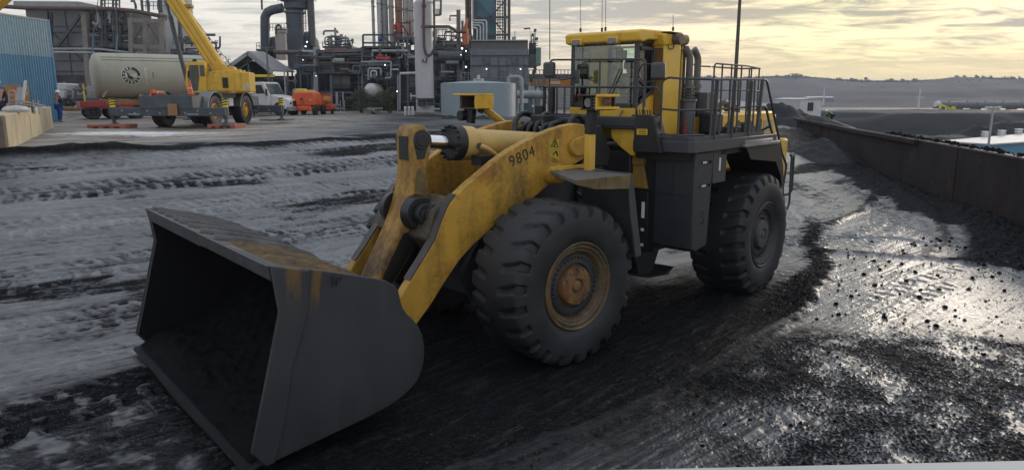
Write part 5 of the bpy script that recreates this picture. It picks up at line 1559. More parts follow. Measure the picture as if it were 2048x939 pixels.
handrail(178, 262, 66, 78, Y - .8, T, G2, 9); handrail(178, 262, 76, 92, Y - .8, T, STEEL, 7)
m = MB(); boxpx(m, 178, 79, 208, 93, Y - .4, 1); boxpx(m, 218, 86, 262, 96, Y - .6, .6); bp_(m, "panel", G1, T)
for x in (203, 226, 232):
    m = MB(); pxt(m, [(x, -4, Y - 1), (x + 2, 95, Y - 1)], .09, 6); pxt(m, [(x + 7, -4, Y - 1), (x + 8, 95, Y - 1)], .06, 6)
    for k in range(12): pxt(m, [(x, k * 8, Y - 1), (x + 7, k * 8 + 4, Y - 1)], .04, 5)
    bp_(m, "ladder_tower", G2, T)
handrail(201, 240, 1, 14, Y, T, G2, 5)
pipework(T, 176, 262, 22, 100, Y, 26, 21, [G2, STEEL, BRN, G4], .04, .12)
for x in (263, 292, 325):
    m = MB(); m.bar(at(x - 1, 36, Y - 2), at(x + 3, 205, Y - 2), .42, .42); bp_(m, "column", CONC, T)
for y in (41, 93):
    m = MB(); m.bar(at(258, y, Y - 2), at(328, y + 2, Y - 2), .35, .4); bp_(m, "beam", CONC, T)
m = MB(); m.bar(at(298, 50, Y - 1.9), at(323, 92, Y - 1.9), .12); m.bar(at(286, 52, Y - 1.9), at(268, 80, Y - 1.9), .12); bp_(m, "brace", G2, T)
m = MB()
for k in range(9): boxpx(m, 297 + k * 3.4, 46, 299.6 + k * 3.4, 118, Y, .2)
bp_(m, "siding", PINK, T)
handrail(270, 288, 78, 92, Y - 2, T, G2, 3); handrail(284, 330, 4, 20, Y, T, G2, 6)
m = MB()
for x in (284, 296, 318, 322): vc(m, x, -4, 26, 5, Y - .5, 10)
bp_(m, "riser", G2, T)
m = MB(); pxt(m, [(262, 3, Y), (268, 2, Y), (271, 10, Y), (272, 18, Y)], .12, 8); bp_(m, "vent_pipe", G2, T)
m = MB(); boxpx(m, 270, 104, 292, 118, Y, 2); bp_(m, "pump_skid", WHT, T, .05)
T = thing_at("stack", 342, 78, "wide white flue tower beside the concrete frame and left of the yellow boom", "tower")
m = MB(); boxpx(m, 328, -60, 352, 215, 78, 3); bp_(m, "shell", WHT, T); m = MB(); boxpx(m, 352, -60, 366, 215, 79, 3); bp_(m, "side_duct", G4, T)
m = MB(); pxt(m, [(357, -40, 77.5), (362, 200, 77.5)], .14, 8); bp_(m, "riser", G2, T); handrail(330, 372, 106, 114, 77, T, G2, 7)
m = MB(); boxpx(m, 326, 113, 372, 116, 76.6, 2); bp_(m, "walkway", G2, T)

# ---- equipment between the boom and the shed
T = thing_at("pump_house", 400, 72, "bluish pump equipment and tan box seen under the yellow boom", "equipment")
m = MB(); boxpx(m, 372, 118, 392, 200, 72, 3); bp_(m, "tan_box", PINK, T)
m = MB(); boxpx(m, 345, 98, 372, 200, 74, 3); bp_(m, "housing", G3, T)
pipework(T, 346, 440, 70, 125, 73, 16, 5, [G3, G2, STEEL, G3], .05, .15)
m = MB(); pxt(m, [(420, 130, 71), (420, 88, 71), (424, 85, 71), (432, 86, 71), (433, 130, 71)], .10, 8, .3); bp_(m, "loop_pipe", G2, T)
handrail(346, 372, 78, 92, 72, T, STEEL, 5)

# ---- gabled shed
Y = 66
T = thing_at("gable_shed", 530, Y, "open fronted shed with dark grey gabled roof beside the white truck", "shed")
ap, el, er = at(497, 104, Y), at(455, 132, Y), at(560, 146, Y + 0)
m = MB()
A0, A1 = at(497, 104, Y), at(497, 104, Y); ridge_b = A0 + Vector((2.0, 9, 0))
eL0, eR0 = at(452, 136, Y), at(546, 143, Y)
eR1 = at(589, 145, Y + 7.5); R1 = at(527, 105, Y + 7.5)
eL1 = eL0 + (R1 - A0)
for p, q, r_, s_ in ((A0, R1, eR1, eR0), (A0, R1, eL1, eL0)):
    n_ = (q - p).cross(s_ - p).normalized() * .09
    if n_.z < 0: n_ = -n_
    m.add([p, q, r_, s_, p + n_, q + n_, r_ + n_, s_ + n_], [(0, 1, 2, 3), (4, 5, 6, 7), (0, 1, 5, 4), (1, 2, 6, 5), (2, 3, 7, 6), (3, 0, 4, 7)])
bp_(m, "roof", pm("shed_roof", (0.19, 0.195, 0.20), 0.6, var=0.15, dirt=0.3, dcol=(0.2, 0.19, 0.18)), T)
m = MB(); m.bar(A0 - Vector((0, .2, .12)), eL0 - Vector((0, .2, .12)), .12, .32); m.bar(A0 - Vector((0, .2, .12)), eR0 - Vector((0, .2, .12)), .12, .32); bp_(m, "bargeboard", G4, T)
m = MB(); m.bar(at(473, 122, Y + .5), at(523, 124, Y + .5), .12); m.bar(at(480, 138, Y + .4), at(510, 116, Y + .4), .12); m.bar(at(497, 106, Y + .4), at(497, 150, Y + .4), .12); bp_(m, "truss", G3, T)
for x, yy in ((470, Y + .2), (500, Y + .2), (543, Y + .2), (584, Y + 7.3), (575, Y + 6)):
    m = MB(); p = at(x, 140, yy); m.cyl((p.x, yy, GZ0), (p.x, yy, p.z), .09, n=8); bp_(m, "post", G3, T)
m = MB(); boxpx(m, 500, 149, 548, 154, Y, .3); bp_(m, "yellow_beam", YD, T)
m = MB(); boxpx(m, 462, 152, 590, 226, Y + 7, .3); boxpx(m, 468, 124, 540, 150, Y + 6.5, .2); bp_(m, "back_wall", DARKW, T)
pipework(T, 505, 590, 156, 215, Y + 4, 14, 8, [G3, G2, STEEL], .04, .10)
T = thing_at("lamp_post", 534, 60, "slim grey lamp post standing right behind the white truck's cab", "lamp post")
m = MB(); p = at(533, 95, 60); m.cyl((p.x, 60, GZ0), (p.x, 60, p.z), .07, n=8); bp_(m, "pole", STEEL, T); m = MB(); m.bar((p.x - .5, 60, p.z), (p.x + .5, 60, p.z), .1, .08); bp_(m, "crossarm", STEEL, T)
T = thing_at("lamp_post", 568, 62, "short pale lamp post with bracket in front of the shed's roof edge", "lamp post")
m = MB(); p = at(568, 135, 62); m.cyl((p.x, 62, GZ0), (p.x, 62, p.z), .06, n=8); bp_(m, "pole", G4, T); m = MB(); m.bar((p.x, 62, p.z), (p.x + .4, 62, p.z + .1), .08); bp_(m, "bracket", G4, T)

# ---- big dark stack with duct
Y = 88
T = thing_at("flue_stack", 592, Y, "thick dark blue grey stack joined by an elbow duct from the left", "stack")
STKM = pm("stack_slate", (0.070, 0.085, 0.105), 0.6, var=0.15, dirt=0.25)
m = MB(); vc(m, 591, -80, 18, 48, Y, 28); vc(m, 590, 18, 75, 33, Y, 28, 33); vc(m, 590, 60, 140, 30, Y - .2, 28); bp_(m, "shell", STKM, T)
m = MB(); vc(m, 590, 23, 27, 40, Y, 28); vc(m, 590, -1, 3, 56, Y, 28); vc(m, 590, 46, 47.5, 35, Y, 28); vc(m, 590, 82, 84, 36, Y, 28); bp_(m, "ring", G3, T)
m = MB(); boxpx(m, 575, 58, 603, 100, Y - 1.9, 1.0); bp_(m, "casing", STKM, T, .05)
m = MB(); pxt(m, [(531, 140, Y), (530, 60, Y), (530, 35, Y), (535, 25, Y), (545, 20, Y), (566, 16, Y)], .53, 20); bp_(m, "elbow_duct", STKM, T)
m = MB()
for x in (543, 549, 555, 561): vc(m, x, 9, 31, 1.2, Y - .9, 8)
m_ = MB(); pxt(m_, [(522, -40, Y + 1), (524, 20, Y + 1)], .12, 8); bp_(m_, "vent_pipe", G2, T)
m = MB(); vc(m, 621, -80, 92, 14, Y - .5, 18); bp_(m, "side_stack", BRN if False else pm("stack_taupe", (0.09, 0.085, 0.09), 0.6, var=0.2), T)
m = MB()
c = at(615, 95, Y + 1)
m.lathe([(.02, -1.2), (1.4, -1.2), (1.5, -.3), (1.3, .8), (.9, 1.4), (.4, 1.75), (.02, 1.85)], 24, Matrix.Translation(c)); bp_(m, "dome_vessel", STKM, T)
c = at(549, 90, Y + 1.5); m = MB(); m.lathe([(.02, -1.6), (1.0, -1.6), (1.0, .3), (.7, .8), (.02, 1.0)], 18, Matrix.Translation(c)); bp_(m, "rear_vessel", G2, T)
for x in (604, 607): pass
m = MB(); pxt(m, [(606, 2, Y), (607, 62, Y)], .05, 5); pxt(m, [(611, 2, Y), (612, 62, Y)], .05, 5)
for k in range(10): pxt(m, [(606, 6 + k * 6, Y), (612, 3 + k * 6, Y)], .03, 5)
bp_(m, "ladder", G2, T)
handrail(556, 632, -2, 4, Y - 1.5, T, G2, 10); handrail(540, 574, 48, 62, Y - 1, T, G2, 6)
m = MB(); boxpx(m, 512, 98, 560, 102, Y - 1.5, 3); bp_(m, "platform", G2, T); handrail(513, 540, 86, 98, Y - 1.5, T, G2, 5)
lamp(614, 84, Y - 2, T, .13); lamp(611, 93, Y - 2, T, .16)
T = thing_at("vessel", 562, 84, "small beige vertical vessel with inverted U pipe on top before the stack", "vessel")
m = MB(); vc(m, 562.5, 66, 120, 21, 84, 22); vc(m, 562.5, 59, 66, 23, 84, 22); bp_(m, "shell", PINK, T); m = MB(); pxt(m, [(552, 68, 83.5), (552, 54, 83.5), (557, 49, 83.5), (562, 54, 83.5), (562, 60, 83.5)], .12, 10, .2); bp_(m, "loop_pipe", BRN, T)
m = MB(); vc(m, 562.5, 58, 60.5, 26, 84, 22); bp_(m, "top_flange", G2, T)

# ---- pipe rack and process unit in the middle
Y = 72
T = thing_at("pipe_rack", 670, Y, "cluttered dark pipe rack with walkways and louvred panels behind the boom lift", "pipe rack")
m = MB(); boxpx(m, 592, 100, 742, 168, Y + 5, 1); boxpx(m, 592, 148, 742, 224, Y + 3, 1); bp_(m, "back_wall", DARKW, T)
m = MB(); boxpx(m, 600, 144, 706, 149, Y - .5, 2); boxpx(m, 604, 183, 706, 187, Y, 2); bp_(m, "walkway", G3, T)
handrail(600, 706, 138, 146, Y - .6, T, G3, 10)
m = MB(); boxpx(m, 666, 151, 700, 177, Y + .5, .3); bp_(m, "louvre_panel", pm("louvre_pale", (0.20, 0.195, 0.195), 0.6, var=0.15), T)
m = MB(); boxpx(m, 681.5, 150, 682.5, 178, Y + .42, .1)
for k in range(6): boxpx(m, 666, 168 + k * 1.6, 700, 168.5 + k * 1.6, Y + .42, .1)
bp_(m, "louvre_line", G2, T)
for x, y0, mat_, w_ in ((601, 140, G3, .16), (630, 94, G4, .28), (634, 150, G4, .18), (663, 110, G3, .16), (661, 146, G3, .13), (624, 150, G3, .10), (686, 184, G4, .12), (674, 184, G4, .22), (717, 150, G3, .12)):
    m = MB(); m.bar(at(x, y0, Y - .6), at(x + 1, 226, Y - .6), w_, w_); bp_(m, "column", mat_, T)
for pts, r, mat_ in (([(548, 104, Y), (600, 105, Y)], .22, BRN), ([(598, 104.5, Y), (632, 104.5, Y)], .20, G4), ([(650, 102, Y), (692, 103, Y), (730, 103, Y)], .24, BRN), ([(664, 102.5, Y - .1), (694, 102.5, Y - .1)], .26, MAROON), ([(592, 112, Y), (740, 112, Y)], .22, G2), ([(592, 118, Y), (740, 119, Y)], .16, BRN), ([(666, 120.5, Y - .5), (689, 120.5, Y - .5)], .20, WHT),
                     ([(592, 130, Y), (668, 131, Y)], .18, G2), ([(640, 108, Y), (740, 96, Y)], .14, G2)):
    m = MB(); pxt(m, pts, r, 12); bp_(m, "pipe", mat_, T)
m = MB(); vc(m, 668, 117, 124, 6, Y - .6, 12); bp_(m, "valve", WHT, T)
m = MB(); c = at(592, 188, Y - 2); m.cyl(c - Vector((.2, 0, 0)), c + Vector((.6, 0, 0)), .5, .4, n=16); bp_(m, "vent_bell", G4, T)
pipework(T, 594, 742, 104, 146, Y, 46, 31, [G2, BRN, G2, STEEL, G3, DARKW], .05, .16)
pipework(T, 600, 742, 150, 222, Y + 1.5, 30, 32, [G2, G2, DARKW, G3, STEEL], .04, .12)
pipework(T, 645, 705, 62, 98, Y + 4, 26, 33, [G3, G2, G4, STEEL], .04, .10)
m = MB(); boxpx(m, 645, 92, 704, 96, Y + 3, 4); bp_(m, "platform", G2, T); handrail(645, 700, 84, 93, Y + 3, T, G2, 9)
m = MB(); vc(m, 671, 56, 92, 4.5, Y + 5, 10); vc(m, 660, 72, 92, 10, Y + 5, 12); vc(m, 678, 78, 92, 9, Y + 5, 12); bp_(m, "small_vessel", G4, T)
for k, (x, y) in enumerate(((606, 120), (716, 109.5), (632, 152))): lamp(x, y, Y - 1, T, .06)
m = MB(); boxpx(m, 656, 208, 680, 210.5, Y - 1, .2); boxpx(m, 656, 216, 690, 218.5, Y - 1, .2)
for x in (658, 680, 688): boxpx(m, x, 200, x + 1.5, 226, Y - 1, .2)
bp_(m, "guard_rail", G4, T)

Y = 70
T = thing_at("process_unit", 770, Y, "blue green piping module with white pipes and red valves below the tall columns", "process unit")
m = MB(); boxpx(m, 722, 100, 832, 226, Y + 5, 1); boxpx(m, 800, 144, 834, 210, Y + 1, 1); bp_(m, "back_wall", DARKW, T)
m = MB(); boxpx(m, 725, 92, 800, 96, Y, 5); boxpx(m, 792, 74, 832, 79, Y + .5, 5); bp_(m, "platform", G2, T)
m = MB()
for p, q in (((726, 70), (726, 96)), ((726, 70), (790, 70)), ((790, 62), (790, 96)), ((762, 70), (786, 92)), ((726, 86), (790, 86))): m.bar(at(*p, Y), at(*q, Y), .16)
bp_(m, "platform_frame", G2, T)
for x in (724, 795, 815, 797): 
    m = MB(); m.bar(at(x, 78 if x > 790 else 94, Y), at(x + 1, 226, Y), .16); bp_(m, "column", G3, T)
for pts, r, mat_ in (([(744, 102, Y - .4), (815, 102, Y - .4)], .14, G4), ([(722, 124, Y - .5), (782, 123, Y - .5), (782, 156, Y - .5), (770, 156, Y - .5)], .09, G4), ([(722, 131, Y - .4), (800, 131, Y - .4)], .09, G3), ([(737, 160, Y - .6), (737, 137, Y - .6), (762, 137, Y - .6), (762, 150, Y - .6)], .10, G4), ([(742, 155, Y - .8), (742, 142, Y - .8), (753, 142, Y - .8), (753, 152, Y - .8)], .07, WHT),
                     ([(706, 132, Y - .4), (706, 147, Y - .4), (720, 147, Y - .4), (720, 132, Y - .4), (706, 132, Y - .4)], .07, G3), ([(706, 132, Y - .4), (745, 131, Y - .4)], .07, G3), ([(780, 139, Y - .4), (797, 139, Y - .4)], .08, WHT), ([(800, 147, Y - 1), (836, 146, Y - 1)], .12, WHT), ([(800, 147, Y - 1), (800, 220, Y - 1)], .08, G4), ([(796, 150, Y - 1), (796, 226, Y - 1)], .06, G4), ([(820, 192, Y - 1), (838, 192, Y - 1), (838, 218, Y - 1), (880, 218, Y - 1)], .08, WHT), ([(822, 186, Y - 1), (822, 200, Y - 1)], .05, WHT), ([(815, 114, Y), (840, 115, Y)], .16, G4), ([(818, 108, Y), (818, 92, Y)], .08, G4)):
    m = MB(); pxt(m, pts, r, 10, .15); bp_(m, "pipe", mat_, T)
for (x, y) in ((757, 117), (764, 118), (771, 119), (760, 112), (776, 118)):
    m = MB(); c = at(x, y, Y - .5); m.cyl(c - Vector((.22, 0, 0)), c + Vector((.22, 0, .05)), .12, n=10); m.cyl(c, c + Vector((0, 0, .25)), .1, n=8); bp_(m, "red_valve", REDP, T)
m = MB(); c = at(757, 79, Y); m.cyl(c, c + Vector((.35, 0, .1)), .25, n=12); bp_(m, "blue_motor", pm("motor_blue", (0.03, 0.08, 0.22), 0.5), T)
pipework(T, 724, 796, 98, 158, Y + 1, 50, 41, [G3, G3, G2, G4, G3], .04, .11)
pipework(T, 724, 834, 150, 220, Y + 2, 26, 42, [G2, G3, DARKW, STEEL], .04, .10)
pipework(T, 796, 834, 80, 145, Y + 1, 24, 43, [G3, G2, STEEL, G4], .04, .10)
handrail(770, 800, 140, 168, Y, T, G3, 7); handrail(770, 800, 118, 138, Y, T, G3, 5)
m = MB()
for k in range(8): boxpx(m, 819, 154 + k * 2.6, 833, 155 + k * 2.6, Y + .9, .1)
bp_(m, "louvre_line", G4, T)
c = at(742, 180, Y - 1)
m = MB(); m.lathe([(.02, .55), (.35, .5), (.56, .3), (.63, 0), (.63, -3)], 24, Matrix.Translation(c) @ Matrix.Rotation(math.pi / 2, 4, "X")); bp_(m, "horizontal_drum", WHT, T)
lamp(770, 130, Y - 1, T, .10); lamp(794.5, 183, Y - 1, T, .11); lamp(844, 183, Y - 2, T, .12)
# tall slim columns
for k, (px, y1, wp, mat_, lab) in enumerate(((745.5, 88, 6, G4, "slimmest grey column at the left end of the tower group"), (758, 90, 9, WHT, "white pipe column second in the tower group"), (769, 90, 13, G4, "grey column with small black nozzles in the tower group"), (782, 92, 10, PINK, "taupe column left of the rust coloured one"), (797, 80, 14, pm("column_rust", (0.25, 0.15, 0.11), 0.6, var=0.2, dirt=0.3), "rust tinted column with red framework in the tower group"), (809.5, 80, 9, WHT, "bright white slim column right of the rust tinted one"), (820, 80, 13, PINK, "beige column directly left of the big white tower"))):
    T2 = thing_at("process_column", px, Y + 3 + .3 * (k % 3), lab, "column", "tall process columns")
    m = MB(); vc(m, px, -70, y1 + 6, wp, Y + 3 + .3 * (k % 3), 18); bp_(m, "shell", mat_, T2)
    m = MB()
    for q in range(3): vc(m, px + wp * .5, 12 + 26 * q + 5 * k % 7, 15 + 26 * q + 5 * k % 7, 2.5, Y + 2.6, 8)
    vc(m, px, 4 + 3 * k, 5 + 3 * k, wp + 2, Y + 3 + .3 * (k % 3), 16); bp_(m, "nozzle", G2, T2)
    if k == 4:
        m = MB()
        for p, q in (((790, 46), (820, 46)), ((790, 66), (806, 66)), ((792, 46), (792, 68)), ((803, 46), (803, 70)), ((804, 50), (818, 72)), ((820, 40), (820, 72)), ((790, 22), (804, 22)), ((797, 22), (797, 46))): m.bar(at(*p, Y + 1.5), at(*q, Y + 1.5), .14)
        bp_(m, "red_framework", pm("framework_redbrown", (0.15, 0.05, 0.035), 0.6, var=0.3), T2)
        m = MB()
        for p in ((789, 60), (796, 56), (799, 62)): c = at(*p, Y + 1.4); m.cyl(c, c + Vector((0, 0, .5)), .16, n=10)
        bp_(m, "red_valve", REDP, T2)
# white tower with maroon pipe
Y = 64
T = thing_at("white_tower", 848, Y, "tall white cylindrical tower with a dark maroon pipe bent up its side", "tower")
m = MB(); vc(m, 848, 6, 224, 36, Y, 32); c = at(848, 6, Y); r_ = 18 * mpp(Y); m.lathe([(r_, 0), (r_ * .85, .3), (r_ * .5, .55), (.02, .65)], 32, Matrix.Translation(c)); bp_(m, "shell", pm("tower_white", (0.44, 0.435, 0.44), 0.55, var=0.06, dirt=0.3, dcol=(0.28, 0.25, 0.24), dscale=.6), T)
m = MB(); pxt(m, [(848, -60, Y - 1.1), (847.5, 52, Y - 1.1)], .125, 12); vc(m, 848, 9, 15, 9, Y - 1.1, 12); bp_(m, "maroon_pipe", MAROON, T)
m = MB(); pxt(m, [(847.5, 52, Y - 1.1), (848.5, 95, Y - 1.1), (852, 108, Y - 1.1), (857, 112, Y - 1.1), (863, 108, Y - 1.1), (868, 100, Y - 1.1)], .13, 12); pxt(m, [(843, 53.5, Y - 1.1), (898, 53.5, Y - 1.1), (906, 58, Y - 1.1), (913, 64, Y - 1.1), (932, 64, Y - 1.1)], .125, 12); pxt(m, [(846, 118, Y - 1.1), (846, 124, Y - 1.1), (852, 125, Y - 1.1), (854, 114, Y - 1.1)], .07, 8); bp_(m, "return_pipe", BRN, T)
m = MB(); pxt(m, [(868, 0, Y - .5), (869, 90, Y - .5)], .10, 8); pxt(m, [(882, -4, Y - .5), (881.5, 30, Y - .5), (867, 31, Y - .5)], .09, 8, .1); pxt(m, [(867, 2, Y - .5), (881, 2, Y - .5)], .05, 6)
for k in range(6): pxt(m, [(870 + 2.2 * k, 18, Y - .5), (870 + 2.2 * k, 31, Y - .5)], .03, 5)
bp_(m, "ladder_cage", pm("cage_brown", (0.10, 0.085, 0.08), 0.6), T)
m = MB(); boxpx(m, 832, 196, 866, 199, Y - 1.6, 1); bp_(m, "base_deck", G2, T); handrail(836, 866, 200, 212, Y - 1.5, T, G2, 6)
m = MB(); c = at(842, 206, Y - 1.2); m.cyl(c, c + Vector((0, .3, 0)), .32, n=14); c = at(862, 204, Y - 1.2); m.cyl(c, c + Vector((0, .3, 0)), .35, n=14); bp_(m, "manway", G2, T)
# bollards
for k, x in enumerate((811, 818.5, 825.5)):
    p = on(x, 58); m = MB(); m.cyl((p.x, 58, p.z - .1), (p.x, 58, p.z + .62), .11, n=14); m.lathe([(.11, 0), (.08, .04), (.01, .06)], 14, Matrix.Translation((p.x, 58, p.z + .62)))
    tag(m.build("bollard", WHT), "short white bollard in the row of three by the tower's foot", "bollard", "white bollards by the tower")

# ---- unit right of the white tower
Y = 70
T = thing_at("process_unit", 895, Y, "dark greenish pipework and vessels between the white tower and the grey building", "process unit")
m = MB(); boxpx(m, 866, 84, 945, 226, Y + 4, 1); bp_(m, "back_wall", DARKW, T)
pipework(T, 866, 944, 60, 100, Y + 1, 30, 51, [STEEL, G2, G4, G3], .03, .08)
pipework(T, 866, 944, 90, 160, Y + 1, 44, 52, [G2, G2, G4, STEEL, DARKW, G3], .05, .15)
pipework(T, 866, 944, 150, 220, Y + 1, 20, 53, [G2, G3, STEEL], .05, .12)
m = MB(); c = at(878, 113, Y - .5); m.cyl(c, c + Vector((2.2, 0, 0)), .5, n=16); bp_(m, "exchanger", G2, T)
m = MB(); c = at(900, 112, Y - .6); m.cyl(c, c + Vector((.9, 0, 0)), .34, n=16); c = at(892, 124, Y - .6); m.cyl(c, c + Vector((1.2, 0, 0)), .22, n=14); pxt(m, [(882, 144, Y - .6), (908, 144, Y - .6)], .10, 8); bp_(m, "pale_drum", G4, T)
for pts, r, mat_ in (([(917, 20, Y), (917, 150, Y)], .2, pm("taupe_pipe", (0.13, 0.12, 0.115), 0.6, var=0.2)), ([(900, 42, Y), (900, 32, Y), (917, 32, Y)], .08, BRN), ([(925, 42, Y), (925, 66, Y)], .12, STEEL), ([(888, 92, Y), (888, 104, Y), (872, 104, Y)], .08, pm("pipe_green", (0.03, 0.11, 0.075), 0.6))):
    m = MB(); pxt(m, pts, r, 10); bp_(m, "pipe", mat_, T)
m = MB(); boxpx(m, 914, 140, 926, 175, Y - 1, 1); bp_(m, "cabinet", G3, T)
m = MB(); c = at(931, 90, Y - .6); m.cyl(c, c + Vector((0, 0, 1.5)), .28, n=14); m.cyl(c + Vector((0, 0, 1.5)), c + Vector((.2, 0, 2.4)), .18, .1, n=10); bp_(m, "orange_vessel", pm("safety_orange", (0.42, 0.10, 0.035), 0.5, var=0.15), T)
handrail(870, 915, 58, 84, Y + 1, T, G4, 6); handrail(922, 945, 145, 165, Y - 1, T, G4, 3)
for x, y, r in ((924, 97, .16), (932, 102, .10), (932, 134, .14), (922, 110, .06)): lamp(x, y, Y - 1.2, T, r)
# teal tower
Y = 80
T = thing_at("steel_tower", 980, Y, "tall teal clad tower with X braced steel frame and nested white pipes", "tower")
m = MB(); boxpx(m, 950, -80, 990, 140, Y, 4); bp_(m, "cladding", TEAL, T)
m = MB(); vc(m, 934, -80, 120, 7, Y, 12); vc(m, 940, -80, 120, 5, Y - .4, 12); bp_(m, "riser", BRN, T)
for x in (949, 1010, 1018, 991): m = MB(); m.bar(at(x, -80, Y - .6), at(x, 130, Y - .6), .32 if x != 991 else .16); bp_(m, "column", G2 if x != 1018 else BRN, T)
for y in (35, 70): m = MB(); m.bar(at(948, y, Y - .6), at(1018, y, Y - .6), .22); bp_(m, "beam", G2, T)
for p, q in (((950, -2), (982, 34)), ((982, 34), (1012, 70)), ((950, 68), (982, 34)), ((982, 34), (1010, 2))): m = MB(); m.bar(at(*p, Y - .7), at(*q, Y - .7), .14); bp_(m, "brace", G2, T)
m = MB()
for k in range(16): pxt(m, [(993, -8 + k * 6, Y + .5), (1010, -8 + k * 6, Y + .5)], .04, 5)
for x in (996, 1000, 1005): pxt(m, [(x, -60, Y + .5), (x, 110, Y + .5)], .06, 6)
bp_(m, "stair_cage", G2, T)
for k in range(4):
    m = MB(); x0 = 973 - 6.2 * k; pxt(m, [(944, 41 + 5.0 * k, Y - 1.2 - .05 * k), (x0, 41 + 5.0 * k, Y - 1.2 - .05 * k), (x0, 110, Y - 1.2 - .05 * k)], .085, 8, .2); bp_(m, "white_pipe", WHT, T)
m = MB(); pxt(m, [(944.5, -60, Y - 1.2), (945, 42, Y - 1.2)], .09, 8); bp_(m, "white_pipe", WHT, T)
# grey box building
Y = 66
T = thing_at("filter_house", 1000, Y, "grey panelled box building with two lit wall lamps behind the pale tank", "building")
m = MB(); boxpx(m, 941, 98, 1057, 240, Y, 7); bp_(m, "wall", pm("panel_bluegrey", (0.135, 0.15, 0.165), 0.6, var=0.12, dirt=0.35, dcol=(0.08, 0.085, 0.09)), T)
m = MB(); boxpx(m, 943, 82, 1056, 98, Y + .1, 6.5); bp_(m, "upper_storey", pm("taupe_panel", (0.10, 0.098, 0.10), 0.6, var=0.15), T); m = MB(); boxpx(m, 943, 79.5, 1056, 82, Y - .1, 7); bp_(m, "roof", G4, T)
m = MB()
for y in (110, 130): boxpx(m, 941, y, 1058, y + 1.3, Y - .15, .15)
for x in (978, 997, 1014, 1047): boxpx(m, x, 112, x + .8, 160, Y - .06, .06)
for p, q in (((966, 115), (966, 128)), ((979, 115), (979, 128)), ((967, 116), (978, 127)), ((1024, 115), (1024, 128)), ((1036, 115), (1036, 128)), ((1025, 127), (1035, 116)), ((966, 128), (980, 128)), ((1023, 128), (1037, 128))): m.bar(at(*p, Y - .1), at(*q, Y - .1), .05)
for x in (998, 1007): m.bar(at(x, 142, Y - .1), at(x, 162, Y - .1), .05)
m.bar(at(998, 142, Y - .1), at(1007, 142, Y - .1), .05)
bp_(m, "framing", G2, T)
lamp(973, 138, Y - .3, T, .085); lamp(1041, 138, Y - .3, T, .085)
m = MB(); boxpx(m, 1057, 108, 1074, 134, Y + .5, 3); boxpx(m, 1058, 86, 1072, 110, Y + 2, 1); bp_(m, "side_hopper", G2, T); m = MB(); boxpx(m, 1072, 95, 1082, 130, Y + .4, 3); bp_(m, "green_box", pm("box_green", (0.12, 0.19, 0.17), 0.6, var=0.1), T)
m = MB(); m.bar(at(1071, 136, Y + 1), at(1061, 165, Y + 1), .3); bp_(m, "chute", G2, T)
m = MB()
for x in (1063, 1067, 1070): pxt(m, [(x, 64 + x % 5 * 3, Y + 1), (x, 95, Y + 1)], .05, 6)
for k in range(5): pxt(m, [(1058, 84 + 2.5 * k, Y + 1), (1076, 75 + 4 * k, Y + 1)], .035, 5)
for p in ((1069, 64), (1064, 73), (1072, 81)): c = at(*p, Y + 1); m.cyl(c, c + Vector((.1, 0, .25)), .12, n=8)
bp_(m, "roof_rail", G2, T)
m = MB(); c = at(1048, 58, Y + 2); m.bar(c, c + Vector((.55, 0, .05)), .12, .14); pxt(m, [(1060, 58, Y + 2), (1061, 88, Y + 2)], .02, 5); bp_(m, "windsock", BRN, T)
m = MB(); pxt(m, [(1030, 62, Y + 2), (1029, 80, Y + 2)], .04, 6); vc(m, 1028, 74, 80, 9, Y + 2, 10); bp_(m, "roof_vent", G4, T)
handrail(926, 1058, 155, 168, Y - 1.2, T, STEEL, 14)
# pale tank
Y = 52
T = thing_at("storage_tank", 957, Y + 2.7, "low wide pale blue grey storage tank behind the loader's headlight", "tank")
cx_ = at(957, 200, Y + 2.7).x; r_ = 75 * mpp(Y + 2.7) * 1.0
zt_ = at(957, 167, Y + 2.7).z
m = MB(); m.lathe([(r_, -1.2), (r_, zt_ - GZ0), (r_ * .97, zt_ - GZ0 + .02), (r_ * .5, zt_ - GZ0 + .13), (.02, zt_ - GZ0 + .2)], 64); m.build("shell", pm("tank_pale", (0.235, 0.285, 0.31), 0.5, var=0.06, dirt=0.22, dcol=(0.16, 0.18, 0.19), dscale=.5), T[0])
for x in (950, 957, 964):
    m = MB(); vc(m, x, 150 if x == 957 else 157, 167, 6, Y + 4, 12); bp_(m, "roof_vent", WHT, T)
m = MB(); m.cyl((0, 0, zt_ - GZ0), (0, 0, zt_ - GZ0 + .3), .3, n=12); m.build("hatch", G4, T[0])
m = MB(); pxt(m, [(1017, 168, Y + 3), (1017, 154, Y + 3), (1043, 154, Y + 3), (1043, 250, Y + 3)], .14, 12, .3); vc(m, 1021, 147, 154, 4, Y + 3, 10); bp_(m, "overflow_pipe", G4, T)
# things seen right of the tank, between it and the loader's cab
T = thing_at("loading_rack", 1080, 60, "pale pipe trestle with A frame between the tank and the loader's mirror", "pipe rack")
m = MB(); pxt(m, [(1034, 189, 60), (1095, 189, 60)], .32, 14); bp_(m, "fat_pipe", G4, T)
for p, q, w_ in (((1072, 156), (1088, 192), .14), ((1070, 158), (1070, 240), .10), ((1060, 194), (1090, 194), .3), ((1060, 194), (1060, 245), .3), ((1076, 196), (1076, 245), .4), ((1088, 150), (1088, 240), .25)):
    m = MB(); m.bar(at(*p, 60), at(*q, 60), w_); bp_(m, "frame", G3, T)
m = MB(); boxpx(m, 1036, 193, 1060, 245, 63, .5); bp_(m, "white_sheet", WHT, T); m = MB(); boxpx(m, 1038, 206, 1060, 245, 61, .5); bp_(m, "teal_skirt", TEAL, T)
pipework(T, 1036, 1092, 160, 230, 62, 14, 61, [G4, G3, WHT, STEEL], .03, .09)
handrail(1058, 1200, 140, 160, 66, T, STEEL, 20)
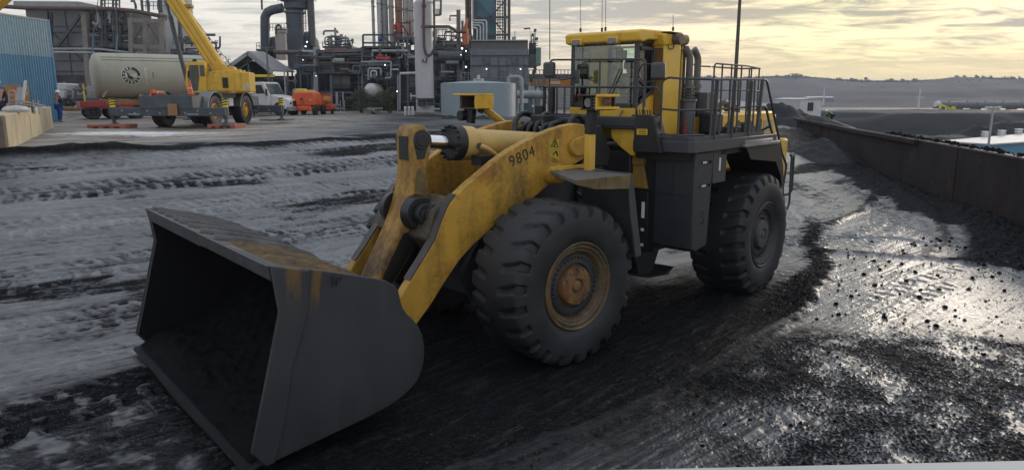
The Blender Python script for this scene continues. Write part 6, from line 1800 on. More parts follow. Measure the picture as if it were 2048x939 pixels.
T = thing_at("shipping_container", 1110, 76, "orange container on the far yard seen through the loader's front rails", "container")
m = MB(); boxpx(m, 1060, 160, 1150, 172, 76, 2.5); bp_(m, "body", pm("container_orange", (0.48, 0.20, 0.02), 0.55, var=0.1, dirt=0.2), T)
m = MB()
for k in range(30): boxpx(m, 1060 + 3 * k, 160.5, 1061 + 3 * k, 171.5, 75.93, .07)
bp_(m, "corrugation", _M["container_orange"], T); m = MB(); boxpx(m, 1100, 163, 1120, 168, 75.9, .1); bp_(m, "white_panel", WHT, T)
T = thing_at("low_building", 1115, 82, "pale low building with brown roof behind the orange container", "building")
m = MB(); boxpx(m, 1060, 156, 1160, 245, 82, 4); bp_(m, "wall", pm("wall_pale", (0.42, 0.42, 0.43), 0.6, var=0.1, dirt=0.3, dcol=(0.3, 0.3, 0.3)), T); m = MB(); boxpx(m, 1056, 148, 1162, 157, 81.8, 4.5); bp_(m, "roof", BRN, T)
m = MB()
for k in range(7): boxpx(m, 1092, 178 + 6 * k, 1160, 179 + 6 * k, 81.9, .1)
bp_(m, "siding_line", G4, T)
# low piles along the crest
for px, Yc, rx, ry, h, lab in ((905, 49.5, 1.5, 1.0, .42, "small dark rubble heap at the left foot of the pale tank"), (965, 48.5, 1.6, 1.0, .40, "small dark rubble heap below the middle of the pale tank"), (860, 53, 3.2, 1.5, .38, "low dark coal bank before the white tower's base")):
    p = on(px, Yc); mound("coal_pile", p.x, Yc, rx, ry, h, p.z, COALP, lab, seed=int(px), nx_=50, ny_=30, rough=.25)
# ------------------------------------------------------------------ left yard: shed, block wall, crane, tank on trailer, vehicles
def P0(px, py, Y):
    return at(px, py, Y)


# blue corrugated shed
BLU = pm("shed_blue", (0.095, 0.235, 0.36), 0.55, var=0.10, dirt=0.28, dcol=(0.07, 0.14, 0.20), dscale=.6, stretch=(1, 1, .25))
BLP = pm("shed_blue_faded", (0.26, 0.36, 0.41), 0.55, var=0.10, dirt=0.3, dcol=(0.16, 0.25, 0.31), dscale=.6, stretch=(1, 1, .2))
e1, e0 = at(96, 42, 44.0), at(-40, 19, 39.0)
bz = GZ0 - .1
u_ = Vector((e1.x - e0.x, e1.y - e0.y, 0)); Ls = u_.length; u_.normalize(); v_ = Vector((-u_.y, u_.x, 0))
shed = empty("corrugated_shed", (e0.x, e0.y, bz)); tag(shed, "tall blue corrugated metal shed, faded along its upper half, at the far left", "shed")
SM = axes((0, 0, 0), u_, v_, UP)
ht = e1.z - bz; mid = at(60, 113, 43).z - bz


def corr(z0, z1, L, pitch=.20, amp=.03):
    m = MB(); n = int(L / pitch) * 6
    pr = []
    for i in range(n + 1):
        x = L * i / n; f = (x / pitch) % 1
        y = amp if f < .5 else -amp
        y = amp * max(-1, min(1, 3 * math.sin(2 * math.pi * f)))
        pr.append((x, y))
    vs = [(x, y, z0) for x, y in pr] + [(x, y, z1) for x, y in pr]
    m.add(vs, [(i, i + 1, i + n + 2, i + n + 1) for i in range(n)])
    return m


corr(0, mid, Ls).build("lower_cladding", BLU, shed, SM, ang=25)
corr(mid, ht, Ls).build("upper_cladding", BLP, shed, SM @ Matrix.Translation((0, -.012, 0)), ang=25)
m = MB(); m.box(0.01, Ls - .01, .06, 9, 0, ht - .02); m.build("wall", BLU, shed, SM)
m = MB(); m.box(0, Ls + .05, -.05, 9, ht - .02, ht + .06); m.build("roof", G4, shed, SM)
m = MB(); m.box(Ls - .06, Ls + .06, -.06, .10, 0, ht); m.build("corner_trim", BLU, shed, SM)

# second boom over the shed
T = thing_at("crane_boom", 10, 56, "end of a yellow crane boom poking up behind the blue shed's roof", "crane boom")
m = MB(); m.bar(at(-60, 45, 56), at(70, -70, 56), 1.0, 1.1); bp_(m, "boom", YEL_CAB, T, .04); m = MB(); m.bar(at(-40, 20, 55.5), at(6, -20, 55.5), .3, .3); bp_(m, "cylinder", G2, T)

# concrete block wall
BLK = pm("block_concrete", (0.46, 0.385, 0.25), 0.85, var=0.15, vscale=1.2, dirt=0.32, dcol=(0.26, 0.23, 0.18), dscale=.8, bump=0.25, bscale=12)
c0, c1 = onp(20, 305), onp(107, 256)
u_ = (c1 - c0); u_.z = 0; Lb = u_.length; u_.normalize(); v_ = Vector((-u_.y, u_.x, 0))
bw = empty("block_wall", (c0.x, c0.y, min(c0.z, 2.3) - .2)); tag(bw, "tan concrete block wall along the yard's left side under the scrap", "wall")
BM = axes((0, 0, 0), u_, v_, UP)
nb = 5
for k in range(nb):
    m = MB(); a_ = Lb * k / nb; b_ = Lb * (k + 1) / nb
    m.box(a_ + .008, b_ - .008, 0.012 * (k % 2), .75, 0, 1.27 + .015 * (k % 2)); m.build("block", BLK, bw, BM, .03)
m = MB(); m.box(-.6, .0, .0, 6, 0, 1.25); m.build("end_block", pm("block_dark", (0.15, 0.125, 0.095), 0.85, var=0.3, dirt=0.4, stretch=(1, 1, 1)), bw, BM, .04)
wtop = bw.location.z + 1.28
# scrap leaning on top of / behind the wall
def scrap(name, px, Y, label, cat):
    return thing_at(name, px, Y, label, cat)
PLY = pm("plywood", (0.30, 0.165, 0.075), 0.8, var=0.15, dirt=0.2, stretch=(1, 1, 1))
PLY2 = pm("plywood_orange", (0.38, 0.20, 0.08), 0.8, var=0.12, dirt=0.15, stretch=(1, 1, 1))
T = scrap("plywood_sheet", 25, 27, "wide brown plywood sheet standing behind the pink bin on the block wall", "board")
a_, b_ = at(5, 170, 27), at(45, 222, 27); m = MB(); m.box(a_.x, b_.x, 27, 27.03, b_.z, a_.z); bp_(m, "sheet", PLY, T)
T = scrap("plywood_sheet", 53, 27.5, "narrow orange board with a white mark leaning by the blue shed", "board")
m = MB(); m.add([at(47, 224, 27.4), at(60, 224, 27.4), at(57, 172, 27.6), at(50, 172, 27.6), at(47, 224, 27.43), at(60, 224, 27.43), at(57, 172, 27.63), at(50, 172, 27.63)], [(0, 1, 2, 3), (4, 5, 6, 7), (0, 1, 5, 4), (1, 2, 6, 5), (2, 3, 7, 6), (3, 0, 4, 7)]); bp_(m, "sheet", PLY2, T)
m = MB(); boxpx(m, 51.5, 185, 54.5, 187, 27.3, .02); boxpx(m, 52.4, 187, 53.6, 191, 27.3, .02); bp_(m, "white_mark", WHT, T)
T = scrap("pale_panel", 40, 26.8, "pale grey panel leaning against the brown plywood", "panel")
m = MB(); m.add([at(28, 222, 26.5), at(43, 222, 26.5), at(46, 175, 26.9), at(34, 175, 26.9), at(28, 222, 26.54), at(43, 222, 26.54), at(46, 175, 26.94), at(34, 175, 26.94)], [(0, 1, 2, 3), (4, 5, 6, 7), (0, 1, 5, 4), (1, 2, 6, 5), (2, 3, 7, 6), (3, 0, 4, 7)]); bp_(m, "sheet", G4, T)
T = scrap("plank", 49, 26.6, "long pale plank standing upright above the other scrap", "plank")
m = MB(); m.bar(at(43, 222, 26.4), at(51, 161, 26.6), .09, .03); bp_(m, "board", WHT, T)
T = scrap("tube_stand", 25, 26.2, "pinkish tube frame standing in front of the brown plywood", "frame")
m = MB(); pxt(m, [(18, 228, 26.2), (17.5, 182, 26.2), (31, 181, 26.2), (30, 228, 26.2)], .025, 7, .1); pxt(m, [(17.5, 190, 26.2), (31, 190, 26.2)], .02, 6); bp_(m, "tube", pm("pink_paint", (0.45, 0.27, 0.25), 0.6), T)
T = scrap("steel_rack", 55, 26, "low galvanised rack of rods lying on the block wall", "rack")
m = MB(); pxt(m, [(2, 200, 25.8), (44, 202, 26), (90, 212, 27)], .025, 6); pxt(m, [(2, 208, 25.8), (60, 210, 26), (84, 216, 27)], .02, 6)
for x in (8, 30, 45, 66, 76): pxt(m, [(x, 200, 26), (x + 3, 229, 26)], .022, 6)
pxt(m, [(38, 205, 26), (46, 228, 26)], .04, 6); pxt(m, [(48, 205, 26), (38, 228, 26)], .04, 6); bp_(m, "rods", G4, T)
T = scrap("gas_bottle", 66, 26.5, "dark cylinder with a red cap standing on the block wall", "cylinder")
m = MB(); vc(m, 66, 206, 226, 7, 26.5, 14); bp_(m, "bottle", G2, T); m = MB(); vc(m, 68, 202, 206, 5, 26.5, 10); bp_(m, "cap", REDP, T)
T = scrap("pink_bin", 15, 26, "faded pink plastic bin on the wall beside the left worker", "bin")
m = MB(); vc(m, 15, 210, 228, 9, 26.3, 14); bp_(m, "body", _M["pink_paint"], T, .01)
T = scrap("white_sack", 14, 24.5, "crumpled white sack lying on the block wall's near end", "sack")
p = at(16, 224, 24); m = MB(); m.lathe([(.02, 0), (.36, .02), (.40, .10), (.30, .20), (.02, .24)], 16, Matrix.Translation((p.x, 24.4, wtop - .02)) @ Matrix.Diagonal((1.1, .8, 1, 1))); bp_(m, "sack", WHT, T)

# people
def person(loc, rz, pose, cols, label, scale=1.0, hat=None, vest=None):
    """pose: dict of joint -> (x, y, z) with x forward, y left; one continuous skinned body, clothes and hair as children"""
    J_ = dict(pelvis=(0, 0, .93), chest=(.0, 0, 1.28), neck=(.0, 0, 1.48), head=(.03, 0, 1.62), top=(.02, 0, 1.75),
              hipL=(0, .10, .90), kneeL=(.03, .11, .49), ankL=(-.02, .11, .09), toeL=(.16, .12, .04), hipR=(0, -.10, .90), kneeR=(.03, -.11, .49), ankR=(-.02, -.11, .09), toeR=(.16, -.12, .04),
              shL=(0, .19, 1.43), elL=(-.02, .25, 1.15), wrL=(.06, .24, .91), haL=(.10, .235, .80), shR=(0, -.19, 1.43), elR=(-.02, -.25, 1.15), wrR=(.06, -.24, .91), haR=(.10, -.235, .80))
    J_.update(pose)
    rad = dict(pelvis=.145, chest=.16, neck=.062, head=.10, top=.085, hipL=.10, hipR=.10, kneeL=.065, kneeR=.065, ankL=.048, ankR=.048, toeL=.04, toeR=.04, shL=.075, shR=.075, elL=.05, elR=.05, wrL=.036, wrR=.036, haL=.035, haR=.035)
    E_ = [("pelvis", "chest"), ("chest", "neck"), ("neck", "head"), ("head", "top"), ("pelvis", "hipL"), ("hipL", "kneeL"), ("kneeL", "ankL"), ("ankL", "toeL"), ("pelvis", "hipR"), ("hipR", "kneeR"), ("kneeR", "ankR"), ("ankR", "toeR"),
          ("chest", "shL"), ("shL", "elL"), ("elL", "wrL"), ("wrL", "haL"), ("chest", "shR"), ("shR", "elR"), ("elR", "wrR"), ("wrR", "haR")]

    def skin(name, keys, edges, grow, mat, parent):
        ks = list(keys)
        me = bpy.data.meshes.new(name)
        me.from_pydata([J_[k] for k in ks], [(ks.index(a), ks.index(b)) for a, b in edges if a in ks and b in ks], [])
        o = bpy.data.objects.new(name, me); COL.objects.link(o)
        sk = o.modifiers.new("skin", "SKIN"); o.modifiers.new("sub", "SUBSURF").render_levels = 1
        o.modifiers["sub"].levels = 1
        for v, k in zip(me.skin_vertices[0].data, ks): v.radius = (rad[k] * grow, rad[k] * grow)
        me.skin_vertices[0].data[0].use_root = True
        me.materials.append(mat)
        sk.use_smooth_shade = True
        if parent: o.parent = parent
        return o
    body = skin("person", J_.keys(), E_, 1.0, pm("skin", (0.36, 0.20, 0.14), 0.6), None)
    body.location, body.rotation_euler, body.scale = loc, (0, 0, rz), (scale,) * 3
    tag(body, label, "person")
    ck = ["chest", "pelvis", "neck", "shL", "elL", "wrL", "shR", "elR", "wrR"]
    skin("jacket", ck, E_, 1.18, cols[0], body)
    skin("trousers", ["pelvis", "hipL", "kneeL", "ankL", "hipR", "kneeR", "ankR"], E_, 1.2, cols[1], body)
    skin("boots", ["ankL", "toeL", "ankR", "toeR"], [("ankL", "toeL"), ("ankR", "toeR")], 1.25, BLACK, body)
    hx, hy, hz = J_["head"]
    if hat:
        m = MB(); m.lathe([(.165, 0), (.125, .015), (.12, .06), (.095, .11), (.05, .135), (.005, .14)], 18, Matrix.Translation((hx, hy, hz + .06))); m.build("hard_hat", hat, body)
    else:
        m = MB(); m.lathe([(.118, -.06), (.128, .0), (.12, .06), (.085, .12), (.03, .15), (.003, .152)], 18, Matrix.Translation((hx - .02, hy, hz + .02))); m.build("hair", HOSE, body)
    if vest:
        skin("vest", ["chest", "pelvis", "neck"], E_, 1.28, vest, body)
    return body


NAVY, BLUE = pm("cloth_navy", (0.012, 0.017, 0.035), 0.85), pm("cloth_blue", (0.015, 0.05, 0.22), 0.85)
HIVIS, HATW = pm("cloth_hivis", (0.22, 0.38, 0.08), 0.8), pm("hat_white", (0.7, 0.7, 0.7), 0.4)
p = on(121, 42.5)
person(p, R(60), {"elL": (.05, .27, 1.18), "wrL": (.20, .16, 1.08), "haL": (.26, .12, 1.08), "elR": (.05, -.27, 1.18), "wrR": (.20, -.16, 1.08), "haR": (.26, -.12, 1.08)}, (NAVY, BLUE), "worker in navy jacket, blue trousers and white hard hat walking by the blue shed", 1.02, HATW)
p = at(1, 230, 25.2); person((p.x, 25.2, wtop - .62), R(-60), {"elR": (.15, -.22, 1.2), "wrR": (.32, -.12, 1.12), "haR": (.4, -.1, 1.1)}, (NAVY, NAVY), "worker in dark clothes and pale hard hat standing behind the scrap on the block wall", .95, HATW)
p = on(506, 52); person(p, R(-100), {"elL": (.12, .24, 1.2), "wrL": (.30, .1, 1.15), "haL": (.38, .08, 1.14)}, (HIVIS, NAVY), "worker in a green high visibility vest standing behind the white truck's cab", 1.0, HATW, HIVIS)
p = at(1663, 243, 70); person((p.x, 70, p.z - .35), R(170), {"chest": (.22, 0, 1.15), "neck": (.38, 0, 1.22), "head": (.50, 0, 1.26), "top": (.60, 0, 1.30), "shL": (.28, .18, 1.18), "shR": (.28, -.18, 1.18), "elL": (.42, .2, .95), "wrL": (.5, .16, .75), "haL": (.54, .14, .66), "elR": (.42, -.2, .95), "wrR": (.5, -.16, .75), "haR": (.54, -.14, .66)}, (NAVY, NAVY), "worker in high visibility vest bending over the coal behind the steel wall", 1.0, HATW, HIVIS)
# driver in the loader's cab
seat = J + RM @ Vector((1.62, -.02, 4.12)) - Vector((0, 0, .93)) + Vector((0, 0, 0))
rzd = math.atan2(Fr.y, Fr.x)
dsc = {"pelvis": (0, 0, 1.02), "chest": (.02, 0, 1.34), "neck": (.03, 0, 1.52), "head": (.06, 0, 1.65), "top": (.05, 0, 1.77), "hipL": (.05, .11, 1.0), "hipR": (.05, -.11, 1.0), "kneeL": (.48, .14, 1.02), "kneeR": (.48, -.14, 1.02), "ankL": (.60, .13, .62), "ankR": (.60, -.13, .62), "toeL": (.72, .13, .60), "toeR": (.72, -.13, .60),
       "shL": (.03, .19, 1.46), "shR": (.03, -.19, 1.46), "elL": (.20, .27, 1.24), "wrL": (.44, .16, 1.16), "haL": (.52, .13, 1.16), "elR": (.20, -.27, 1.24), "wrR": (.44, -.16, 1.16), "haR": (.52, -.13, 1.16)}
person(J + RM @ Vector((1.66, -.04, 2.84)), rzd, dsc, (pm("cloth_olive", (0.045, 0.055, 0.02), 0.85), NAVY), "driver in an olive jacket seated at the wheel inside the loader's cab", 1.0)


def wheel_of(parent, c, axis, r, w_, rim_mat, rim_r=.55, M=None):
    a = Vector(axis).normalized()
    z_ = a; x_ = UP.cross(a).normalized(); y_ = a.cross(x_)
    Mx = axes(c, x_, y_, z_)
    m = MB(); m.lathe([(r * rim_r, w_ * .35), (r * rim_r * .85, w_ * .40), (r * rim_r * .8, w_ * .18), (r * .18, w_ * .16), (r * .18, w_ * .42), (0.001, w_ * .44)], 24, Mx)
    for k in range(8):
        q = (x_ * math.cos(k * .785) + y_ * math.sin(k * .785)) * r * .33
        m.cyl(Vector(c) + q + a * w_ * .15, Vector(c) + q + a * w_ * .24, r * .04, n=6)
    o = m.build("wheel", rim_mat, parent, M)
    m = MB(); m.lathe([(r * rim_r, -w_ * .4), (r * .8, -w_ * .5), (r * .95, -w_ * .46), (r, -w_ * .36), (r, w_ * .36), (r * .95, w_ * .46), (r * .8, w_ * .5), (r * rim_r, w_ * .4)], 36, Mx)
    for k in range(24):
        q0 = x_ * math.cos(k * .2618) + y_ * math.sin(k * .2618)
        m.bar(Vector(c) + q0 * r * 1.005 - a * w_ * .4, Vector(c) + q0 * r * 1.005 + a * w_ * .4, r * .10, r * .035)
    m.build("tyre", RUBBER, o)
    return o


# ---- rough terrain crane
CN = Vector((-16.28, 38.9, GZ0))
crane = empty("mobile_crane", CN); tag(crane, "yellow rough terrain crane with raised boom and grey carrier on outriggers", "crane")
CARR = pm("carrier_slate", (0.055, 0.068, 0.082), 0.55, var=0.15, dirt=0.25)
hd = R(-93)
CM = Matrix.Rotation(hd, 4, "Z")                     # local x = front of the carrier (towards the camera)


def kp(mb, name, mat, bevel=0.0, parent=None): return mb.build(name, mat, parent or crane, CM if parent is None else None, bevel)


m = MB(); m.box(-3.4, 3.7, -1.25, 1.25, .95, 1.50); m.box(3.0, 4.0, -1.3, 1.3, .9, 1.55); m.box(-1.4, 1.6, -1.3, 1.3, 1.45, 1.62); m.box(-4.0, -3.2, -1.3, 1.3, .9, 1.5); kp(m, "carrier", CARR, .03)
m = MB(); m.box(3.0, 3.98, -.55, .45, 1.552, 1.60); m.box(4.0, 4.02, -.5, .3, 1.0, 1.45); kp(m, "deck_plate", G2)
m = MB(); m.box(4.06, 4.08, .12, .58, .62, 1.16); kp(m, "cardboard_patch", PLY)
for x in (3.75, -3.55):
    m = MB(); m.box(x - .22, x + .22, -2.85, 2.85, .58, .98); ob = kp(m, "outrigger_beam", CARR, .02)
    m = MB()
    for k in range(8): m.cyl((x + .22, -2.2 + .62 * k, .84 - .12 * (k % 2)), (x + .235, -2.2 + .62 * k, .84 - .12 * (k % 2)), .045, n=8)
    for y in (-1.9, 1.0): m.box(x + .22, x + .23, y, y + .55, .64, .70)
    m.build("bolt", G4, ob)
    for s in (-1, 1):
        m = MB(); m.cyl((x, s * 2.77, .45), (x, s * 2.77, 1.42), .13, n=14); jk = kp(m, "outrigger_jack", CARR)
        m = MB(); m.cyl((x, s * 2.77, .14), (x, s * 2.77, .5), .08, n=12); m.lathe([(.02, .30), (.10, .28), (.30, .17), (.30, .13), (.02, .13)], 16, Matrix.Translation((x, s * 2.77, 0))); m.build("jack_foot", G2, jk)
        m = MB(); m.cyl((x, s * 2.77, 1.0), (x, s * 2.77, 1.40), .138, n=14); m.build("yellow_band", YD, jk)
        m = MB()
        for z in (1.06, 1.18, 1.30):
            m.add([(x + .142 * math.cos(a), s * 2.77 + .142 * math.sin(a), z + .05 * math.sin(a * 1.0 + .6) + dz) for dz in (0, .055) for a in np.linspace(0, 2 * math.pi, 17)], [(i, i + 1, i + 18, i + 17) for i in range(16)])
        m.build("black_stripe", BLACK, jk)
for x in (2.0, -1.75):
    for s in (-1, 1):
        wheel_of(crane, (x, s * 1.22, .78), (0, s, 0), .78, .58, YEL_CAB if True else RIMK, .5, CM)
        m = MB(); pr = [(x + .98 * math.cos(a), .80 + .98 * math.sin(a)) for a in np.linspace(R(10), R(170), 14)] + [(x + .90 * math.cos(a), .80 + .90 * math.sin(a)) for a in np.linspace(R(170), R(10), 14)]
        m.prism(pr, s * .95, s * 1.55); kp(m, "fender", G4 if False else pm("fender_grey", (0.16, 0.165, 0.17), 0.5, var=0.1))
m = MB(); m.box(-.1, .45, 1.3, 1.5, 1.0, 1.40); kp(m, "tool_box", WHT, .02)
m = MB(); m.cyl((0, 0, 1.6), (0, 0, 1.70), .78, n=32); kp(m, "turntable", BLACK)
# superstructure turned to the carrier's side: its own axes, f = boom direction in world
fb = Vector((-1, -.22, 0)).normalized(); lb = Vector((-fb.y, fb.x, 0))
SMX = axes((.71, .2, 1.66), fb, lb, UP) @ Matrix.Diagonal((.68, 1, 1.06, 1))


def kq(mb, name, mat, bevel=0.0, parent=None): return mb.build(name, mat, parent or crane, SMX if parent is None else None, bevel)


m = MB(); m.prism([(1.0, 0), (1.0, .85), (.2, 1.05), (-1.0, 1.1), (-1.9, 1.15), (-1.9, .2), (-1.0, 0)], -.9, -.55); m.prism([(1.0, 0), (1.0, .5), (.2, 1.05), (-1.0, 1.1), (-1.9, 1.15), (-1.9, .2), (-1.0, 0)], .55, 1.05); m.box(-1.9, .9, -.9, 1.05, 0, .18); kq(m, "superstructure", YEL_CAB, .04)
m = MB(); m.box(-2.55, -1.45, -1.05, 1.15, .05, 1.02); cwt = kq(m, "counterweight", YEL_CAB, .06)
m = MB(); m.box(-2.5, -2.3, 1.152, 1.16, .2, .5); m.box(-2.2, -2.05, 1.152, 1.16, .15, .4); m.build("notice", WHT, cwt)
m = MB(); m.cyl((-1.1, -.5, 1.0), (-1.1, .5, 1.0), .32, n=20); m.cyl((-.55, -.5, .9), (-.55, .5, .9), .26, n=18); m.bar((-1.8, .6, .6), (-.5, .65, 1.3), .18, .3); m.box(-.2, .1, .8, 1.08, .5, .9); kq(m, "winch", YEL_CAB, .02)
m = MB(); m.box(-.95, -.55, 1.06, 1.09, .25, .75); kq(m, "access_panel", BLACK)
# cab
m = MB(); m.prism([(1.95, .1), (2.05, .45), (1.85, 1.45), (.55, 1.5), (.55, 0), (1.7, 0)], .42, 1.28); kc = kq(m, "cab", YEL_CAB, .04)
CGL = pm("crane_glass", (0.045, 0.055, 0.05), 0.1, var=0.3, vscale=2)
m = MB(); m.prism([(1.72, .10), (1.82, .50), (1.66, 1.32), (1.02, 1.32), (1.02, .75), (1.18, .12)], 1.283, 1.295); m.build("door_window", CGL, kc)
m = MB(); m.prism([(.94, .80), (.94, 1.32), (.62, 1.32), (.62, .80)], 1.283, 1.295); m.build("side_window", CGL, kc)
m = MB(); m.add([(2.035, .50, .50), (2.035, 1.20, .50), (1.90, 1.20, 1.36), (1.90, .50, 1.36)], [(0, 1, 2, 3)]); m.add([(2.055, .50, .50), (2.055, 1.20, .50), (1.92, 1.20, 1.36), (1.92, .50, 1.36)], [(0, 1, 2, 3)]); m.build("windscreen", CGL, kc)
m = MB(); m.box(1.2, 1.45, .9, 1.1, 1.5, 1.62); m.build("roof_lamp", BLACK, kc)
m = MB(); m.bar((1.76, 1.33, .75), (1.70, 1.42, 1.05), .1, .03); m.build("cab_mirror", BLACK, kc)
# boom: three nested box sections rising to the left
b0 = Vector((-.15, 0, 1.15)); bd = Vector((math.cos(R(49.0)), 0, math.sin(R(49.0)))); bn = Vector((-bd.z, 0, bd.x))
def sect(l0, l1, hh, ww, off=0):
    mb = MB()
    p, q = b0 + bd * l0 + bn * off, b0 + bd * l1 + bn * off
    prof_ = [(-ww, -hh * .8), (-ww * .6, -hh), (ww * .6, -hh), (ww, -hh * .8), (ww, hh * .8), (ww * .6, hh), (-ww * .6, hh), (-ww, hh * .8)]
    vs = [p + Vector((0, a, 0)) + bn * b for a, b in prof_] + [q + Vector((0, a, 0)) + bn * b for a, b in prof_]
    mb.add(vs, [tuple(range(8)), tuple(range(8, 16))] + [(i, (i + 1) % 8, (i + 1) % 8 + 8, i + 8) for i in range(8)])
    return mb
bm0 = kq(sect(-.3, 7.6, .47, .36), "boom", YEL_CAB, .02)
sect(7.5, 9.5, .41, .31).build("boom_section", YEL_CAB, bm0)
sect(9.4, 12, .36, .27).build("boom_section", YEL_CAB, bm0)
m = MB()
for s in (-1, 1):
    for h_ in (-.16, .16): m.bar(b0 + bd * .4 + Vector((0, s * .365, 0)) + bn * h_, b0 + bd * 7.5 + Vector((0, s * .365, 0)) + bn * h_, .02, .05)
m.build("boom_groove", pm("groove_ochre", (0.33, 0.19, 0.02), 0.6), bm0)
m = MB(); q = b0 + bd * 5.0; m.cyl(q + Vector((0, -.55, 0)) + bn * -.35, q + Vector((0, .55, 0)) + bn * -.35, .22, n=14); m.cyl(q + Vector((0, .3, 0)) + bn * -.5, q + Vector((0, .6, 0)) + bn * -.15, .2, n=12); m.build("hose_reel", BRN, bm0)
m = MB(); q = b0 + bd * 3.5 + bn * .62; m.box(q.x - .25, q.x + .25, -.3, .3, q.z - .12, q.z + .02); m.build("bracket", pm("bracket_ochre", (0.35, 0.2, 0.03), 0.6), bm0)
lc0 = Vector((2.15, 0, .15)); lc1 = b0 + bd * 6.6 + bn * .45
m = MB(); m.cyl(lc0, lc0 + (lc1 - lc0) * .56, .155, n=18); lco = kq(m, "lift_cylinder", G2)
m = MB(); m.cyl(lc0 + (lc1 - lc0) * .56, lc1, .10, n=16); m.build("piston_rod", G3, lco)
m = MB(); q0, q1 = b0 + bd * 11.5 + bn * -.5, Vector((-1.1, 0, 1.3)); m.tube([q1, q0], .018, 5); kq(m, "hoist_cable", BLACK)
# flat pads below the jacks
for k, (px, Yp, w_, d_, lab, mat_) in enumerate(((226, 35.05, 1.85, 1.1, "orange steel mat under the crane's front left outrigger foot", "mat_orange"), (455, 35.55, 1.35, 1.5, "orange steel mat under the crane's front right outrigger foot", "mat_orange"))):
    p = on(px, Yp); T = (empty("outrigger_mat", (p.x, Yp, GZ0)), None); tag(T[0], lab, "mat")
    MO = pm("mat_orange", (0.36, 0.115, 0.075), 0.7, var=0.2, dirt=0.4)
    m = MB()
    for j in range(5): m.box(-w_ / 2, w_ / 2, -d_ / 2 + d_ * j / 5 + .01, -d_ / 2 + d_ * (j + 1) / 5 - .03, .0, .20)
    m.box(-w_ / 2 + .1, -w_ / 2 + .3, -d_ / 2 - .01, d_ / 2, .01, .12); m.box(w_ / 2 - .3, w_ / 2 - .1, -d_ / 2 - .01, d_ / 2, .01, .12); m.build("planks", MO, T[0], None, .01)
    m = MB()
    for j in range(3): m.box(-w_ * .35 + w_ * .27 * j, -w_ * .35 + w_ * .27 * j + w_ * .14, -d_ / 2 - .012, -d_ / 2 - .002, .03, .10)
    m.build("slot", BLACK, T[0])
p = on(555, 45.5); m = MB(); m.box(p.x - .9, p.x + .9, 44.8, 46.1, GZ0 - .02, GZ0 + .10); tag(m.build("timber_mat", pm("mat_grey", (0.15, 0.14, 0.13), 0.8, var=0.2), None, None, .02), "grey timber mat lying on the ground below the white truck", "mat")
def cone(loc, rot, lab):
    o = empty("traffic_cone", loc); o.rotation_euler = rot; tag(o, lab, "traffic cone")
    CO = pm("cone_orange", (0.62, 0.10, 0.03), 0.5)
    m = MB(); m.box(-.17, .17, -.17, .17, 0, .03); m.lathe([(.13, .03), (.03, .68), (.01, .69)], 16); m.build("body", CO, o)
    m = MB(); m.lathe([(.091, .28), (.068, .42)], 16, Matrix.Translation((0, 0, 0))); m.lathe([(.092, .28), (.069, .42)], 16); m.build("band", WHT, o)
pc = at(378, 211, 35.3); cone((pc.x, 35.6, CN.z + 1.60), (0, 0, 0), "orange traffic cone standing upright on the crane's carrier")
pc = at(300, 202, 34.9); cone((pc.x, 35.2, CN.z + 1.70), (0, R(97), 0), "orange traffic cone lying on its side on the crane's deck")

# ---- beige vessel on a red low loader
vA, vB = at(187, 152, 48.5), at(420, 154, 52.8)
vd = (vB - vA).normalized(); vr = 1.50
ves = empty("process_vessel", (vA.x, vA.y, vA.z - vr)); tag(ves, "huge beige cylindrical vessel with a round emblem lying on a red trailer", "vessel")
side = Vector((vd.y, -vd.x, 0)).normalized(); VM = axes((0, 0, vr), vd, -side, UP)
VLEN = (vB - vA).length
BEI = pm("vessel_beige", (0.36, 0.335, 0.26), 0.5, var=0.05, dirt=0.2, dcol=(0.24, 0.22, 0.17), dscale=.5)
m = MB(); m.lathe([(.01, -.16), (.6, -.14), (1.1, -.08), (1.34, .02), (1.45, .14), (vr, .34), (vr, VLEN), (1.3, VLEN + .3), (.01, VLEN + .5)], 64, Matrix(((0, 0, 1, 0), (0, 1, 0, 0), (1, 0, 0, 0), (0, 0, 0, 1)))); m.build("shell", BEI, ves, VM)
m = MB()
for a in (118, 128):
    q = Vector((0, -vr * 1.004 * math.sin(R(a - 90 + 10)) * 0 - vr * 1.004 * math.cos(R(180 - a)) * 0, 0))
for ang_ in (52, 42):
    y, z = -vr * 1.004 * math.cos(R(ang_)), vr * 1.004 * math.sin(R(ang_)); m.bar((.4, y, z), (VLEN, y, z), .03, .03)
    for k in range(4): m.bar((1.6 + 1.9 * k, y - .02, z), (1.6 + 1.9 * k, y - .04, z - .12), .03)
m.build("seam_rail", pm("seam_brown", (0.15, 0.13, 0.10), 0.6), ves, VM)
# emblem: dark ring with pale blocks of lettering, pale disc with a dark peak
def vdisc(m, cx, cz, r0, r1, a0, a1, h, n=24):
    vs = []
    for r in (r0, r1):
        for k in range(n + 1):
            a = a0 + (a1 - a0) * k / n
            z = cz + r * math.sin(a); z = max(-vr * .999, min(vr * .999, z))
            vs.append((cx + r * math.cos(a), -math.sqrt(max(1e-6, vr * vr - z * z)) - h, z))
    m.add(vs, [(k, k + 1, n + 1 + k + 1, n + 1 + k) for k in range(n)])
INK, CREAM = pm("emblem_ink", (0.02, 0.025, 0.02), 0.6), pm("emblem_cream", (0.50, 0.50, 0.43), 0.6)
ex_, ez_ = 2.0, .03
m = MB(); vdisc(m, ex_, ez_, 0.001, .60, 0, 2 * math.pi, .006, 40); m.build("emblem_disc", CREAM, ves, VM)
m = MB(); vdisc(m, ex_, ez_, .37, .55, 0, 2 * math.pi, .010, 48); m.build("emblem_ring", INK, ves, VM)
m = MB()
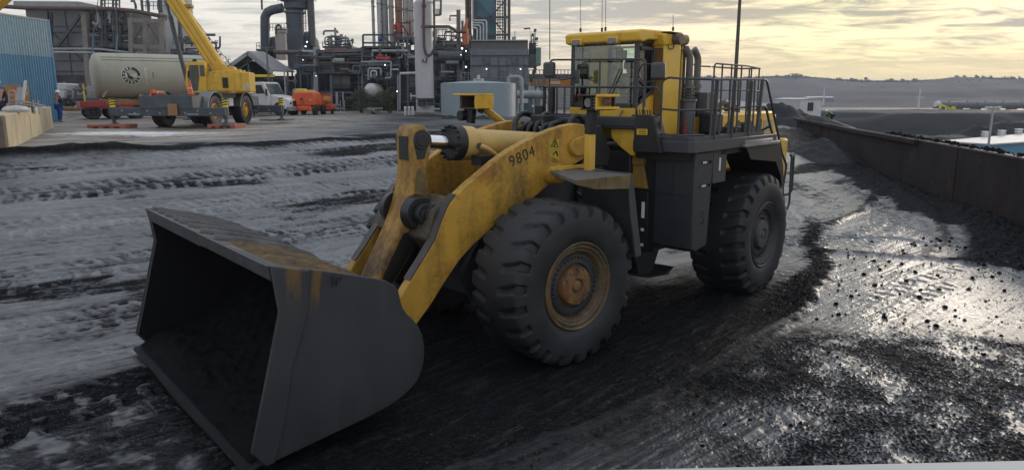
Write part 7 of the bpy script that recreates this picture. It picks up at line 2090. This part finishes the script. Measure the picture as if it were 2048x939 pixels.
for k in range(14):
    a = R(20 + 25.7 * k) + .2
    if k in (0, 1, 13): continue
    vdisc(m, ex_, ez_, .40, .52, a, a + (.20 if k % 3 else .26), .014, 4)
m.build("ring_lettering", CREAM, ves, VM)
m = MB(); pk = [(-.26, .10), (-.20, .20), (-.12, .08), (.02, -.08), (.16, -.20), (.05, -.27), (-.12, -.24), (-.22, -.12)]
m.add([(ex_ + a, -math.sqrt(vr * vr - (ez_ + b) ** 2) - .012, ez_ + b) for a, b in pk], [tuple(range(8))]); m.build("emblem_peak", INK, ves, VM)
m = MB()
for k in range(9):
    z = .52 - .125 * k; w_ = .09 if k % 2 else .12
    yy = -math.sqrt(vr * vr - z * z) - .008; y2 = -math.sqrt(vr * vr - (z - .08) ** 2) - .008
    m.add([(2.83, yy, z), (2.83 + w_, yy, z), (2.83 + w_, y2, z - .08), (2.83, y2, z - .08)], [(0, 1, 2, 3)])
m.build("side_lettering", CREAM, ves, VM)
m = MB()
for k in range(4):
    z = .25 - .11 * k; yy = -math.sqrt(vr * vr - z * z) - .008; y2 = -math.sqrt(vr * vr - (z - .07) ** 2) - .008
    m.add([(3.28, yy, z), (3.34, yy, z), (3.34, y2, z - .07), (3.28, y2, z - .07)], [(0, 1, 2, 3)])
m.build("side_lettering", INK, ves, VM)
m = MB(); m.box(6.3, 8.6, -vr - .25, -vr * .8, .52, .58); m.box(6.4, 8.6, -vr - .3, -vr * .7, -.75, -.69); m.box(7.0, 7.5, -vr - .12, -vr + .1, -.12, -.06); m.cyl((7.2, -vr - .1, -.25), (7.2, -vr + .1, -.25), .12, n=10); m.build("nozzle_platform", BEI, ves, VM)
m = MB()
for z in (.05, -.2):
    yy = -math.sqrt(vr * vr - z * z) - .01; m.box(6.35, 6.52, yy - .004, yy, z - .08, z + .08)
m.build("code_plate", CREAM, ves, VM)
m = MB(); m.bar((.3, -1.0, -1.35), (.55, -1.15, -.95), .12); m.build("lifting_lug", BEI, ves, VM)
for x in (2.4, 6.4):
    m = MB(); m.box(x, x + .2, -1.2, 1.2, -1.62, -1.2); m.build("saddle", BEI, ves, VM)
# slings from above
for px, pt in ((183, (205, -60)), (232, (226, -60))):
    T = thing_at("lifting_sling", px, 50, "blue lifting sling dropping to the beige vessel at its %s" % ("left end" if px < 200 else "top"), "sling")
    m = MB(); pxt(m, [(px, 150 if px < 200 else 112, 49), (px + 3, 70, 50)], .05, 6); bp_(m, "strap", pm("sling_blue", (0.05, 0.13, 0.2), 0.7), T)
    m = MB(); pxt(m, [(px + 3, 70, 50), pt + (50,)], .025, 5); bp_(m, "chain", STEEL, T)
TRD = pm("trailer_red", (0.33, 0.035, 0.03), 0.55, var=0.15, dirt=0.3)
tz = GZ0
tr2 = empty("low_loader", (vA.x, vA.y, tz)); tag(tr2, "red low loader trailer carrying the beige vessel", "trailer")
LM = axes((0, 0, 0), vd * 1, -side, UP)
zv = vA.z - vr - tz
m = MB(); m.box(-1.0, VLEN + 1.2, -1.2, 1.2, zv - .62, zv - .30); m.box(-1.05, .4, -1.25, 1.25, zv - .5, zv - .12); m.box(VLEN - .2, VLEN + 1.2, -1.2, 1.2, zv - .32, zv + .05); m.build("deck", TRD, tr2, LM, .02)
m = MB(); m.box(.3, 7, -.9, .9, zv - .3, zv - .02); m.build("bolster", PLY, tr2, LM)
m = MB(); m.box(2.6, 8.0, -1.24, -1.2, zv - .05, zv + .06); m.build("side_rail", TRD, tr2, LM)
for x in (-.35, .85, 2.2):
    for s in (-1, 1): wheel_of(tr2, (x, s * 1.0, .46), (0, s, 0), .46, .5, RIMK, .55, LM)
m = MB()
for k in range(3): m.tube(fillet([(VLEN - .1 + k * .4, -1.22, zv + .02), (VLEN + .1 + k * .4, -1.25, zv - .12), (VLEN + .3 + k * .4, -1.22, zv + .02)], .2), .05, 6)
m.build("chain", WHT, tr2, LM)

# ---- white truck tractor
tp = on(546, 57)
tk = empty("truck", (tp.x, tp.y, GZ0)); tag(tk, "white conventional cab truck facing right beside the orange boom lift", "truck")
KM = Matrix.Rotation(R(-14), 4, "Z")
TRW = pm("truck_white", (0.60, 0.60, 0.59), 0.35, var=0.05, dirt=0.18, dcol=(0.35, 0.34, 0.32), coat=.3)
def tkp(mb, name, mat, bevel=0.0, parent=None): return mb.build(name, mat, parent or tk, KM if parent is None else None, bevel)
m = MB(); m.prism([(-1.15, .75), (-1.15, 2.35), (-1.08, 2.50), (-.12, 2.52), (.05, 2.44), (.42, 1.62), (.46, .75)], -1.05, 1.05); tcab = tkp(m, "cab", TRW, .07)
m = MB(); m.prism([(.40, .80), (.42, 1.60), (1.0, 1.50), (1.75, 1.30), (2.02, 1.14), (2.06, .62), (1.75, .58), (.7, .58)], -.88, .88); hd_ = tkp(m, "bonnet", TRW, .09)
m = MB(); m.prism([(.12, 2.25), (.46, 1.62), (.47, 1.60), (.13, 2.27)], -.9, .9); 
m.add([(.075, -.92, 2.40), (.075, .92, 2.40), (.435, .92, 1.64), (.435, -.92, 1.64)], [(0, 1, 2, 3)]); m.build("windscreen", CGL, tcab)
m = MB(); m.prism([(-.70, 1.65), (-.70, 2.28), (-.18, 2.30), (.10, 1.65)], -1.062, -1.055); m.build("side_window", CGL, tcab)
m = MB(); m.box(-.80, -.79, -1.06, -1.055, .85, 2.35); m.box(.15, .16, -1.06, -1.055, .85, 1.5); m.build("door_seam", G2, tcab)
m = MB(); m.bar((.28, -1.15, 1.5), (.28, -1.15, 2.0), .06, .2); m.build("door_mirror", BLACK, tcab)
m = MB(); m.box(-.75, -.55, -.45, .45, 2.52, 2.57); m.cyl((-.65, 0, 2.57), (-.65, 0, 2.72), .14, n=12); m.cyl((-.65, -.4, 2.57), (-.65, -.4, 2.66), .08, n=8); m.build("beacon", BLACK, tcab)
m = MB(); m.box(1.86, 2.14, -1.05, 1.05, .35, .64); tkp(m, "bumper", pm("bumper_grey", (0.20, 0.20, 0.205), 0.5), .03)
m = MB(); m.box(2.03, 2.07, -.45, .45, .70, 1.12); m.build("grille", BLACK, hd_)
for s in (-1, 1):
    m = MB(); m.box(1.95, 2.05, s * .70 - .14, s * .70 + .14, .84, 1.02); m.build("headlight", LENS, hd_)
m = MB(); pr = [(1.2 + .62 * math.cos(a), .50 + .62 * math.sin(a)) for a in np.linspace(0, math.pi, 14)] + [(1.2 + .5 * math.cos(a), .5 + .5 * math.sin(a)) for a in np.linspace(math.pi, 0, 14)]
m.prism(pr, -1.08, -.8); m.prism(pr, .8, 1.08); tkp(m, "wheel_arch", TRW)
for s in (-1, 1): wheel_of(tk, (1.2, s * .92, .5), (0, s, 0), .5, .3, pm("rim_ochre", (0.30, 0.22, 0.09), 0.5, dirt=0.3), .58, KM)
for x in (-3.2, -4.5):
    for s in (-1, 1): wheel_of(tk, (x, s * .85, .5), (0, s, 0), .5, .5, RIMK, .58, KM)
m = MB(); m.box(-5.2, 1.6, -.45, .45, .5, .8); m.box(-1.4, -.2, -1.05, -.6, .45, .8); tkp(m, "chassis", BLACK)
m = MB(); m.tube(fillet([(-1.5, -.8, .85), (-2.6, -1.0, .62), (-4.2, -1.2, .55), (-5.2, -1.25, .62)], .5), .035, 6); tkp(m, "air_hose", REDP)

# ---- boom lift (rear view) and a second orange lift behind it
bp0 = on(619, 58)
bl = empty("boom_lift", (bp0.x, bp0.y, GZ0)); tag(bl, "orange boom lift seen from its rounded rear beside the white truck", "boom lift")
LO = pm("lift_orange", (0.62, 0.095, 0.022), 0.45, var=0.08, dirt=0.15)
mp = mpp(58)
m = MB(); m.prism([(-.92, .72), (.92, .72), (.92, 1.42), (.74, 1.78), (-.74, 1.78), (-.92, 1.42)], -1.5, .6); tu = bl_t = m.build("turret", LO, bl, None, .12, seg=3)
m = MB(); m.box(-.62, -.12, -1.4, .2, 1.74, 2.02); m.box(-.1, .55, -1.3, .2, 1.74, 1.92); m.build("yellow_cover", pm("cover_yellow", (0.62, 0.48, 0.10), 0.5), bl, None, .05)
m = MB(); m.box(-.24, -.1, -1.52, -1.50, 1.12, 1.26); m.box(-.05, .02, -1.52, -1.50, 1.12, 1.20); m.add([(-.2, -1.515, 1.26), (0.0, -1.515, 1.26), (-.1, -1.515, 1.38)], [(0, 1, 2)]); m.box(-.2, .12, -1.52, -1.50, .97, 1.01); m.build("turret_mark", HOSE, tu)
m = MB(); m.box(.48, .60, -1.52, -1.50, 1.12, 1.24); m.build("notice", WHT, tu)
m = MB(); m.box(-.55, .55, -1.45, 1.6, .42, .78); m.box(-.75, .75, -1.6, -1.2, .35, .6); m.box(-.4, .4, -1.7, -1.55, .4, .7); m.build("chassis", LO, bl, None, .04)
for x in (-.78, .80):
    for y in (-1.2, 1.2): wheel_of(bl, (x, y, .42), (1 if x > 0 else -1, 0, 0), .42, .32, BLACK, .5)
m = MB(); m.cyl((0, 0, .75), (0, 0, .95), .5, n=20); m.build("slew_ring", BLACK, bl)
bq = on(657, 61); b2 = empty("boom_lift", (bq.x, bq.y, GZ0)); tag(b2, "smaller orange and yellow lift partly hidden behind the rounded orange one", "boom lift")
m = MB(); m.box(-.5, .42, -.4, 1, .35, .65); m.box(-.45, -.1, -.4, .6, .65, 1.5); m.build("base", LO, b2, None, .04); m = MB(); m.box(-.28, .3, -.42, .3, .95, 1.42); m.build("tank", pm("lift_ochre", (0.45, 0.28, 0.08), 0.5), b2, None, .04)
m = MB()
for p, q in (((-.5, -.5, .3), (-.5, -.5, 1.6)), ((.42, -.5, .3), (.42, -.5, 1.6)), ((-.5, -.5, 1.6), (.42, -.5, 1.6)), ((-.5, -.5, 1.1), (.42, -.5, 1.1)), ((-.5, -.5, .7), (.42, -.5, .7))): m.bar(p, q, .07)
m.build("basket", LO, b2)
for x in (-.4, .4): wheel_of(b2, (x, -.3, .26), (1 if x > 0 else -1, 0, 0), .26, .2, BLACK, .5)

# ---- battered pale truck and clutter behind the worker
T = thing_at("flatbed_truck", 140, 58, "dusty white flatbed truck parked behind the worker, left of the red trailer", "truck")
m = MB(); m.prism([(at(112, 200, 58).x, at(0, 186, 58).z), (at(112, 170, 58).x, at(0, 166, 58).z), (at(135, 170, 58).x, at(0, 168, 58).z), (at(130, 180, 58).x, at(0, 182, 58).z), (at(128, 190, 58).x, at(0, 196, 58).z)], 58, 60); bp_(m, "bonnet", WHT, T, .06)
m = MB(); boxpx(m, 130, 178, 170, 198, 58.4, 2); boxpx(m, 150, 172, 168, 180, 58.6, 1.5); bp_(m, "body", pm("dusty_grey", (0.24, 0.235, 0.225), 0.7, var=0.25, dirt=0.4), T, .05)
m = MB(); boxpx(m, 122, 196, 172, 206, 58.3, 2); boxpx(m, 128, 190, 168, 193, 58.3, .2); bp_(m, "chassis", G2, T)
for x in (138, 162):
    c = at(x, 207, 58.4); wheel_of(T[0], c - T[0].location, (0, -1, 0), .42, .3, RIMK, .5)
pipework(T, 114, 172, 168, 205, 58.2, 14, 77, [G4, STEEL, WHT, G2], .03, .08)
T = thing_at("marker_post", 165, 56, "thin yellow and red banded post by the dusty truck", "post")
m = MB(); p = at(166, 168, 56); m.cyl((p.x, 56, GZ0), (p.x, 56, p.z), .05, n=8); bp_(m, "pole", YD, T); m = MB(); vc(m, 166, 175, 181, 4, 56, 8); bp_(m, "red_band", REDP, T)
T = thing_at("pallet_stack", 131, 53, "low stack of tan timber right of the worker's boots", "timber")
m = MB(); boxpx(m, 122, 214, 145, 219, 53, 1.2); boxpx(m, 124, 218, 144, 222, 53.1, 1.1); bp_(m, "boards", PLY, T, .02)


# ---- plants
def leafy(mb, c, rx, ry, rz, n, s, rg_, squash=1.0):
    for _ in range(n):
        u = rg_.uniform(-1, 1); a = rg_.uniform(0, 2 * math.pi); r = rg_.random() ** .45
        q = Vector((c[0] + rx * r * math.sqrt(1 - u * u) * math.cos(a), c[1] + ry * r * math.sqrt(1 - u * u) * math.sin(a), c[2] + rz * r * u))
        d1 = Vector((rg_.gauss(0, 1), rg_.gauss(0, 1), rg_.gauss(0, .7))).normalized() * s * rg_.uniform(.6, 1.4)
        d2 = d1.orthogonal().normalized() * s * .45
        mb.add([q - d1, q + d2, q + d1, q - d2], [(0, 1, 2, 3)])


def bush(name, px, Y, w_, h_, n, s, mat, label, cat="bush", base=None, stems=7, seed=1, spiky=False, clumps=9):
    p = on(px, Y); z = base if base is not None else p.z
    o = empty(name, (p.x, Y, z)); tag(o, label, cat)
    rg_ = random.Random(seed)
    m = MB(); f = MB()
    for k in range(stems):
        a = rg_.uniform(0, 6.28); t = Vector((math.cos(a) * w_ * rg_.uniform(.1, .5), math.sin(a) * w_ * .3, h_ * rg_.uniform(.65, 1.05)))
        mid_ = t * .5 + Vector((rg_.uniform(-.1, .1), 0, h_ * .12))
        m.tube([Vector((rg_.uniform(-.1, .1) * w_, 0, -.05)), mid_, t], [.035, .022, .008], 5)
        if spiky:
            for q in range(6): leafy(f, t * (.35 + .13 * q), .16, .16, .16, n // (stems * 6), s, rg_)
        else: leafy(f, t * .85, w_ * .2, w_ * .2, h_ * .16, n // (stems * 2), s, rg_)
    if not spiky:
        for k in range(clumps):
            c = (rg_.uniform(-.42, .42) * w_, rg_.uniform(-.3, .3) * w_, h_ * rg_.uniform(.15, .75))
            leafy(f, c, w_ * rg_.uniform(.12, .24), w_ * .2, h_ * rg_.uniform(.12, .22), n // (clumps * 2), s, rg_)
    m.build("stem", pm("twig_brown", (0.07, 0.055, 0.04), 0.9), o); f.build("foliage", mat, o, None, ang=180)
    return o


LEAFB = pm("leaf_dull_olive", (0.055, 0.055, 0.028), 0.8, var=0.5, vscale=9)
LEAFG = pm("leaf_grey_green", (0.050, 0.062, 0.040), 0.8, var=0.45, vscale=9)
bush("bush", 722, 64, 2.3, 2.3, 2600, .055, LEAFB, "scruffy olive brown bush left of the white drum end", seed=3)
bush("bush", 752, 63, 1.8, 1.7, 1800, .055, LEAFG, "low grey green bush below the white drum end", seed=5)
bush("bush", 780, 63.5, 1.9, 2.3, 2300, .055, LEAFB, "tall ragged bush right of the white drum end", seed=8)
bush("bush", 748, 60.5, 1.5, .55, 900, .045, pm("leaf_pale", (0.26, 0.26, 0.22), 0.8, var=0.3, vscale=9), "pale whitish scrub at the foot of the bushes", seed=9)
bush("bush", 575, 62.5, 1.6, 1.9, 1500, .06, LEAFG, "dark shrub growing behind the white truck's bonnet", seed=13)
bush("bush", 512, 62, 1.4, 2.2, 1300, .06, LEAFG, "dark shrub between the crane's counterweight and the white truck", seed=15)
bush("young_tree", 437, 68, 1.6, 6.5, 900, .10, LEAFG, "young tree with upright leafy shoots right of the crane's boom", "tree", seed=17, spiky=True, stems=9)
bush("young_tree", 455, 70, 2.2, 5.2, 1500, .09, LEAFG, "bushy tree top just left of the gabled shed's roof", "tree", seed=19, stems=9)

# ---- steel ledge of the platform the photo is taken from
lg = MB()
a_, b_ = at(900, 944, 2.6), at(2100, 917, 2.6)
ld = (b_ - a_).normalized(); ln = Vector((ld.y, -ld.x, 0))
lg.bar(a_ - ld * 2.0 + ln * .15 - Vector((0, 0, .03)), b_ + ld * 1.2 + ln * .15 - Vector((0, 0, .03)), .30, .06)
tag(lg.build("ledge", pm("ledge_grey", (0.42, 0.41, 0.39), 0.6, var=0.08), None, None, .01), "pale grey metal ledge running along the photo's bottom right edge", "ledge")
# ------------------------------------------------------------------ air: far things fade to blue grey
m = MB(); m.box(-4500, 4500, -60, 4500, -11.5, 50)
hz = bpy.data.materials.new("haze_air"); hz.use_nodes = True
t = hz.node_tree; t.nodes.clear()
pv_ = nd(t, "ShaderNodeVolumePrincipled", {"Color": (0.76, 0.81, 0.92, 1), "Density": 0.00027, "Anisotropy": 0.0})
t.links.new(pv_.outputs[0], nd(t, "ShaderNodeOutputMaterial").inputs["Volume"])
ho = m.build("haze", hz); ho["kind"] = "stuff"
sc.cycles.volume_step_rate = 4.0
